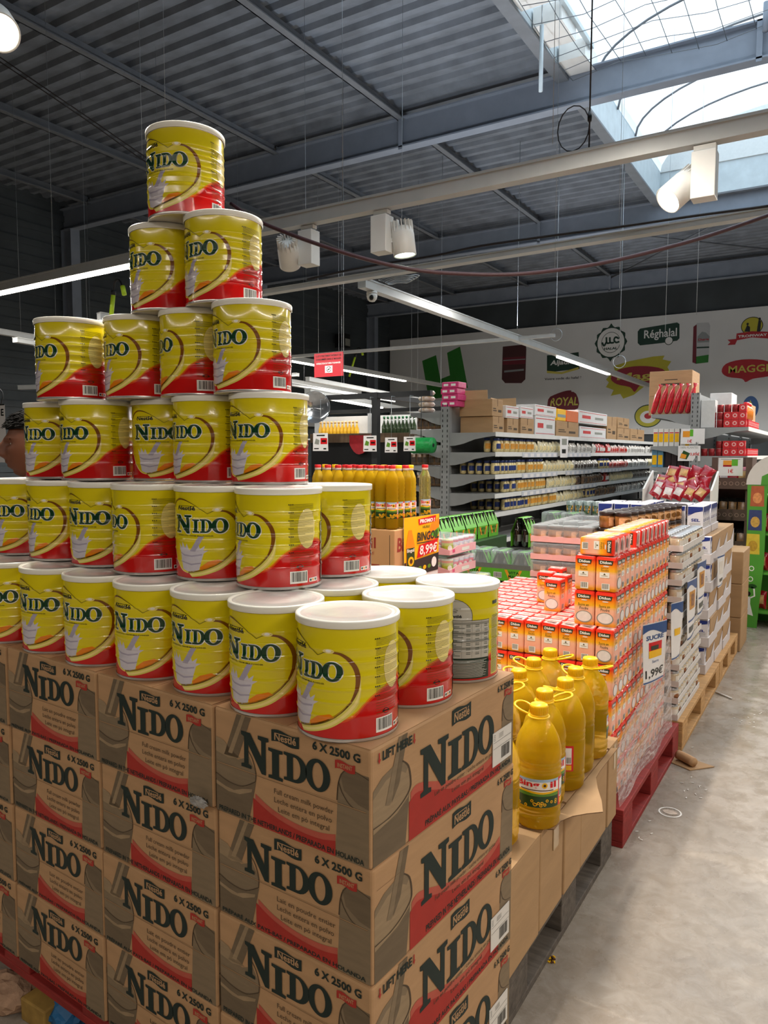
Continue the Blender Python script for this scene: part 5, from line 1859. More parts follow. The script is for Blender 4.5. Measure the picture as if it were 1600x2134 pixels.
mcr = mat('cream_pasta', '#e6d49c', .4, var=.25, scale=60)
mcr2 = mat('pale_noodles', '#ded8b6', .3, var=.3, scale=50, coat=.4)
mgr = mat('grey_film_bag', '#a8a6a0', .2, var=.35, scale=40, coat=.6)
mgw = mat('white_film_bag', '#e4e2dc', .2, var=.2, scale=40, coat=.6)
mpk = mat('pink_white_bag', '#cf9a94', .25, var=.4, scale=50, coat=.4)
mrd = mat('red_bag', '#b8302a', .25, var=.2, scale=40, coat=.4)
mbl = mat('blue_top', '#2a3c77', .35, var=.1)
mor = mat('orange_label', '#d99a3c', .4, var=.2, scale=80)
mbr = mat('brown_bag', '#7d6248', .3, var=.4, scale=50, coat=.4)
mdk = mat('dark_bag', '#4a4039', .3, var=.4, scale=50, coat=.4)
KIND = {
    'blue': ('cream pasta packet with blue top', packet('packet_body', mcr, mbl, mbl, .072, .07, .135)),
    'orange': ('cream pasta packet with orange label', packet('packet_body', mcr, mbl, mor, .072, .07, .14)),
    'noodle': ('pale noodle bag', packet('packet_body', mcr2, mcr2, mcr, .085, .08, .125, False)),
    'grey': ('grey film bag of pulses', packet('packet_body', mgr, mgw, mdk, .10, .09, .12, False)),
    'white': ('white film bag', packet('packet_body', mgw, mgw, mgr, .10, .09, .12, False)),
    'pink': ('pink and white bag', packet('packet_body', mpk, mgw, mrd, .10, .09, .115, False)),
    'red': ('red bag', packet('packet_body', mrd, mrd, mgw, .10, .08, .13, False)),
    'brown': ('brown bag of dried food', packet('packet_body', mbr, mgw, mdk, .10, .09, .12, False)),
}
PLAN = {1.465: [('blue', 2), ('orange', 12), ('noodle', 12), ('white', 12), ('red', 8), ('pink', 10), ('white', 16), ('grey', 14)],
        1.25: [('blue', 7), ('orange', 10), ('noodle', 12), ('grey', 12), ('blue', 6), ('pink', 12), ('white', 14), ('noodle', 8)],
        1.065: [('blue', 4), ('orange', 12), ('noodle', 12), ('brown', 12), ('red', 4), ('noodle', 14), ('grey', 12), ('white', 12)],
        .885: [('blue', 8), ('orange', 12), ('noodle', 12), ('blue', 6), ('brown', 12), ('white', 16), ('grey', 12)]}
snm = {1.465: 'second shelf', 1.25: 'third shelf', 1.065: 'fourth shelf', .885: 'fifth shelf'}
rg = random.Random(77)
for z, seq in PLAN.items():
    y = GY + (.10 if z > 1.1 else .35)
    n = 0
    for kd, cnt in seq:
        lab, me = KIND[kd]
        w_ = .076 if kd in ('blue', 'orange') else .094
        for i in range(cnt):
            if y > 14.5:
                break
            n += 1
            o = put('food_packet', me, None, (GX + .46 + rg.uniform(-.02, .015), y + w_ / 2, z + .001), (0, 0, rg.uniform(-.06, .06)))
            o.scale = (1, 1, rg.uniform(.92, 1.05) if kd not in ('blue', 'orange') else 1)
            tag(o, f'{lab}, {nth(n)} from the steel upright on the {snm[z]}', 'food packet', 'packets on the long shelving')
            y += w_
# the first goods at the near end, set deep on the shelves
for z in PLAN:
    yy = GY + (.16 if z > 1.1 else .41)
    for i in range(1 if z > 1.4 else 4):
        kd = 'orange' if z > 1.4 else 'blue'
        o = put('food_packet', KIND[kd][1], None, (GX + .46 - .085 * (i + 1), yy - .02, z + .001), (0, 0, -.7))
        tag(o, f'cream packet set back at the near end of the {snm[z]}, {nth(i + 1)} from the edge', 'food packet', 'packets on the long shelving')
# price strips
M_STRIP = mat('price_strip', '#c3c6cd', .35, var=.05)
for k, (y, z) in enumerate(((7.3, 1.465), (8.6, 1.465), (7.3, 1.25), (8.7, 1.25), (10.2, 1.25), (7.3, 1.065), (8.9, 1.065))):
    mb = MB(); mb.box(GX + .5275, y, z - .05, GX + .5305, y + 1.1, z - .002, M_STRIP)
    for i in range(6):
        mb.box(GX + .5305, y + .05 + i * .18, z - .045, GX + .531, y + .15 + i * .18, z - .01, M_SHEET)
    tag(mb.build('price_strip'), f'pale price strip clipped to the long shelving, {nth(k + 1)} counted from the top near end', 'price strip', 'price strips on the long shelving')
p = onx(1163, 918, GX + .54)
price_sheet('small white price card hanging from the top shelf edge of the long shelving', (GX + .56, p.y, 1.65), (.3, 1, 0), .16, .24, [(rect(.2, .6, .8, .9), M_BOWLR, 0), (rect(.2, .2, .7, .4), M_INK, 0)], .01)

# boxes on the top shelf of the long shelving
M_BOXW = mat('white_box', '#d3d2d0', .5, var=.04)
M_BOXR = mat('red_print', '#c02c2c', .5, var=.05)
M_BOXO = mat('orange_box', '#d6692b', .5, var=.05)
zt = 1.656
BX = [(1026, 1050, 868, None, 'C', 'brown carton at the near end of the top shelf, under another'), (1024, 1047, 832, 866, 'C', 'open brown carton at the near end, standing on a brown carton'),
      (1056, 1080, 872, None, 'C', 'small brown carton right of the pair at the near end'), (1053, 1080, 846, 872, 'W', 'white carton with red print on a small brown carton'),
      (1084, 1112, 872, None, 'C', 'narrow brown carton with open flaps on the top shelf'), (1083, 1110, 848, 872, 'W', 'white carton with red edge over open brown cartons'),
      (1114, 1156, 868, None, 'W', 'white carton with red lines, lower one'), (1113, 1158, 845, 868, 'W', 'white carton with red lines, upper one'),
      (1158, 1205, 878, None, 'C', 'brown carton with dark print below the orange box'), (1160, 1178, 852, 878, 'B', 'small yellow and blue box on a brown carton'), (1180, 1204, 856, 878, 'O', 'orange box on a brown carton'),
      (1207, 1262, 890, None, 'W', 'big white carton with red logo, lower'), (1204, 1264, 858, 890, 'W', 'big white carton with red flap, upper'),
      (1264, 1284, 868, None, 'C', 'brown carton right of the big white cartons'), (1286, 1312, 892, None, 'C', 'plain brown carton in the far part of the top shelf, lower left'),
      (1286, 1310, 870, 892, 'C', 'plain brown carton in the far part of the top shelf, upper left'), (1313, 1342, 894, None, 'C', 'plain brown carton at the far end of the top shelf')]
def ypx(px): return onx(px, 900, GX + .42).y
def zpx(px, py): return onx(px, py, GX + .42).z
base = {}
for i, (a, b, ty, by, kd, lab) in enumerate(BX):
    y0, y1 = ypx(a), ypx(b)
    z0 = zt if by is None else max(base.get(q, zt) for q in base if q is not None) if False else (zt if by is None else zpx((a + b) / 2, by))
    z1 = zpx((a + b) / 2, ty)
    if by is not None:                                            # rests on what is under it
        und = [q for q in base.values() if q[0] < y1 - .02 and q[1] > y0 + .02]
        z0 = max([q[2] for q in und] + [zt]) + .001
    z1 = max(z1, z0 + .1)
    base[i] = (y0, y1, z1)
    m = {'C': M_CARD2, 'W': M_BOXW, 'B': M_LABY, 'O': M_BOXO}[kd]
    mb = MB(); mb.box(GX + .07, y0 + .004, z0 + .001, GX + .42, y1 - .004, z1, m, bev=.004)
    w_ = y1 - y0; h_ = z1 - z0
    F = lambda sh, mm: mb.flat(xf(sh, w_, h_), mm, (GX + .4208, y0, z0), (0, 1, 0), (0, 0, 1))
    if kd == 'W':
        F(rect(.04, .86, .96, .90), M_BOXR); F(rect(.04, .1, .96, .13), M_BOXR); F(rect(.55, .4, .85, .6), M_BOWLR); F(rect(.12, .4, .4, .65), M_BOXR)
    elif kd == 'C':
        F(rect(.1, .3, .42, .36), M_CINK2); F(rect(.1, .42, .36, .48), M_CINK2); F(rect(.55, .25, .85, .4), M_CINK2)
        F(rect(.48, .6, .52, 1), M_CARDE)
    elif kd == 'B':
        F(rect(.02, .3, .98, .55), M_VITAC)
    if 'open' in lab and by is not None:
        mb.slab([(0, 0), (.3, 0), (.28, .10), (.02, .10)], M_CARD2, (GX + .09, y0 + .006, z1), (.92, .05, 0), (0, .35, .9), .004)
        mb.slab([(0, 0), (w_ - .02, 0), (w_ - .06, .11), (.04, .11)], M_CARD2, (GX + .085, y0 + .01, z1), (0, 1, 0), (-.25, 0, .95), .004)
    tag(mb.build('shipping_box'), lab, 'box', 'boxes on top of the long shelving')

# left face of the long shelving: bags of roots, stacked pink packs and flat bags at the head
for s_, (z, cnt) in enumerate(((1.86, 0), (1.69, 4), (1.535, 0), (1.33, 5), (1.12, 4), (.9, 3))):
    for i in range(cnt):
        me = KIND['brown'][1]
        o = put('root_bag', me, None, (GX - .10 - i * .075, GY + .05 + .012 * i, z + .009), (0, radians(-6), pi / 2 + rg.uniform(-.1, .1)))
        o.scale = (1.1, 1, 1.15)
        tag(o, f'brown bag {nth(i + 1)} from the upright on the left end shelf, {("", "top", "", "third", "fourth", "fifth")[s_]} level', 'food packet', 'brown bags on the left end shelves')
tag(MB().box(GX - .36, GY + .03, 1.536, GX - .1, GY + .3, 1.63, mdk, bev=.004).box(GX - .37, GY + .02, 1.536, GX - .28, GY + .03, 1.64, M_BOXW).build('dark_box'), 'dark box on the second left end shelf', 'box')
M_PINKP = mat('pink_pack', '#cf3f78', .35, var=.12, scale=40)
M_FISH = mat('tan_white_bag', '#a5825a', .35, var=.5, scale=25, col2='#d9d4cc')
for k in range(4):
    mb = MB(); mb.box(-.09, -.08, 0, .09, .10, .058, M_PINKP, bev=.006)
    for q in range(2):
        mb.flat(rect(-.07 + .08 * q, .018, -.02 + .08 * q, .040), M_PWHITE, (0, -.0806, 0), (1, 0, 0), (0, 0, 1))
    o = mb.build('pink_pack', None, (GX + .035 + .012 * (k % 2), GY + .06, 1.9105 + k * .06))
    tag(o, f'bright pink pack, {nth(k + 1)} from below in the stack at the head of the shelving', 'pack', 'stacked pink packs')
    mb = MB()
    mb.lathe([(0, -.028), (.07, -.02), (.085, 0), (.07, .02), (0, .028)], M_FISH, 12)
    o = mb.build('flat_bag', None, (GX - .29, GY + .13, 1.89 + k * .058)); o.scale = (1.0, 1.1, 1)
    tag(o, f'tan and white flat bag, {nth(k + 1)} from below beside the stack of pink packs', 'food packet', 'stacked flat bags')

# ------------------------------------------------------------------ second shelving, seen end on behind the brown crates
HX, HY = -1.47, 9.0
gondola('grey steel shelving seen end on with red bags and red tins', HX, HY, 14.3, 2.13, [.5, .95, 1.43, 1.745], [.5, 1.0, 1.30, 1.54, 1.905], .54, .47)
for i in range(6):
    mb = MB()
    prof = [(.012, 0), (.029, .02), (.035, .12), (.033, .22), (.02, .28), (.011, .30), (.027, .345)]
    mb.lathe(prof, mat('tomato_bag', '#a01525', .22, var=.3, scale=25, bump=.3, coat=.5, col2='#d8232b'), 12)
    o = mb.build('red_bag', None, (HX - .10 - i * .0745, HY + .06, 1.9115), 0)
    o.rotation_euler = (0, radians(14), 0)
    tag(o, f'long red bag leaning on the top end shelf, {nth(i + 1)} from the steel upright', 'food packet', 'long red bags on the end shelf')
p0, p1 = ony(1352, 890, 9.3), ony(1444, 770, 9.3)
p1.x = min(p1.x, HX - .05)
mb = MB(); mb.box(p0.x, 9.25, 1.9065, p1.x, 9.75, 2.13, M_CARD2, bev=.005); tag(mb.build('shipping_box'), 'brown carton under the big one behind the long red bags', 'box')
mb = MB(); mb.box(p0.x, 9.25, 2.131, p1.x, 9.75, p1.z, M_CARD, bev=.005)
mb.flat(rect(p0.x + .13, 2.25, p1.x - .12, 2.275), M_CINK2, (0, 9.2495, 0), (1, 0, 0), (0, 0, 1)); mb.flat(rect(p0.x + .17, 2.31, p1.x - .16, 2.32), M_CINK2, (0, 9.2495, 0), (1, 0, 0), (0, 0, 1))
tag(mb.build('shipping_box'), 'big brown carton high above the long red bags', 'box')
for i, (dx, dz, m, l) in enumerate(((.05, .24, M_BOXW, 'white'), (.27, .13, M_CARD2, 'brown'))):
    mb = MB(); mb.box(HX + .06 + dx, 9.25 + .5 * i, 1.746, HX + .3 + dx * .7, 9.7 + .5 * i, 2.0 + dz - .1, m, bev=.004)
    tag(mb.build('shipping_box'), f'{l} box above the red tins on the end of the second shelving', 'box')
mb = MB(); mb.box(HX + .055, HY + .02, 1.746, HX + .20, 9.22, 2.05, M_BOXW, bev=.003); tag(mb.build('shipping_box'), 'pale box right beside the upright of the second shelving', 'box')
# red tins: singles and printed multipacks
M_TINR = mat('tin_dark_red', '#8e2226', .3, .2, var=.1)
M_TINR2 = mat('pack_red', '#c4252c', .35, var=.06)
M_TINE = mat('tin_end', '#c9b9a8', .3, .6, var=.05)
tm = MB(); tm.lathe([(.033, 0), (.035, .002), (.035, .078), (.033, .08), (0, .08)], M_TINR, 16); tm.lathe([(.0345, .0795), (.0352, .082), (.033, .0825), (0, .081)], M_TINE, 16, cap0=False)
curved(tm, ell(0, .04, .5, .018, 10), M_PINKT, .035, 0, 1, .3)
ME_TINR = tm.mesh('tin')
pk = MB(); pk.box(-.037, -.037, 0, .037, .037, .082, M_TINR2, bev=.002)
for o_, ex in (((-.037, -.037, 0), (1, 0, 0)), ((.037, -.037, 0), (0, 1, 0))):
    pk.flat(ell(.037, .044, .022, .022, 14), M_PINKT, o_, ex, (0, 0, 1), .0006); pk.flat(ell(.037, .044, .012, .012, 12), M_TINR2, o_, ex, (0, 0, 1), .0010)
ME_PK = pk.mesh('pack')
for zz, rows in ((1.746, 3), (1.431, 2)):
    for r in range(rows):
        for c in range(6):
            if r == 2 and c < 2:
                continue
            boxed = (c >= 3 and r < 2) or (c == 5)
            x = HX + .10 + .0755 * c
            if zz < 1.5 and c < 2 and r > 0:
                continue
            o = put('red_pack' if boxed else 'red_tin', ME_PK if boxed else ME_TINR, None, (x, HY + .055 + (.19 if r == 2 and False else 0), zz + .001 + r * .0835))
            tag(o, f'{"red printed pack" if boxed else "dark red tin"}, {nth(c + 1)} from the upright, {nth(r + 1)} up, {"upper" if zz > 1.5 else "lower"} right end shelf', 'tin' if not boxed else 'pack', 'red tins and packs on the end shelves')
    for k in range(14):
        o = put('red_pack', ME_PK, None, (HX + .495, HY + .14 + k * .08, zz + .001))
        tag(o, f'red printed pack on the aisle edge, {nth(k + 2)} from the shelf end, {"upper" if zz > 1.5 else "lower"} shelf', 'pack', 'red packs along the aisle edge')
for k in range(4):
    mb = MB(); mb.lathe([(.03, 0), (.045, .01), (.048, .10), (.03, .14), (.02, .16)], mat('sauce_orange', '#c9762a', .25, var=.15, coat=.4), 14); mb.lathe([(.024, .16), (.026, .161), (.026, .19), (0, .192)], M_CAPR, 12)
    o = mb.build('sauce_bottle', None, (HX + .495, HY + .14 + k * .10, 1.7475 + .083)); tag(o, f'orange sauce bottle with red cap standing on red packs, {nth(k + 1)} from the shelf end', 'bottle', 'orange sauce bottles')
# boxes on the second left end shelf and below
M_YBOX = mat('yellow_white_box', '#dfdcd6', .45, var=.03)
for i in range(5):
    mb = MB(); x = HX - .45 + i * .058
    mb.box(x, HY + .02, 1.541, x + .052, HY + .2, 1.74, M_YBOX, bev=.002)
    mb.box(x + .004, HY + .019, 1.59, x + .048, HY + .02, 1.685, M_LABY); mb.box(x + .004, HY + .0185, 1.69, x + .048, HY + .02, 1.70, M_LABR)
    tag(mb.build('food_box'), f'upright yellow and white box, {nth(i + 1)} from the left on the second end shelf', 'box', 'upright yellow boxes')
for i in range(3):
    mb = MB(); mb.box(HX - .155, HY + .02, 1.541 + i * .052, HX - .05, HY + .2, 1.591 + i * .052, M_YBOX, bev=.002); mb.box(HX - .10, HY + .019, 1.545 + i * .052, HX - .06, HY + .02, 1.588 + i * .052, M_LABY)
    tag(mb.build('food_box'), f'flat yellow and white box, {nth(i + 1)} from below beside the upright ones', 'box', 'flat yellow boxes')
for i in range(2):
    mb = MB(); x = HX - .46 + i * .065; mb.box(x, HY + .02, 1.301, x + .06, HY + .2, 1.50, mat('blue_yellow_box', '#5f93b5', .45, var=.05), bev=.002); mb.box(x + .006, HY + .019, 1.33, x + .054, HY + .02, 1.44, M_LABY)
    tag(mb.build('food_box'), f'tall blue and yellow box, {("left", "right")[i]} of two on the third end shelf', 'box', 'blue and yellow boxes')
for i in range(4):
    mb = MB(); x = HX - .31 + i * .066; mb.box(x, HY + .02, 1.301, x + .06, HY + .2, 1.49, mat('dark_pack', '#2a1d22', .4, var=.2), bev=.002)
    tag(mb.build('food_box'), f'dark pack, {nth(i + 1)} from the left on the third end shelf', 'box', 'dark packs on the end shelf')
art3 = [(rect(.08, .45, .38, .85), M_VITAO, 0), (rect(.38, .5, .52, .95), M_VITAG, 0), (textbox('1€', .3, .08, .48, .3, .015), M_LABR, 0)]
price_sheet('wide white offer sheet clipped to the end shelf beside the red tins', (HX - .14, HY - .03, 1.735), (1, 0, 0), .25, .17, art3, .008)
art4 = [(textbox('100% PLANTES', .1, .82, .9, .95, .0), M_BOWLR, 0), (poly([(.08, .2), (.4, .1), (.55, .5), (.25, .7)]), M_VITAD, 0), (poly([(.1, .2), (.35, .15), (.4, .4), (.15, .5)]), M_VITAO, 1), (textbox('3,89€', .55, .32, .97, .55, .015), M_LABR, 0)]
price_sheet('white offer sheet with a green and red picture hanging below the wide one', (HX - .165, HY - .03, 1.545), (1, 0, 0), .235, .17, art4, .008)

# ------------------------------------------------------------------ crates of one-litre oil bottles with the promo poster
def bottle_small(oilm, capm):
    mb = MB(); R = .0285
    prof = [(.020, 0), (.026, .003), (R, .012), (R, .12)]
    z = .135
    while z < .215:
        prof += [(R + .001, z), (R - .0015, z + .009)]; z += .018
    prof += [(R, .225), (R - .004, .240), (.018, .258), (.0125, .268), (.012, .275)]
    mb.lathe(prof, oilm, 20)
    body = mb.mesh('bottle_body')
    c = MB()
    c.lathe([(.0135, .268), (.0155, .2685), (.0155, .278)], M_LABW, 14, cap0=False, cap1=False); c.lathe([(.0155, .278), (.0158, .279), (.0158, .291), (.0145, .293), (0, .2935)], capm, 14, cap0=False)
    return body, c.mesh('cap')


B1 = [bottle_small(M_OIL, M_CAPR), bottle_small(M_OIL, M_CAPY), bottle_small(oil_mat('pale_oil', '#f6efc8', '#e6d27a', .25), M_CAPR)]
ME_L1 = oil_label(.0288, .05, .075, -.95, .95)
OBX, OBY, OBZ = -1.735, 2.90, 1.104
ro = random.Random(61)
for r in range(3):
    for c in range(8):
        if r == 2 and c > 5:
            continue
        k = 1 if (c * 3 + r * 5) % 7 in (2, 5) and r else 0
        t = thing('small_oil_bottle', f'clear bottle of yellow oil with {"yellow" if k else "red"} cap, {nth(c + 1)} from the right in the {("front", "second", "third")[r]} row', 'bottle',
                  (OBX - .034 - c * .0602 - .002 * (r % 2), OBY + .034 + r * .062, OBZ), 0, 'small oil bottles on the cartons')
        put('bottle_body', B1[k][0], t); put('cap', B1[k][1], t)
        o = put('label', ME_L1, t); o.rotation_euler = (0, 0, -pi / 2 + .5 + ro.uniform(-.5, .5))
for i, (x, y, k, lab) in enumerate(((-1.768, 3.10, 1, 'clear bottle of orange oil with yellow cap at the right edge behind the poster'), (-1.762, 3.235, 2, 'pale oil bottle with red cap standing apart at the right end'))):
    t = thing('small_oil_bottle', lab, 'bottle', (x, y, OBZ), 0, 'small oil bottles on the cartons')
    put('bottle_body', B1[k][0], t); put('cap', B1[k][1], t); o = put('label', ME_L1, t); o.rotation_euler = (0, 0, -.9)
M_CRT = mat('oil_carton_card', '#bd9163', .7, var=.06, scale=6)
M_CRTP = mat('oil_carton_card_pinkish', '#cf9c7c', .7, var=.05, scale=6)
M_CRTR = mat('oil_carton_red', '#8f2f22', .7, var=.06)
mb = MB(); mb.box(OBX - .50, OBY, .72, OBX, OBY + .30, OBZ - .001, M_CRT, bev=.004)
F = lambda sh, m, l=0: mb.flat(sh, m, (OBX, OBY - .0006 - .0004 * l, .72), (1, 0, 0), (0, 0, 1))
S = lambda sh, m: mb.flat(sh, m, (OBX + .0006, OBY, .72), (0, 1, 0), (0, 0, 1))
F(textbox('Bing', -.36, .285, -.20, .345, .02, shear=.1), M_CRTR); F(textbox('il', -.13, .295, -.10, .345, .02), M_CRTR); F(ell(-.165, .32, .024, .024, 14), M_CRTR)
F(textbox('tradition et naturel', -.26, .265, -.11, .282), M_CRTR)
for q in range(4):
    F(rect(-.30, .15 + q * .022, -.05 - (q % 2) * .03, .155 + q * .022), M_CRTR)
F(stroke([(-.40, .10), (-.05, .10), (-.025, .12), (-.025, .36)], .003), M_CINK2)
S(textbox('Bing', .02, .26, .16, .345, .03, shear=.1), M_CRTR)
tag(mb.build('oil_carton'), 'brown carton with red lettering under the small oil bottles', 'carton', 'cartons of small oil bottles')
mb = MB(); mb.box(OBX - .50, OBY + .302, .72, OBX, OBY + .43, OBZ - .001, M_CRTP, bev=.004); tag(mb.build('oil_carton'), 'pinkish brown carton behind the promo poster', 'carton', 'cartons of small oil bottles')
for k in range(2):
    mb = MB(); mb.box(OBX - .50, OBY, .0 + k * .36, OBX, OBY + .43, .359 + k * .36, M_CRT, bev=.004)
    tag(mb.build('oil_carton'), f'plain carton carrying the small oil bottles, {("lowest", "middle")[k]} of the pile', 'carton', 'cartons of small oil bottles')
# promo poster: yellow sheet with bottle, price flash
M_POY = mat('poster_yellow', '#f5b400', .4, var=.04, scale=4)
M_POO = mat('poster_orange', '#ee8a12', .4, var=.05)
M_POD = mat('poster_dark', '#2b2a2a', .4, var=.03)
pw, ph = .30, .27
art5 = [(rect(0, .07, 1, 1), M_POY, 0), (poly([(0, .07), (1, .07), (1, .36), (0, .30)]), M_POD, 1), (poly([(.55, .5), (1, .6), (1, .95), (.75, .85)]), M_POO, 1),
        (poly([(.40, .86), (.88, .89), (.90, .985), (.38, .955)]), M_LABR, 2), (textbox('PROMO !', .42, .885, .85, .95, .05, shear=.2), M_PWHITE, 3),
        (textbox('HUILE', .50, .80, .70, .84, .02, shear=.2), M_VITAD, 3), (poly([(.72, .68), (.98, .78), (1.0, .70), (.92, .60)]), M_VITAG, 2),
        (textbox('BINGOIL', .34, .60, .98, .745, .025, shear=.12), M_POD, 4), (rect(.34, .565, .9, .58), M_POD, 3),
        (poly([(.33, .34), (.92, .40), (.96, .60), (.72, .57), (.40, .54)]), M_LABR, 4), (textbox('8,99€', .40, .355, .92, .54, .018, shear=.12), M_PWHITE, 5),
        (poly([(.05, .12), (.26, .12), (.28, .55), (.20, .80), (.12, .80), (.05, .55)]), M_POO, 2), (rect(.06, .22, .27, .52), M_LABG2, 3), (textbox('Bingoil', .07, .44, .26, .51, .02), M_PWHITE, 4), (ell(.17, .31, .08, .075, 14), M_LABY, 4), (ell(.17, .31, .04, .04, 10), M_SEED, 5),
        (ell(.85, .22, .08, .085, 16), M_PWHITE, 3)] + [(ell(.42 + .14 * q, .17, .05, .035, 12), M_LABY if q % 2 else M_LABG, 3) for q in range(3)]
o = price_sheet('yellow promo poster reading 8,99 on the side of the oil carton', (OBX + .008, OBY + .07, OBZ + .05), (.03, 1, 0), .33, .30, art5, .006, 'promo_poster')

# ------------------------------------------------------------------ pink trays of fruit tins
M_PTRAY = mat('pink_tray_board', '#dfa5ab', .55, var=.04)
M_TING = mat('tin_green_print', '#aab53a', .35, var=.12, scale=40)
M_TINP = mat('tin_pink_print', '#cf4b70', .35, var=.12, scale=40)
M_TINL = mat('tin_pale_print', '#c9c6d8', .35, var=.12, scale=40)


def fruit_tin(m, band_):
    mb = MB(); mb.lathe([(.031, 0), (.033, .002), (.033, .078), (.031, .08), (0, .0795)], m, 16)
    mb.lathe([(.0332, .076), (.034, .079), (.0325, .081), (.03, .079)], M_TINE, 16, cap0=False, cap1=False)
    curved(mb, rect(-3.1, .062, 3.1, .074), band_, .033, 0, 1, .3)
    curved(mb, ell(-1.0, .034, .45, .016, 10), M_PWHITE, .033, 0, 1, .3)
    return mb.mesh('tin')


ME_FT = [fruit_tin(M_TING, M_BOXO), fruit_tin(M_TINP, M_TINL), fruit_tin(M_TINL, M_TINP)]
PX, PY = -1.865, 3.72
for k in range(3):
    z = .66 + k * .1125
    nm = ('lowest', 'middle', 'upper')[k]
    x1 = PX + (.10 if k == 0 else 0)
    t = thing('pink_tray', f'pink cardboard tray of fruit tins under clear film, {nm} of the pile', 'tray', (x1, PY, z), 0, 'pink trays of fruit tins')
    mb = MB(); mb.slab([(-.28, 0), (0, 0), (0, .028), (-.08, .045), (-.28, .045)], M_PTRAY, (0, -.001, 0), (1, 0, 0), (0, 0, 1), .002); mb.box(-.28, .0, 0, 0, .34, .004, M_PTRAY)
    mb.slab([(0, 0), (.34, 0), (.34, .045), (.10, .045), (0, .028)], M_PTRAY, (-.001, 0, 0), (0, 1, 0), (0, 0, 1), .002)
    mb.flat(rect(.15, .01, .25, .03), M_STICK, (.0016, 0, 0), (0, 1, 0), (0, 0, 1)); mb.flat(rect(.03, .012, .06, .03), M_TINP, (.0016, 0, 0), (0, 1, 0), (0, 0, 1))
    mb.build('tray_board', t)
    mb = MB(); mb.box(-.282, -.004, .047, .003, .343, .0925, M_SHRINK, bev=.012); mb.build('shrink_film', t)
    for i in range(4):
        for j in range(5):
            if i and j:
                continue
            o = put('fruit_tin', ME_FT[(i * 2 + j * 3 + k) % 3 if (i + j) else 0], None, (x1 - .035 - i * .068, PY + .036 + j * .068, z + .0045), (0, 0, .4))
            tag(o, f'small fruit tin {nth(j + 1)} from the front, {nth(i + 1)} from the right, in the {nm} pink tray', 'tin', 'fruit tins in the pink trays')
mb = MB(); mb.box(PX - .28, PY, 0, PX + .10, PY + .34, .659, M_CARD2, bev=.004); tag(mb.build('plain_carton'), 'brown carton block carrying the pink trays', 'carton')

# ------------------------------------------------------------------ malt drink packs
M_MALT = mat('malt_bottle_glass', '#130d0a', .06, var=.1, spec=.7, coat=.6)
M_MLID = mat('crown_cap', '#202220', .3, .5, var=.1)
M_MGRAY = mat('malt_tray_grey', '#6d6e68', .5, var=.05)
mm = MB(); mm.lathe([(.026, 0), (.0295, .004), (.0295, .10), (.026, .125), (.015, .155), (.0125, .18), (.0125, .192)], M_MALT, 14)
mm.lathe([(.0125, .190), (.015, .191), (.0145, .198), (0, .199)], M_MLID, 12, cap0=False); curved(mm, rect(-1.1, .035, 1.1, .085), M_MGRAY, .0295, 0, 1, .4)
ME_MALT = mm.mesh('bottle')


def six_pack(label, x, y, z, group, film=False, rz=0.0):
    """carrier of two by three bottles: green wrap over the long sides, bottles bare at the ends"""
    t = thing('malt_pack', label, 'drink pack', (x, y, z), rz, group)
    for i in range(2):
        for j in range(3):
            put('bottle', ME_MALT, t, ((i - .5) * .061, (j - 1) * .061, .002))
    mb = MB()
    pr = [(.064, .0), (.0665, .10), (.040, .165), (.020, .205), (-.020, .205), (-.040, .165), (-.0665, .10), (-.064, 0)]
    for i in range(len(pr) - 1):
        (a, b), (c, d) = pr[i], pr[i + 1]
        mb.add([(a, -.092, b), (a, .092, b), (c, .092, d), (c, -.092, d)], [(0, 1, 2, 3)], M_VITAG)
    for s in (1, -1):
        o_, ex = ((.0668, -.092, 0), (0, 1, 0)) if s > 0 else ((-.0668, .092, 0), (0, -1, 0))
        F = lambda sh, m: mb.flat(sh, m, o_, ex, (0, 0, 1), .0006)
        F(poly([(.02, .095), (.045, .095), (.075, .03), (.05, .03)]), M_VITAO); F(poly([(.165, .095), (.14, .095), (.11, .03), (.135, .03)]), M_VITAO)
        F(textbox('VITA', .045, .065, .14, .088, .03), M_VITAD); F(textbox('MALT', .04, .036, .145, .06, .03), M_VITAD)
    mb.box(-.066, -.095, -.001, .066, .095, .001, M_BLACK)
    mb.build('carrier', t)
    if film:
        mb = MB(); mb.box(-.072, -.098, .0, .072, .098, .212, M_SHRINK, bev=.02); mb.build('shrink_film', t)
    return t


MX, MY, MZ = -1.93, 5.02, .80
six_pack('single malt drink pack with green sleeve standing on the film wrapped ones', MX, MY, MZ, 'malt drink packs')
for i in range(6):
    six_pack(f'green sleeved malt drink pack in the back row, {nth(i + 1)} from the left', MX - .60 + i * .005, MY - .36 + i * .20, MZ - .02, 'malt drink packs', False, -.02)
for i in range(2):
    six_pack(f'malt drink pack under clear film behind the single pack, {("left", "right")[i]}', MX + .02 + i * .15, MY + .57, MZ, 'malt drink packs', True)
six_pack('green sleeved malt drink pack at the left front of the back row', MX - .76, MY - .32, MZ - .02, 'malt drink packs')
for k in range(3):
    z = MZ - .225 * (k + 1) - .004
    for i in range(4):
        t = six_pack(f'film wrapped malt drink pack, {("upper", "middle", "lowest")[k]} front layer, {nth(i + 1)} from the right', MX + .05 - i * .152, MY - .10 - (.0), z, 'film wrapped malt packs', True)
        if k < 2:
            pass
tr = MB()
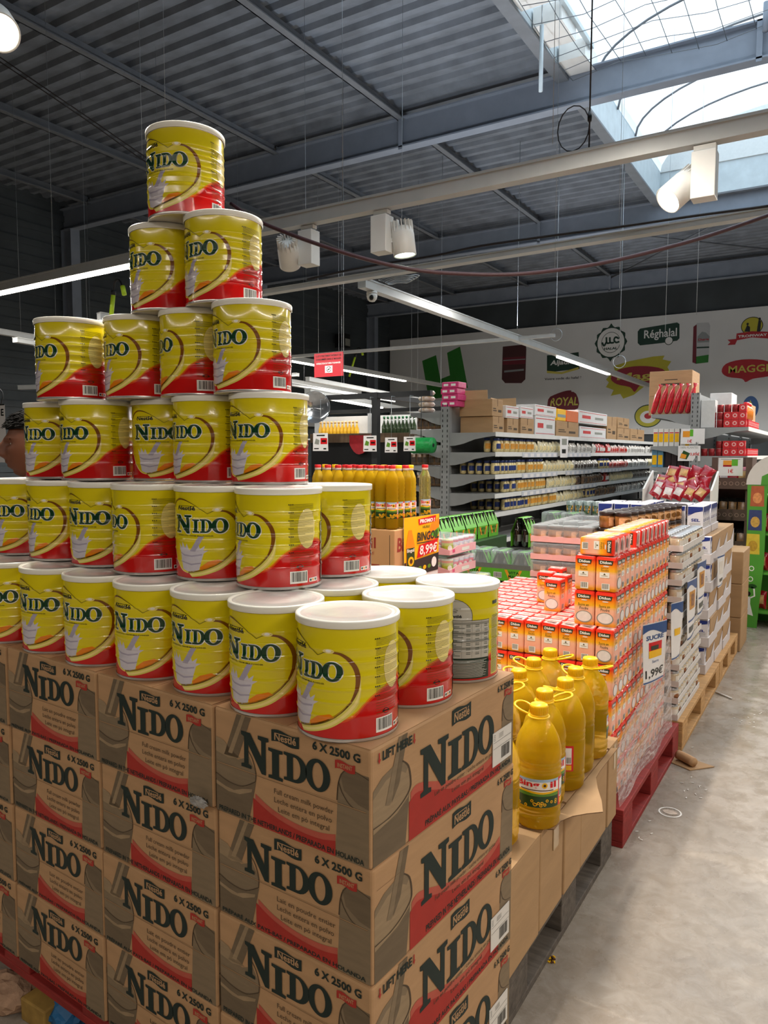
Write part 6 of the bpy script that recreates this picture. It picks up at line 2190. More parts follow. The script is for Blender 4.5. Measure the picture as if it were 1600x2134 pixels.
for k in range(3):
    z = MZ - .225 * (k + 1) - .004
    mb = MB()
    x0, x1, y0 = MX + .05 - 3 * .152 - .075, MX + .127, MY - .204
    mb.box(x0, y0, z, x1, y0 + .004, z + .105, M_VITAG); mb.box(x0, y0 - .0006, z + .085, x1, y0 + .004, z + .118, M_MGRAY)
    for q in range(2):
        xx = x1 - .16 - q * .30
        mb.flat(poly([(0, .08), (.02, .08), (.05, .02), (.03, .02)]), M_VITAO, (xx - .03, y0 - .001, z), (1, 0, 0), (0, 0, 1)); mb.flat(poly([(.13, .08), (.11, .08), (.08, .02), (.10, .02)]), M_VITAO, (xx - .03, y0 - .001, z), (1, 0, 0), (0, 0, 1))
        mb.flat(textbox('VITA', 0, .05, .08, .07, .03), M_VITAD, (xx, y0 - .0012, z), (1, 0, 0), (0, 0, 1)); mb.flat(textbox('MALT', 0, .025, .08, .045, .03), M_VITAD, (xx, y0 - .0012, z), (1, 0, 0), (0, 0, 1))
        mb.flat(rect(-.11, .02, -.05, .06), M_STICK, (xx, y0 - .001, z), (1, 0, 0), (0, 0, 1))
        for w in range(7):
            mb.flat(rect(-.105 + w * .008, .024, -.101 + w * .008, .056), M_INK, (xx, y0 - .0013, z), (1, 0, 0), (0, 0, 1))
    tag(mb.build('malt_tray'), f'green and grey printed tray front of the {("upper", "middle", "lowest")[k]} film wrapped malt layer', 'tray', 'printed malt trays')
mb = MB(); mb.box(MX - .85, MY - .50, 0, MX - .46, MY + .8, MZ - .022, M_VITAD, bev=.004); tag(mb.build('malt_block'), 'dark wrapped block of drink packs under the back row of malt packs', 'drink pack')
mb = MB(); mb.box(MX - .07, MY + .50, 0, MX + .25, MY + .68, MZ - .001, M_VITAD, bev=.004); tag(mb.build('malt_block'), 'dark wrapped block of drink packs under the filmed malt packs', 'drink pack')

# ------------------------------------------------------------------ produce corner seen between tins and shelving
M_COUNT = mat('counter_wood', '#6f5a46', .6, var=.2, scale=6, stretch=(6, 1, 1))
M_CORN = mat('white_counter', '#c4c4c2', .5, var=.03)
def rp(px, py, Y): return ony(px, py, Y)
# dark square steel frame carrying lamps over the produce
FY = 6.3
pb, pt_ = rp(783, 1000, FY), rp(783, 818, FY)
mb = MB(); mb.box(pb.x - .033, FY - .03, 0, pb.x + .033, FY + .03, pt_.z, M_DARKMET); tag(mb.build('frame_post'), 'dark square post of the steel frame over the produce corner', 'post')
zf = pt_.z
mb = MB(); a = rp(640, 826, FY + .0); mb.bar((pb.x - 2.2, FY, zf - .03), (pb.x + .62, FY, zf - .03), .05, .05, M_DARKMET)
mb.bar((pb.x, FY, zf - .03), (pb.x, FY + 2.2, zf - .03), .05, .05, M_DARKMET); mb.bar((pb.x - 2.2, FY + 2.2, zf - .03), (pb.x + .15, FY + 2.2, zf - .03), .04, .05, M_DARKMET)
tag(mb.build('steel_frame'), 'dark horizontal steel frame bars over the produce corner', 'frame')
# counters and shelves behind
c0, c1 = rp(648, 905, 6.9), rp(960, 912, 6.9)
mb = MB(); mb.box(c0.x, 6.9, 0, c1.x - .6, 7.5, c0.z - .10, M_BLACK); mb.box(c0.x, 6.88, c0.z - .10, c1.x - .6, 7.5, c0.z, M_COUNT)
tag(mb.build('produce_counter'), 'wood fronted dark produce counter behind the small oil bottles', 'counter')
zc = c0.z
s0, s1 = rp(655, 870, 9.2), rp(895, 885, 9.2)
mb = MB(); mb.box(s0.x, 9.2, 0, s1.x, 9.24, s0.z, M_CORN); mb.box(s0.x, 8.95, zc - .02, s1.x, 9.2, zc, M_CORN); mb.box(s0.x, 8.9, .9, s1.x, 9.2, .93, M_CORN)
for k in range(4):
    x = s0.x + .05 + k * .95
    mb.box(x, 9.14, 0, x + .06, 9.2, s0.z + .03, M_GREYMET)
tag(mb.build('white_shelving'), 'white backed wall shelving with bottles far behind the small oil bottles', 'shelving')
dk = MB(); dk.lathe([(.03, 0), (.036, .005), (.036, .16), (.014, .22), (.014, .27)], mat('dark_green_bottle', '#26331f', .1, var=.1, coat=.5), 10); dk.lathe([(.016, .27), (.017, .3), (0, .302)], mat('green_cap', '#1b5a34', .4, var=.05), 10)
gl = MB(); gl.lathe([(.03, 0), (.034, .005), (.034, .13), (.014, .19), (.014, .22)], mat('amber_oil_small', '#c79a2a', .1, var=.1, coat=.5), 10); gl.lathe([(.017, .22), (.018, .25), (0, .252)], M_CHIPG, 10)
ME_DK, ME_GL = dk.mesh('bottle'), gl.mesh('bottle')
for i in range(11):
    q = rp(668 + 7.5 * i, 880, 9.07)
    o = put('wall_bottle', ME_GL, None, (q.x, 9.07, zc + .001)); tag(o, f'small amber bottle with gold cap on the white wall shelving, {nth(i + 1)} from the left', 'bottle', 'bottles on the white shelving')
for i in range(9):
    q = rp(800 + 7.8 * i, 880, 9.07)
    o = put('wall_bottle', ME_DK, None, (q.x, 9.07, zc + .001)); tag(o, f'dark bottle with green cap on the white wall shelving, {nth(i + 1)} from the left', 'bottle', 'bottles on the white shelving')
for i in range(12):
    q = rp(660 + 19 * i, 950, 8.98)
    o = put('wall_bottle', ME_GL if i % 3 else ME_DK, None, (q.x, 8.99, .931)); tag(o, f'bottle on the lower board of the white shelving, {nth(i + 1)} from the left', 'bottle', 'bottles on the white shelving')
# red and grey tubs hanging, price cards, roll of green bags
q0, q1 = rp(725, 925, 6.85), rp(772, 925, 6.85)
mb = MB()
w_ = q1.x - q0.x
vs = []
for j in range(7):
    for i in range(9):
        u = i / 8
        vs.append((q0.x + w_ * u, 6.875 - .03 * sin(pi * u) * (.4 + .1 * j), zc - .02 - (.035 * j) * (1 - .55 * (2 * u - 1) ** 2)))
mb.add(vs, [(j * 9 + i, (j + 1) * 9 + i, (j + 1) * 9 + i + 1, j * 9 + i + 1) for j in range(6) for i in range(8)], mat('red_cloth', '#9c1b24', .7, var=.15), True)
tag(mb.build('red_cloth'), 'dark red cloth hanging in front of the produce counter', 'cloth')
cards = [(652, 903, 683, 940, 'leftmost'), (757, 908, 784, 941, 'second from the left'), (802, 912, 827, 943, 'third from the left'), (841, 910, 865, 940, 'rightmost')]
for i, (x0, y0, x1, y1, lab) in enumerate(cards):
    a, b = rp(x0, y0, 6.2), rp(x1, y1, 6.2)
    ph_ = abs(rp(x0, y1, 6.2).z - a.z)
    art = [(rect(.25, .83, .8, .90), M_INK, 0), (rect(.52, .38, .95, .72), M_LABR, 0), (rect(.60, .50, .88, .60), M_INK, 1),
           (poly([(.1, .4), (.4, .35), (.45, .6), (.2, .7)]), M_LABG if i else M_BOWLR, 0), (rect(.08, .1, .4, .16), M_INK, 0), (rect(.7, .08, .88, .16), M_INK, 0)]
    price_sheet(f'white price card hanging over the produce counter, {lab}', (a.x, 6.2, a.z), (1, 0, 0), b.x - a.x, ph_, art, .008, 'price_card')
    mb = MB(); mb.tube([((a.x + b.x) / 2, 6.205, a.z - .005), ((a.x + b.x) / 2, 6.205, zf - .05)], .002, M_WIRE, 4); mb.tube([((a.x + b.x) / 2, 6.205, zf - .052), ((a.x + b.x) / 2, 6.3, zf - .052)], .003, M_WIRE, 4)
    tag(mb.build('card_hook'), f'thin wire hook holding the {lab} white price card', 'hook', 'wire hooks of the price cards')
q = rp(877, 928, 6.4)
mb = MB(); Mx = Matrix.Translation((q.x - .10, 6.4, q.z)) @ Matrix.Rotation(pi / 2, 4, 'Y')
M_GROLL = mat('green_bag_roll', '#1c9447', .35, var=.2, scale=40, bump=.3)
mb.lathe([(.02, .0), (.075, .0), (.078, .01), (.076, .22), (.072, .235), (.02, .235)], M_GROLL, 20, M=Mx, cap0=False, cap1=False); mb.lathe([(.018, -.001), (.018, .236)], M_BLACK, 14, M=Mx)
mb.tube([(q.x, 6.4, q.z), (q.x, 6.4, zf - .05)], .004, M_DARKMET, 6); mb.tube([(q.x, 6.4, zf - .05), (q.x, 6.3, zf - .03)], .004, M_DARKMET, 6)
tag(mb.build('bag_roll'), 'roll of green plastic bags hanging beside the long shelving', 'bag roll')
q = rp(664, 850, 6.3)
mb = MB(); Mx = Matrix.Translation((q.x, 6.25, q.z)) @ Matrix.Rotation(pi / 2, 4, 'X') @ Matrix.Rotation(.4, 4, 'Y')
ms = mat('polished_scale_pan', '#c6ccd4', .12, .9, var=.05)
mb.lathe([(0, .0), (.12, .01), (.16, .05), (.165, .06), (.16, .055), (.12, .02), (0, .012)], ms, 24, M=Mx); mb.tube([(q.x, 6.25, q.z + .14), (q.x, 6.28, zf - .05)], .006, M_DARKMET, 6)
tag(mb.build('scale_pan'), 'shiny hanging metal pan at the left of the dark frame', 'scale')
for i, (px, py) in enumerate(((650, 948), (722, 952), (762, 958))):
    q = rp(px, py, 6.75); m_ = mat(('yellow_tub', 'lemon_tub', 'green_tub')[i], ('#e8c70f', '#d7c21c', '#2f9e4b')[i], .4, var=.06)
    mb = MB(); mb.lathe([(.05, 0), (.07, .02), (.07, .12), (.05, .15), (.02, .17), (.02, .19)], m_, 14)
    zt_ = q.z - .12
    o = mb.build('plastic_bottle', None, (q.x, 6.75, .931)); tag(o, f'{("yellow", "lemon yellow", "green")[i]} plastic bottle low in front of the produce counter', 'bottle')
mb = MB(); a, b = rp(645, 960, 6.65), rp(800, 960, 6.65); mb.box(a.x, 6.6, 0, b.x, 6.86, .93, M_DARKMET, bev=.004); tag(mb.build('low_counter'), 'dark low counter in front of the produce counter', 'counter')

# ------------------------------------------------------------------ lamps, trunking, cables
M_TUBE = mat('lit_tube', '#fff6e8', .4, var=0, emit=9.0)
M_LENS = mat('lit_lens', '#fff4e0', .4, var=0, emit=14.0)
M_LENSG = mat('lit_lens_greenish', '#e6ffe9', .4, var=0, emit=9.0)
M_CABLE = mat('dark_cable', '#2b2627', .5, var=.1)
M_CABLE2 = mat('maroon_cable', '#4a2f33', .45, var=.1)
M_LIME = mat('lime_plastic', '#b9d92c', .4, var=.04)
RZ = 3.25


M_TRUNK = mat('trunking_enamel', '#b4b6b4', .4, var=.04, scale=8)


def trunk(label, a, b, lit=(), w_=.075, h_=.075, name='light_trunking', wires=()):
    """white light trunking from a to b; lit = (from, to) fractions with a glowing tube underneath"""
    a, b = Vector(a), Vector(b)
    t = thing(name, label, 'light fixture', a)
    d = b - a
    mb = MB(); mb.bar((0, 0, 0), d, w_, h_, M_TRUNK); mb.bar(Vector((0, 0, h_ * .42)), d + Vector((0, 0, h_ * .42)), w_ * 1.15, h_ * .16, M_TRUNK)
    mb.build('housing', t)
    for f0, f1 in lit:
        mb = MB(); mb.bar(d * f0 + Vector((0, 0, -h_ * .5 - .014)), d * f1 + Vector((0, 0, -h_ * .5 - .014)), w_ * .7, .026, M_TUBE)
        o = mb.build('tube', t); o['label'] = 'glowing white tube'
    for f in wires:
        mb = MB(); q = d * f; mb.tube([q, (q.x, q.y, 6.245 - a.z)], .002, M_WIRE, 4); mb.build('hanging_wire', t)
    return t


trunk('long white light trunking with spotlights across the aisle, in front', (-5.0, 4.72, RZ), (2.5, 4.66, RZ), (), .085, .105)
trunk('white light trunking with a lit tube at the left, behind the top tins', (-11.5, 5.0, RZ), (-5.02, 4.80, RZ), ((.1, .97),), .085, .095, wires=(.3, .7))
trunk('white light trunking running away over the long shelving, dome camera at its near end', (-4.45, 6.75, RZ), (-4.55, 20.5, RZ), ((.47, .72),), .10, .10)
trunk('white light trunking running away over the produce corner', (-8.95, 8.0, RZ), (-9.25, 20.5, RZ), ((.0, .10), (.26, .62)), .09, .09)
trunk('thin bar hanging across the hall before the banner wall', (-9.5, 11.1, RZ), (-3.87, 11.2, RZ), (), .06, .05, 'hanging_bar')
trunk('cable tray with loose cables across the hall behind the spotlights', (-6.6, 6.62, RZ), (2.0, 6.30, RZ), (), .10, .05, 'cable_tray')
trunk('grey trunking at the far left running away above the price tag', (-9.2, 4.9, 3.0), (-10.6, 16, 3.0), (), .08, .07, wires=(.1, .6))
trunk('second grey trunking at the far left, below the first', (-8.2, 5.2, 2.75), (-9.6, 16, 2.75), (), .08, .06, wires=(.1, .6))
trunk('lower left trunking crossing the dark wall', (-12.4, 8.5, 2.62), (-7.0, 8.9, 2.62), (), .06, .05, wires=(.2, .8))
trunk('lit tube far left beyond the tins of the fourth tier', (-11.9, 7.6, 2.55), (-7.6, 8.2, 2.5), (), .08, .07, wires=(.2, .8))
mb = MB(); mb.bar((-12.9, 12.0, 2.3), (-12.9, 20.5, 2.3), .08, .18, M_GREYMET); tag(mb.build('wall_conduit'), 'pale conduit along the dark left wall', 'conduit')
q0 = ony(640, 790, 7.0); q1 = ony(905, 838, 12.5)
trunk('white bar below the far light trunking, with clips', (q0.x, 7.0, q0.z), (q1.x, 12.5, q1.z), (), .05, .05, 'hanging_bar', wires=(.2, .8))
q0 = ony(640, 815, 7.6); q1 = ony(890, 862, 13.5)
trunk('lit trunking low over the produce corner behind the dark post', (q0.x, 7.6, q0.z), (q1.x, 13.5, q1.z), ((.05, .5),), .08, .07, wires=(.2, .8))
q0 = onz(205, 660, 3.0)
trunk('short white lamp end showing left of the fourth tier with a lime stick', (q0.x, q0.y, 3.0), (q0.x + .25, q0.y + 1.6, 3.0), ((0, .9),), .08, .09, wires=(.5,))


def track_spot(label, x, y, aim, lens, lit_power, col, tilt_side):
    """track spotlight: adapter, driver box, finned lamp head aimed along aim"""
    t = thing('track_spotlight', label, 'spotlight', (x, y, RZ - .055))
    mb = MB(); mb.box(-.06, -.025, -.03, .06, .025, 0, M_WHITE, bev=.003); mb.lathe([(.018, -.045), (.018, -.03)], M_WHITE, 12); mb.build('adapter', t)
    mb = MB(); mb.box(-.065, -.055, -.30, .065, .055, -.04, M_WHITE, bev=.004); mb.build('driver_box', t)
    aim = Vector(aim).normalized()
    side = Vector((tilt_side[0], tilt_side[1], 0)) * .155
    Mh = Matrix.Translation(side + Vector((0, 0, -.21))) @ aim.to_track_quat('-Z', 'Y').to_matrix().to_4x4()
    mb = MB(); mb.lathe([(.040, .095), (.074, .09), (.082, .04), (.083, -.105), (.079, -.108), (.074, -.095)], M_WHITE, 28, M=Mh, cap1=False)
    hd = mb.build('lamp_head', t)
    for k in range(16):
        a = 2 * pi * k / 16
        mb.box(.046, -.003, .06, .080, .003, .135, M_WHITE, M=Mh @ Matrix.Rotation(a, 4, 'Z'))
    hd.data = mb.mesh('lamp_head')
    mb = MB(); mb.lathe([(.0735, -.092), (0, -.092)][::-1], lens, 24, M=Mh, cap0=False, cap1=False)
    o = mb.build('lens', t); o['label'] = 'glowing lens'
    mb = MB(); mb.bar(side * .35 + Vector((0, 0, -.21)), side * .55 + Vector((0, 0, -.21)), .03, .03, M_WHITE); mb.build('hinge', t)
    if lit_power:
        p = Vector((x, y, RZ - .055)) + side + Vector((0, 0, -.21)) + aim * .10
        spot('spot_light', p, p + aim, lit_power, 75, col, .5, .05)
    return t


SR, SF = Vector((_r.x, _r.y)), Vector((_f.x, _f.y))
track_spot('white track spotlight at the right, its bright lens turned to the left and down', -.76, 4.69, (-.50, -.50, -.62), M_LENS, 130, (1, .95, .86), (-SR.x * .65 + SF.x * .6, -SR.y * .65 + SF.y * .6))
track_spot('white track spotlight in the middle pointing straight down with a greenish glow', -2.93, 4.71, (.10, .05, -1), M_LENSG, 90, (.95, 1, .93), (SR.x, SR.y))
track_spot('white track spotlight at the left end with slotted back, turned away', -3.60, 4.72, (-.45, .75, -.75), M_LENS, 90, (1, .95, .86), (-SR.x, -SR.y))
p = onz(1385, 312, 5.0)
# nearer track with the lamp that lights the tins from the upper left
LP = dep(-8, 55, 3.05)
trunk('light trunking over the left of the tins, mostly out of the picture', (LP.x - 3.0, LP.y + .05, LP.z + .34), (LP.x + .5, LP.y, LP.z + .34), (), .085, .10)
t = thing('track_spotlight', 'white round spotlight at the upper left corner with glowing lens', 'spotlight', LP)
aim = (Vector((-1.05, 1.15, 1.35)) - LP).normalized()
Mh = aim.to_track_quat('-Z', 'Y').to_matrix().to_4x4()
mb = MB(); mb.lathe([(.03, .10), (.066, .09), (.072, .05), (.075, -.08), (.071, -.083), (.066, -.07)], M_WHITE, 32, M=Mh, cap1=False); mb.build('lamp_head', t)
mb = MB(); mb.lathe([(0, -.066), (.066, -.066)], M_LENS, 28, M=Mh, cap0=False, cap1=False); o = mb.build('lens', t); o['label'] = 'glowing lens'
mb = MB(); mb.bar((-.12, .03, .29), (-.12, .03, .05), .08, .07, M_WHITE); mb.bar((-.12, .03, .08), (0, 0, .06), .02, .02, M_WHITE); mb.build('driver_box', t)
KEY = spot('spot_light', LP + aim * .11, LP + aim * 2, 260, 95, (1, .93, .80), .6, .055)

# dome camera under the near end of the long trunking
t = thing('dome_camera', 'small white dome camera under the near end of the long trunking', 'camera', (-4.45, 6.95, RZ - .05))
mb = MB(); mb.lathe([(.055, 0), (.06, -.02), (.06, -.03)][::-1], M_WHITE, 20); mb.lathe([(.0, -.115), (.03, -.108), (.05, -.085), (.058, -.055), (.058, -.03)], M_WHITE, 20); mb.build('housing', t)
mb = MB(); mb.lathe([(0, .012), (.02, .01), (.03, 0)], M_BLACK, 16, M=Matrix.Translation((.02, -.045, -.075)) @ Matrix.Rotation(radians(100), 4, 'X')); mb.build('lens', t)
# lime sticks with hook heads hanging price signs
YS1, YS2 = q0.y + .12, onz(727, 785, 3.28).y
for px0, py0, px1, py1, Y, lab in ((231, 660, 236, 606, YS1, 'lime green hanging stick with black hook head left of the fifth tier'), (727, 785, 742, 735, YS2, 'lime green hanging stick with black hook head beside the red sign')):
    a, b = ony(px0, py0, Y), ony(px1, py1, Y)
    t = thing('hook_stick', lab, 'hanging stick', a)
    d = b - a
    mb = MB(); mb.tube([(0, 0, 0), d * .82], .025, M_LIME, 8); mb.build('rod', t)
    mb = MB(); mb.tube([d * .82, d], .028, M_BLACK, 8); mb.tube(smooth_pts([tuple(d * .97), tuple(d + Vector((.02, 0, .09))), tuple(d + Vector((.1, 0, .10))), tuple(d + Vector((.17, 0, 0)))], 4), .012, M_BLACK, 6); mb.tube([tuple(d + Vector((.15, 0, .03))), tuple(d + Vector((.18, 0, -.07)))], .028, M_LIME, 6); mb.build('hook_head', t)
    mb = MB(); mb.tube([(0, 0, 0), (-.04, 0, -.2)], .012, M_BLACK, 6); mb.build('cord', t)
# red notice board
a, b = ony(654, 738, 9.6), ony(714, 783, 9.6)
W_, H_ = b.x - a.x, a.z - b.z
mb = MB(); mb.box(a.x, 9.6, b.z, b.x, 9.612, a.z, mat('notice_red', '#b81f2b', .45, var=.05))
F = lambda sh, m: mb.flat(xf(sh, W_, H_), m, (a.x, 9.5985, b.z), (1, 0, 0), (0, 0, 1))
F(textbox('IL EST STRICTEMENT INTERDIT DE', .06, .84, .94, .92, .02), M_INK); F(textbox('CONSOMMER DANS LE MAGASIN', .06, .70, .94, .78, .02), M_INK); F(textbox('INTERDICTION DE FUMER ET DE MANGER', .08, .53, .92, .60, .02), M_PWHITE)
F(rect(.38, .16, .64, .46), M_PWHITE); F(poly(ell_pts(.51, .31, .085, .12, 20), [ell_pts(.51, .31, .068, .096, 20)]), M_LABR); F(stroke([(.46, .24), (.56, .38)], .016), M_LABR); F(rect(.47, .29, .55, .325), M_INK)
o = mb.build('notice_board'); tag(o, 'red notice board with black and white lines hanging over the produce corner', 'sign')
mb = MB()
for x in (a.x + .08, b.x - .08):
    mb.tube([(x, 9.606, a.z), (x, 9.606, 6.245)], .003, M_WIRE, 4)
tag(mb.build('notice_wires'), 'pair of thin wires carrying the red notice board', 'wire')
# pink price tag at the left edge
a, b = ony(-70, 848, 4.2), ony(14, 965, 4.2)
art6 = [(rect(0, .38, .82, .72), M_LABR, 0), (textbox('€', .62, .45, .76, .65, .03), M_INK, 1), (textbox('E', .90, .8, .97, .92, .03), M_INK, 0), (textbox('E', .90, .14, .97, .24, .03), M_INK, 0), (rect(0, .98, 1, 1.0), M_INK, 1)]
M_SHEET_P = M_SHEET
price_sheet('pink white price tag with red price hanging at the left edge', (a.x, 4.2, a.z), (1, 0, 0), b.x - a.x, a.z - b.z, art6, .005, 'price_tag')
a2 = ony(8, 830, 4.2)
mb = MB(); mb.tube(smooth_pts([(a2.x - .05, 4.2, a.z), (a2.x - .02, 4.2, a.z + .10), (a2.x - .10, 4.2, a.z + .16), (a2.x - .2, 4.22, a.z + .17), (a2.x - .2, 4.24, 3.0), (a2.x - .2, 4.24, 6.1)], 3), .006, M_DARKMET, 6); tag(mb.build('tag_hook'), 'bent dark hook holding the pink price tag at the left edge', 'hook')

# suspension wires
WIRES = [(295, 330, 5.0), (343, 250, 4.3), (715, 735, 9.6), (713, 470, 4.72), (836, 590, 6.6), (918, 800, 11.1), (1077, 690, 11.2), (1155, 560, 6.4), (1150, 300, 4.69), (1290, 600, 11.2), (1288, 480, 6.4), (1385, 700, 11.2), (1450, 655, 12.0), (637, 600, 6.6)]
for i, (px, py, Y) in enumerate(WIRES):
    p = ony(px, py, Y)
    top = 7.3 if (SX0 < p.x < SX1 and Y < SY1) else 6.245
    mb = MB(); mb.tube([(p.x, Y, p.z), (p.x, Y, top)], .0018 if Y < 8 else .0035, M_WIRE, 5)
    tag(mb.build('suspension_wire'), f'thin steel suspension wire, {nth(i + 1)} in the list of roof wires', 'wire', 'suspension wires under the roof')
p = ony(1226, 300, 4.68)
mb = MB(); mb.tube([(p.x, 4.68, RZ + .05), (p.x, 4.68, 6.08)], .005, M_CABLE, 6)
mb.tube([(p.x - .10 + .10 * cos(q * pi / 8), 4.68, RZ + .20 + .135 * sin(q * pi / 8)) for q in range(16)], .004, M_CABLE, 6, closed=True); mb.lathe([(.012, 0), (.014, .03), (.008, .06)], M_BLACK, 8, M=Matrix.Translation((p.x, 4.68, RZ + .22)))
tag(mb.build('suspension_cable'), 'dark suspension cable with a loose loop on the front trunking', 'cable')


def cable(label, pts, r_, m, Y=None):
    mb = MB(); mb.tube(smooth_pts([tuple(ony(x, y, Yq)) for x, y, Yq in pts], 5), r_, m, 7)
    return tag(mb.build('cable'), label, 'cable')


cable('dark maroon hose sagging across the hall in front of the trunking', [(480, 425, 4.3), (545, 465, 4.3), (700, 522, 4.4), (850, 560, 4.6), (980, 571, 4.9), (1100, 569, 5.1), (1250, 548, 5.4), (1400, 512, 5.6), (1500, 482, 5.7), (1620, 440, 5.8)], .0145, M_CABLE2)
cable('thin cable lying along the cable tray', [(640, 582, 6.5), (760, 556, 6.5), (900, 533, 6.5), (1000, 512, 6.4), (1150, 490, 6.4), (1300, 470, 6.35), (1450, 448, 6.3), (1600, 428, 6.3)], .011, M_CABLE)
cable('upper one of two thin cables crossing under the dark roof at the left', [(-20, 108, 3.6), (100, 190, 3.9), (200, 258, 4.2), (305, 330, 4.5), (480, 445, 4.9)], .005, M_CABLE)
cable('lower one of two thin cables crossing under the dark roof at the left', [(-20, 118, 3.6), (100, 198, 3.9), (200, 266, 4.2), (305, 340, 4.5), (480, 452, 4.9)], .005, M_CABLE)
for i, (px, py, Y, r_) in enumerate(((1158, 697, 11.2, .09), (1290, 753, 12.5, .10))):
    q = ony(px, py, Y); mb = MB(); mb.tube([(q.x + r_ * cos(a * pi / 9), Y, q.z + r_ * sin(a * pi / 9)) for a in range(18)], .006, M_WIRE, 5, closed=True)
    mb.tube([(q.x, Y, q.z + r_), (q.x, Y, 6.08)], .005, M_WIRE, 5)
    tag(mb.build('wire_loop'), ('loop of spare wire hanging before the banner wall, left one', 'loop of spare wire hanging before the banner wall, right one')[i], 'wire')
mb = MB(); q = onz(830, 588, RZ + .06)
for k in range(4):
    mb.tube([(q.x + (.16 + .03 * k) * cos(a * pi / 8), q.y + .07 * sin(a * pi / 8) * (1 + .2 * k), RZ + .065 + .012 * k + .01 * sin(a * 1.7)) for a in range(16)], .006, M_WIRE, 5, closed=True)
tag(mb.build('cable_coil'), 'tangle of pale cable lying on the near end of the long trunking', 'cable')
q = ony(727, 648, 20.9)
mb = MB(); mb.box(-12.95, 18.2, 4.55, -12.6, 18.5, 4.95, M_BLACK, bev=.01); mb.box(-12.62, 18.23, 4.6, -12.59, 18.47, 4.8, M_BOWLR)
tag(mb.build('wall_speaker'), 'small dark box lamp high on the dark left wall', 'lamp')

# ------------------------------------------------------------------ banner wall
BY = YB - .08
M_BAN = mat('banner_cloth', '#d3d7d9', .6, var=.03, scale=1.5)
M_B = {k: mat('banner_' + k, h, .6, var=.04, scale=4) for k, h in dict(green='#2f7a2f', dkgreen='#1f3d33', white='#e2e5e5', pale='#b9bec2', red='#8f2a3a', brightred='#b02a34', yellow='#b8b23a', brown='#4a2a2c', ink='#23272a', blue='#3f6196', lemon='#c7c05a', grey='#8b9396', maroon='#6e2632').items()}
tl, tr_ = ony(812, 712, BY), ony(1600, 632, BY)
zt_ = (tl.z + tr_.z) / 2
mb = MB()
mb.box(tl.x, BY, 2.0, 6.0, BY + .02, zt_, M_BAN)
BO = Vector((0, BY - .002, 0))
def bp(px, py):
    q = ony(px, py, BY); return (q.x, q.z)
_lay = [0]
def BF(sh, key, lay=0):
    mb.flat(sh, M_B[key], (0, BY - .004 - .003 * lay, 0), (1, 0, 0), (0, 0, 1))
def BP(pts, key, lay=0, sm=0):
    q = [bp(*p) for p in pts]
    BF(poly(smooth_pts(q, sm, True) if sm else q), key, lay)
def BT(s, x0, y0, x1, y1, key, lay=1, bold=.015, shear=0.0):
    """text in the quad from lower left (x0,y0) to upper right (x1,y1)"""
    a, b = bp(x0, y0), bp(x1, y1)
    BF(textbox(s, a[0], a[1], b[0], b[1], bold, shear), key, lay)
def BE(cx, cy, rx, ry, key, lay=0):
    a = bp(cx, cy); r1 = abs(bp(cx + rx, cy)[0] - bp(cx - rx, cy)[0]) / 2; r2 = abs(bp(cx, cy - ry)[1] - bp(cx, cy + ry)[1]) / 2
    BF(ell(a[0], a[1], r1, r2, 32), key, lay)
# big green letter shape
BP([(879, 752), (908, 740), (917, 790), (937, 782), (931, 735), (958, 722), (977, 822), (893, 832)], 'green')
# dark jar
BP([(1047, 722), (1095, 717), (1096, 727), (1094, 790), (1086, 798), (1052, 798), (1045, 790)], 'brown'); BP([(1048, 745), (1094, 742), (1094, 758), (1047, 760)], 'maroon', 1); BP([(1050, 776), (1091, 772), (1091, 768), (1050, 772)], 'grey', 2); BP([(1048, 750), (1094, 747), (1094, 749), (1048, 752)], 'grey', 2)
# green label with white writing
BP([(1139, 740), (1170, 738), (1205, 733), (1207, 768), (1170, 772), (1139, 776)], 'dkgreen'); BT('Aljadida', 1145, 764, 1202, 747, 'white', 1, .03, .2); BP([(1139, 772), (1170, 775), (1205, 764), (1205, 769), (1170, 779), (1139, 777)], 'lemon', 1)
BT('Votre code du halal !', 1134, 792, 1210, 783, 'ink', 1, .01, .1)
# halal seal
c = (1272, 713)
a = bp(*c); R0 = abs(bp(c[0] + 32, c[1])[0] - bp(c[0] - 32, c[1])[0]) / 2; R1 = abs(bp(c[0], c[1] - 34)[1] - bp(c[0], c[1] + 34)[1]) / 2
pts = []
for i in range(48):
    k = 1.0 + .06 * cos(i * 2 * pi / 48 * 12) + (.12 if i in (12, 36) else 0)
    pts.append((a[0] + R0 * k * cos(i * 2 * pi / 48), a[1] + R1 * k * sin(i * 2 * pi / 48)))
BF(poly(pts), 'dkgreen'); BE(c[0], c[1], 28, 30, 'white', 1)
BF(poly(ell_pts(a[0], a[1], R0 * .62, R1 * .64, 30), [ell_pts(a[0], a[1], R0 * .59, R1 * .61, 30)]), 'dkgreen', 2)
BT('HALAL', 1258, 729, 1286, 722, 'dkgreen', 2, .04)
def BS(pts, wd, key, lay=2):
    BF(stroke(smooth_pts([bp(*p) for p in pts], 4), wd), key, lay)
BS([(1289, 705), (1282, 702), (1279, 708), (1283, 713), (1290, 711)], .05, 'dkgreen'); BS([(1279, 713), (1271, 713), (1270, 702)], .05, 'dkgreen'); BS([(1272, 713), (1264, 714), (1263, 702)], .05, 'dkgreen'); BS([(1263, 712), (1258, 720), (1254, 713)], .05, 'dkgreen')
# green tag
BP([(1328, 690), (1333, 684), (1410, 671), (1415, 674), (1415, 704), (1410, 709), (1378, 714), (1333, 719), (1328, 714)], 'dkgreen'); BT('Réghalal', 1341, 710, 1410, 682, 'white', 1, .015); BE(1393, 709, 9, 9, 'dkgreen', 2); BE(1393, 709, 7.5, 7.5, 'white', 3)
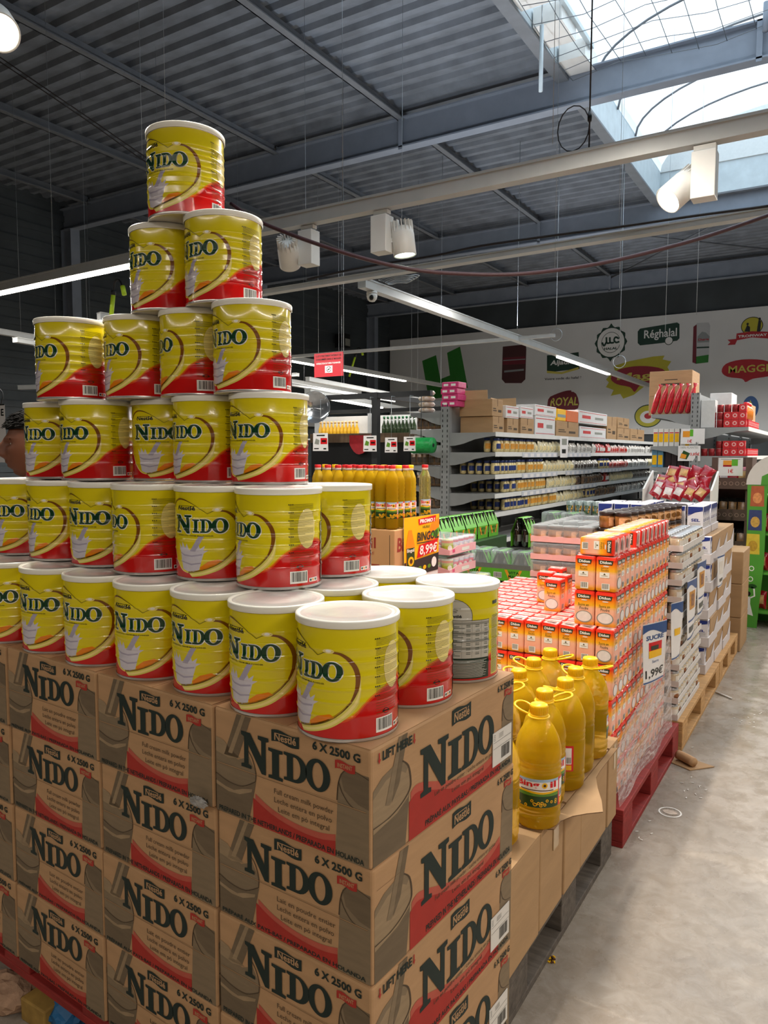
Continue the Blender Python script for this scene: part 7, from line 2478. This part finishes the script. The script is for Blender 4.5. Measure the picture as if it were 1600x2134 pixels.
# milk carton
BP([(1444, 680), (1452, 672), (1476, 671), (1479, 678), (1475, 754), (1448, 758), (1442, 755)], 'pale', 0); BP([(1444, 680), (1451, 675), (1450, 757), (1442, 754)], 'maroon', 1); BP([(1453, 700), (1462, 690), (1470, 692), (1478, 700), (1477, 712), (1452, 713)], 'grey', 1)
BT('Cherga', 1453, 711, 1476, 703, 'brightred', 2, .03, .1); BP([(1451, 722), (1477, 721), (1477, 724), (1451, 725)], 'dkgreen', 2); BP([(1450, 742), (1476, 738), (1475, 754), (1449, 757)], 'green', 1)
# ribbon with round yellow field and two figures
BE(1566, 678, 23, 19, 'ink', 0); BE(1566, 678, 21.5, 17.5, 'yellow', 1); BP([(1576, 690), (1580, 664), (1585, 668), (1583, 690)], 'ink', 2); BP([(1550, 690), (1556, 676), (1562, 680), (1562, 690)], 'ink', 2); BE(1582, 663, 2.5, 2.5, 'ink', 2); BE(1557, 674, 2.5, 2.5, 'ink', 2)
BP([(1515, 707), (1533, 705), (1534, 694), (1566, 689), (1600, 690), (1612, 692), (1612, 712), (1598, 704), (1566, 702), (1535, 708), (1531, 717), (1515, 718), (1521, 712)], 'brightred', 2); BT('TROPIWAY', 1537, 703, 1598, 693, 'white', 3, .03)
# brush stroke with lettering in a red leaf shape
rnd = random.Random(8)
edge = [(1262, 790), (1280, 770), (1278, 762), (1310, 752), (1330, 748), (1360, 742), (1384, 740), (1380, 748), (1398, 752), (1390, 764), (1396, 776), (1380, 790), (1340, 806), (1320, 822), (1298, 830), (1292, 820), (1272, 824), (1278, 812), (1262, 806), (1268, 796)]
BP(edge, 'yellow', 0); BP([(1272, 788), (1284, 772), (1310, 764), (1345, 762), (1380, 768), (1386, 782), (1370, 795), (1336, 800), (1322, 816), (1312, 806), (1285, 800)], 'red', 1, 3); BT('Maggi', 1284, 796, 1382, 772, 'lemon', 2, .02, .15)
BP([(1503, 773), (1512, 757), (1545, 748), (1590, 749), (1612, 760), (1615, 775), (1600, 783), (1568, 788), (1553, 795), (1545, 788), (1515, 784)], 'brightred', 0, 3); BT('MAGGI', 1517, 777, 1600, 757, 'lemon', 1, .02)
# crown brand
BP([(1140, 845), (1146, 826), (1180, 816), (1200, 820), (1204, 850), (1170, 858), (1140, 858)], 'maroon', 0, 3); BT('ROYAL', 1146, 846, 1204, 826, 'lemon', 1, .02, .1)
BS([(1140, 850), (1150, 828), (1175, 817), (1190, 815)], .06, 'maroon', 2)
# round yellow seal and blue oval
BE(1350, 866, 29, 24, 'dkgreen', 0); BE(1350, 866, 27, 22, 'yellow', 1); BE(1350, 868, 17, 13, 'white', 2); BE(1350, 866, 8, 6, 'brightred', 3); BE(1563, 848, 17, 24, 'blue', 0); BP([(1555, 850), (1563, 832), (1571, 850), (1567, 846), (1563, 854), (1559, 846)], 'lemon', 1)
tag(mb.build('logo_banner'), 'wide pale banner printed with food brand logos covering the far wall', 'banner')

# ------------------------------------------------------------------ things under the pallet at the left edge
M_CHOC = mat('litter_mix', '#8a7356', .7, var=.4, scale=50)
for i, (px, py, m, lab) in enumerate(((20, 2085, mat('crumpled_paper', '#a5846a', .8, var=.2, bump=.5), 'crumpled brown paper under the left end of the red pallet'), (100, 2115, mat('tan_box', '#9a7a3c', .7, var=.2), 'small tan box under the red pallet at the bottom left'), (150, 2120, mat('blue_ball', '#1f5f8f', .5, var=.1), 'blue crumpled bag under the red pallet at the bottom left'))):
    p = onz(px, py + 6, 0)
    mb = MB()
    if i == 1:
        mb.box(-.05, -.04, 0, .05, .04, .06, m, bev=.004)
    else:
        bm = bmesh.new(); bmesh.ops.create_icosphere(bm, subdivisions=3, radius=.06)
        rr = random.Random(i)
        vs = [(v.co.x * (1.5 if i == 0 else 1) * rr.uniform(.85, 1.1), v.co.y * rr.uniform(.85, 1.1), max(0, v.co.z * .7 * rr.uniform(.8, 1.1) + .03)) for v in bm.verts]
        bm.verts.index_update(); mb.add(vs, [[v.index for v in f.verts] for f in bm.faces], m); bm.free()
    o = mb.build(('crumpled_paper', 'small_box', 'plastic_bag')[i], None, (p.x, p.y, 0)); tag(o, lab, ('paper', 'box', 'bag')[i])

# ------------------------------------------------------------------ the man behind the tins
M_SKIN = mat('brown_skin', '#6f4533', .5, var=.06, scale=12)
M_HAIR = mat('dark_hair', '#0d0b0a', .8, var=.3, scale=60, bump=.1, bscale=150, spec=.15)
M_EYE = mat('eye_white', '#cfc6bd', .2, var=.02)
M_SHIRT = mat('dark_shirt', '#23262b', .8, var=.1, scale=20)
M_TROUS = mat('dark_trousers', '#2b2c30', .85, var=.1, scale=20)
HP = dep(73, 932, 2.72)
face = (-Vector((_r.x, _r.y, 0)) * .93 - Vector((_f.x, _f.y, 0)) * .36).normalized()
frz = atan2(face.y, face.x)                                          # face looks along local +x
per = thing('person', 'man with short dark hair looking left, his face half hidden by the tins', 'person', (HP.x, HP.y, 0), frz)
hz = HP.z


def head_shape():
    bm = bmesh.new(); bmesh.ops.create_uvsphere(bm, u_segments=72, v_segments=96, radius=1.0)
    vs = []
    for v in bm.verts:
        x, y, z = v.co
        f = max(0, x)
        X, Y, Z = x * .098, y * .074, z * .118
        if z < 0 and x > -.2:                                       # jaw narrows to the chin
            k = -z
            Y *= 1 - .42 * k ** 1.6; X += .012 * k * f
        if x < 0:
            X *= 1.02; Z += .006 * (-x)
        g = lambda cy, cz, sy, sz: math.exp(-((Y - cy) / sy) ** 2 - ((Z - cz) / sz) ** 2)
        if x > .2:
            X += .019 * g(0, -.027, .014, .014) + .014 * g(0, -.010, .011, .026) + .010 * g(0, .008, .010, .016)     # nose
            X += .007 * g(.015, -.034, .008, .008) + .007 * g(-.015, -.034, .008, .008)
            X -= .011 * (g(.031, .010, .016, .011) + g(-.031, .010, .016, .011))                                    # eye sockets
            X += .006 * (g(.028, .030, .026, .009) + g(-.028, .030, .026, .009))                                    # brow
            X += .007 * g(0, -.056, .026, .008) + .008 * g(0, -.071, .024, .009) - .002 * g(0, -.0640, .026, .004)    # lips
            X += .010 * g(0, -.100, .022, .014) - .003 * g(0, -.085, .02, .006)                                       # chin
            X += .004 * (g(.045, -.02, .02, .02) + g(-.045, -.02, .02, .02))                                        # cheekbones
        vs.append((X, Y, Z + hz))
    bm.verts.index_update()
    fs = [[v.index for v in f.verts] for f in bm.faces]
    bm.free()
    return vs, fs


def skin(edges_pts, edges, radii):
    """one continuous skin surface grown over a jointed skeleton"""
    me = bpy.data.meshes.new('sk'); me.from_pydata(edges_pts, edges, [])
    o = bpy.data.objects.new('sk', me); C.objects.link(o)
    o.modifiers.new('skin', 'SKIN'); sub = o.modifiers.new('sub', 'SUBSURF'); sub.levels = 1
    for i, r_ in enumerate(radii):
        me.skin_vertices[0].data[i].radius = (r_, r_)
    me.skin_vertices[0].data[0].use_root = True
    dg = bpy.context.evaluated_depsgraph_get()
    m2 = bpy.data.meshes.new_from_object(o.evaluated_get(dg))
    vs = [tuple(v.co) for v in m2.vertices]; fs = [tuple(p.vertices) for p in m2.polygons]
    bpy.data.objects.remove(o); bpy.data.meshes.remove(me); bpy.data.meshes.remove(m2)
    return vs, fs


SH = hz - .235
pts = [(0, 0, .93), (0, 0, 1.12), (-.01, 0, SH - .06), (-.02, 0, SH + .02), (0, 0, hz - .06)]
ed = [(0, 1), (1, 2), (2, 3), (3, 4)]
rad = [.13, .125, .13, .06, .052]
for s in (1, -1):
    k = len(pts)
    pts += [(-.01, s * .17, SH - .03), (-.02, s * .21, SH - .31), (.06, s * .22, SH - .55), (.085, s * .22, SH - .62)]
    rad += [.06, .047, .032, .026]
    ed += [(2, k), (k, k + 1), (k + 1, k + 2), (k + 2, k + 3)]
    for j, (dy, ln) in enumerate(((.026, .07), (.009, .08), (-.009, .075), (-.026, .06))):
        q = len(pts)
        pts += [(.095, s * .22 + dy, SH - .67), (.10, s * .22 + dy * 1.1, SH - .67 - ln * .5), (.092, s * .22 + dy * 1.1, SH - .67 - ln)]
        rad += [.010, .009, .008]; ed += [(k + 3, q), (q, q + 1), (q + 1, q + 2)]
    q = len(pts); pts += [(.115, s * .19, SH - .64), (.13, s * .18, SH - .69)]; rad += [.011, .009]; ed += [(k + 3, q), (q, q + 1)]
    k = len(pts)
    pts += [(0, s * .09, .86), (.01, s * .10, .48), (-.01, s * .10, .09), (.14, s * .11, .035)]
    rad += [.085, .058, .042, .034]; ed += [(0, k), (k, k + 1), (k + 1, k + 2), (k + 2, k + 3)]
mb = MB(); v_, f_ = skin(pts, ed, rad); mb.add(v_, f_, M_SKIN, True); v_, f_ = head_shape(); mb.add(v_, f_, M_SKIN, True)
for s in (1, -1):                                                    # ears
    mb.lathe([(0, .008), (.016, .010), (.022, .006), (.020, 0)], M_SKIN, 14, M=Matrix.Translation((-.012, s * .070, hz - .005)) @ Matrix.Rotation(-s * pi / 2, 4, 'X') @ Matrix.Diagonal((.85, 1.35, 1, 1)))
mb.build('body', per)
mb = MB()
bm = bmesh.new(); bmesh.ops.create_uvsphere(bm, u_segments=48, v_segments=32, radius=1.0)
rr = random.Random(5); vs = []
for v in bm.verts:
    x, y, z = v.co
    k = 1 + .03 * sin(11 * y + 7 * z) * sin(9 * x) + rr.uniform(-.004, .004)
    vs.append((x * .108 * k - .010 + .012 * max(0, x) * max(0, z), y * .083 * k, hz + .016 + z * .118 * k))
bm.verts.index_update()
keep = []
for f in bm.faces:
    c = sum((Vector(vs[v.index]) for v in f.verts), Vector()) / len(f.verts)
    if c.z - hz > .060 + (0 if c.x > .03 else -.5 * (.03 - c.x)) and c.z - hz > -.05:
        keep.append([v.index for v in f.verts])
bm.free(); mb.add(vs, keep, M_HAIR, True)
for i in range(320):                                                 # short strands over the front and the crown
    a, e = rr.uniform(-1.7, 1.7), rr.uniform(.5, 1.45)
    n_ = Vector((cos(a) * cos(e), sin(a) * cos(e), sin(e)))
    p = Vector((n_.x * .104 - .008, n_.y * .080, hz + .016 + n_.z * .114))
    g_ = Vector((.8 + rr.uniform(-.3, .3), rr.uniform(-.5, .5), -.35 + rr.uniform(-.3, .2))) * .022
    mb.tube([p, p + n_ * .008 + g_ * .6, p + n_ * .006 + g_ * 1.4], [.0028, .0024, .0006], M_HAIR, 4)
mb.build('hair', per)
mb = MB()
for s in (1, -1):
    mb.lathe([(0, .0105), (.006, .0085), (.0095, .004), (.0105, 0), (.0095, -.004), (0, -.0105)][::-1], M_EYE, 14, M=Matrix.Translation((.0685, s * .031, hz + .009)))
    mb.lathe([(0, .0018), (.0045, .0008)], M_BLACK, 12, M=Matrix.Translation((.0782, s * .031, hz + .008)) @ Matrix.Rotation(pi / 2, 4, 'Y'))
    mb.add(*[[(.0905, s * .014, hz + .026), (.0872, s * .028, hz + .032), (.076, s * .049, hz + .028), (.0765, s * .049, hz + .024), (.0880, s * .028, hz + .027), (.0910, s * .014, hz + .022)], [(0, 1, 4, 5), (1, 2, 3, 4)]], M_HAIR)
mb.build('eyes', per)
sp = [(0, 0, .92), (0, 0, 1.12), (-.01, 0, SH - .06), (-.015, 0, SH + .0)]; sr = [.145, .14, .145, .075]; se = [(0, 1), (1, 2), (2, 3)]
for s in (1, -1):
    k = len(sp); sp += [(-.01, s * .17, SH - .03), (-.02, s * .21, SH - .28)]; sr += [.072, .060]; se += [(2, k), (k, k + 1)]
mb = MB(); v_, f_ = skin(sp, se, sr); mb.add(v_, f_, M_SHIRT, True); mb.build('shirt', per)
sp = [(0, 0, .93)]; sr = [.142]; se = []
for s in (1, -1):
    k = len(sp); sp += [(0, s * .09, .84), (.01, s * .10, .48), (-.01, s * .10, .09)]; sr += [.098, .072, .058]; se += [(0, k), (k, k + 1), (k + 1, k + 2)]
mb = MB(); v_, f_ = skin(sp, se, sr); mb.add(v_, f_, M_TROUS, True); mb.build('trousers', per)

# scrap of film caught between two cartons
M_SCRAP = mat('film_scrap', '#8f8c88', .25, var=.3, scale=60, bump=.5)
q = C0 + CE * (-CW - .012) + Vector((-.02, -.012, Z0 - CHT + .012))
bm = bmesh.new(); bmesh.ops.create_icosphere(bm, subdivisions=3, radius=1)
rr = random.Random(3); bm.verts.index_update()
mb = MB(); mb.add([(v.co.x * .024 * rr.uniform(.7, 1.2), v.co.y * .006 * rr.uniform(.6, 1.2), v.co.z * .010 * rr.uniform(.6, 1.3)) for v in bm.verts], [[v.index for v in f.verts] for f in bm.faces], M_SCRAP)
bm.free()
tag(mb.build('plastic_scrap', None, q), 'scrap of clear film sticking out beside the corner carton column', 'plastic scrap')
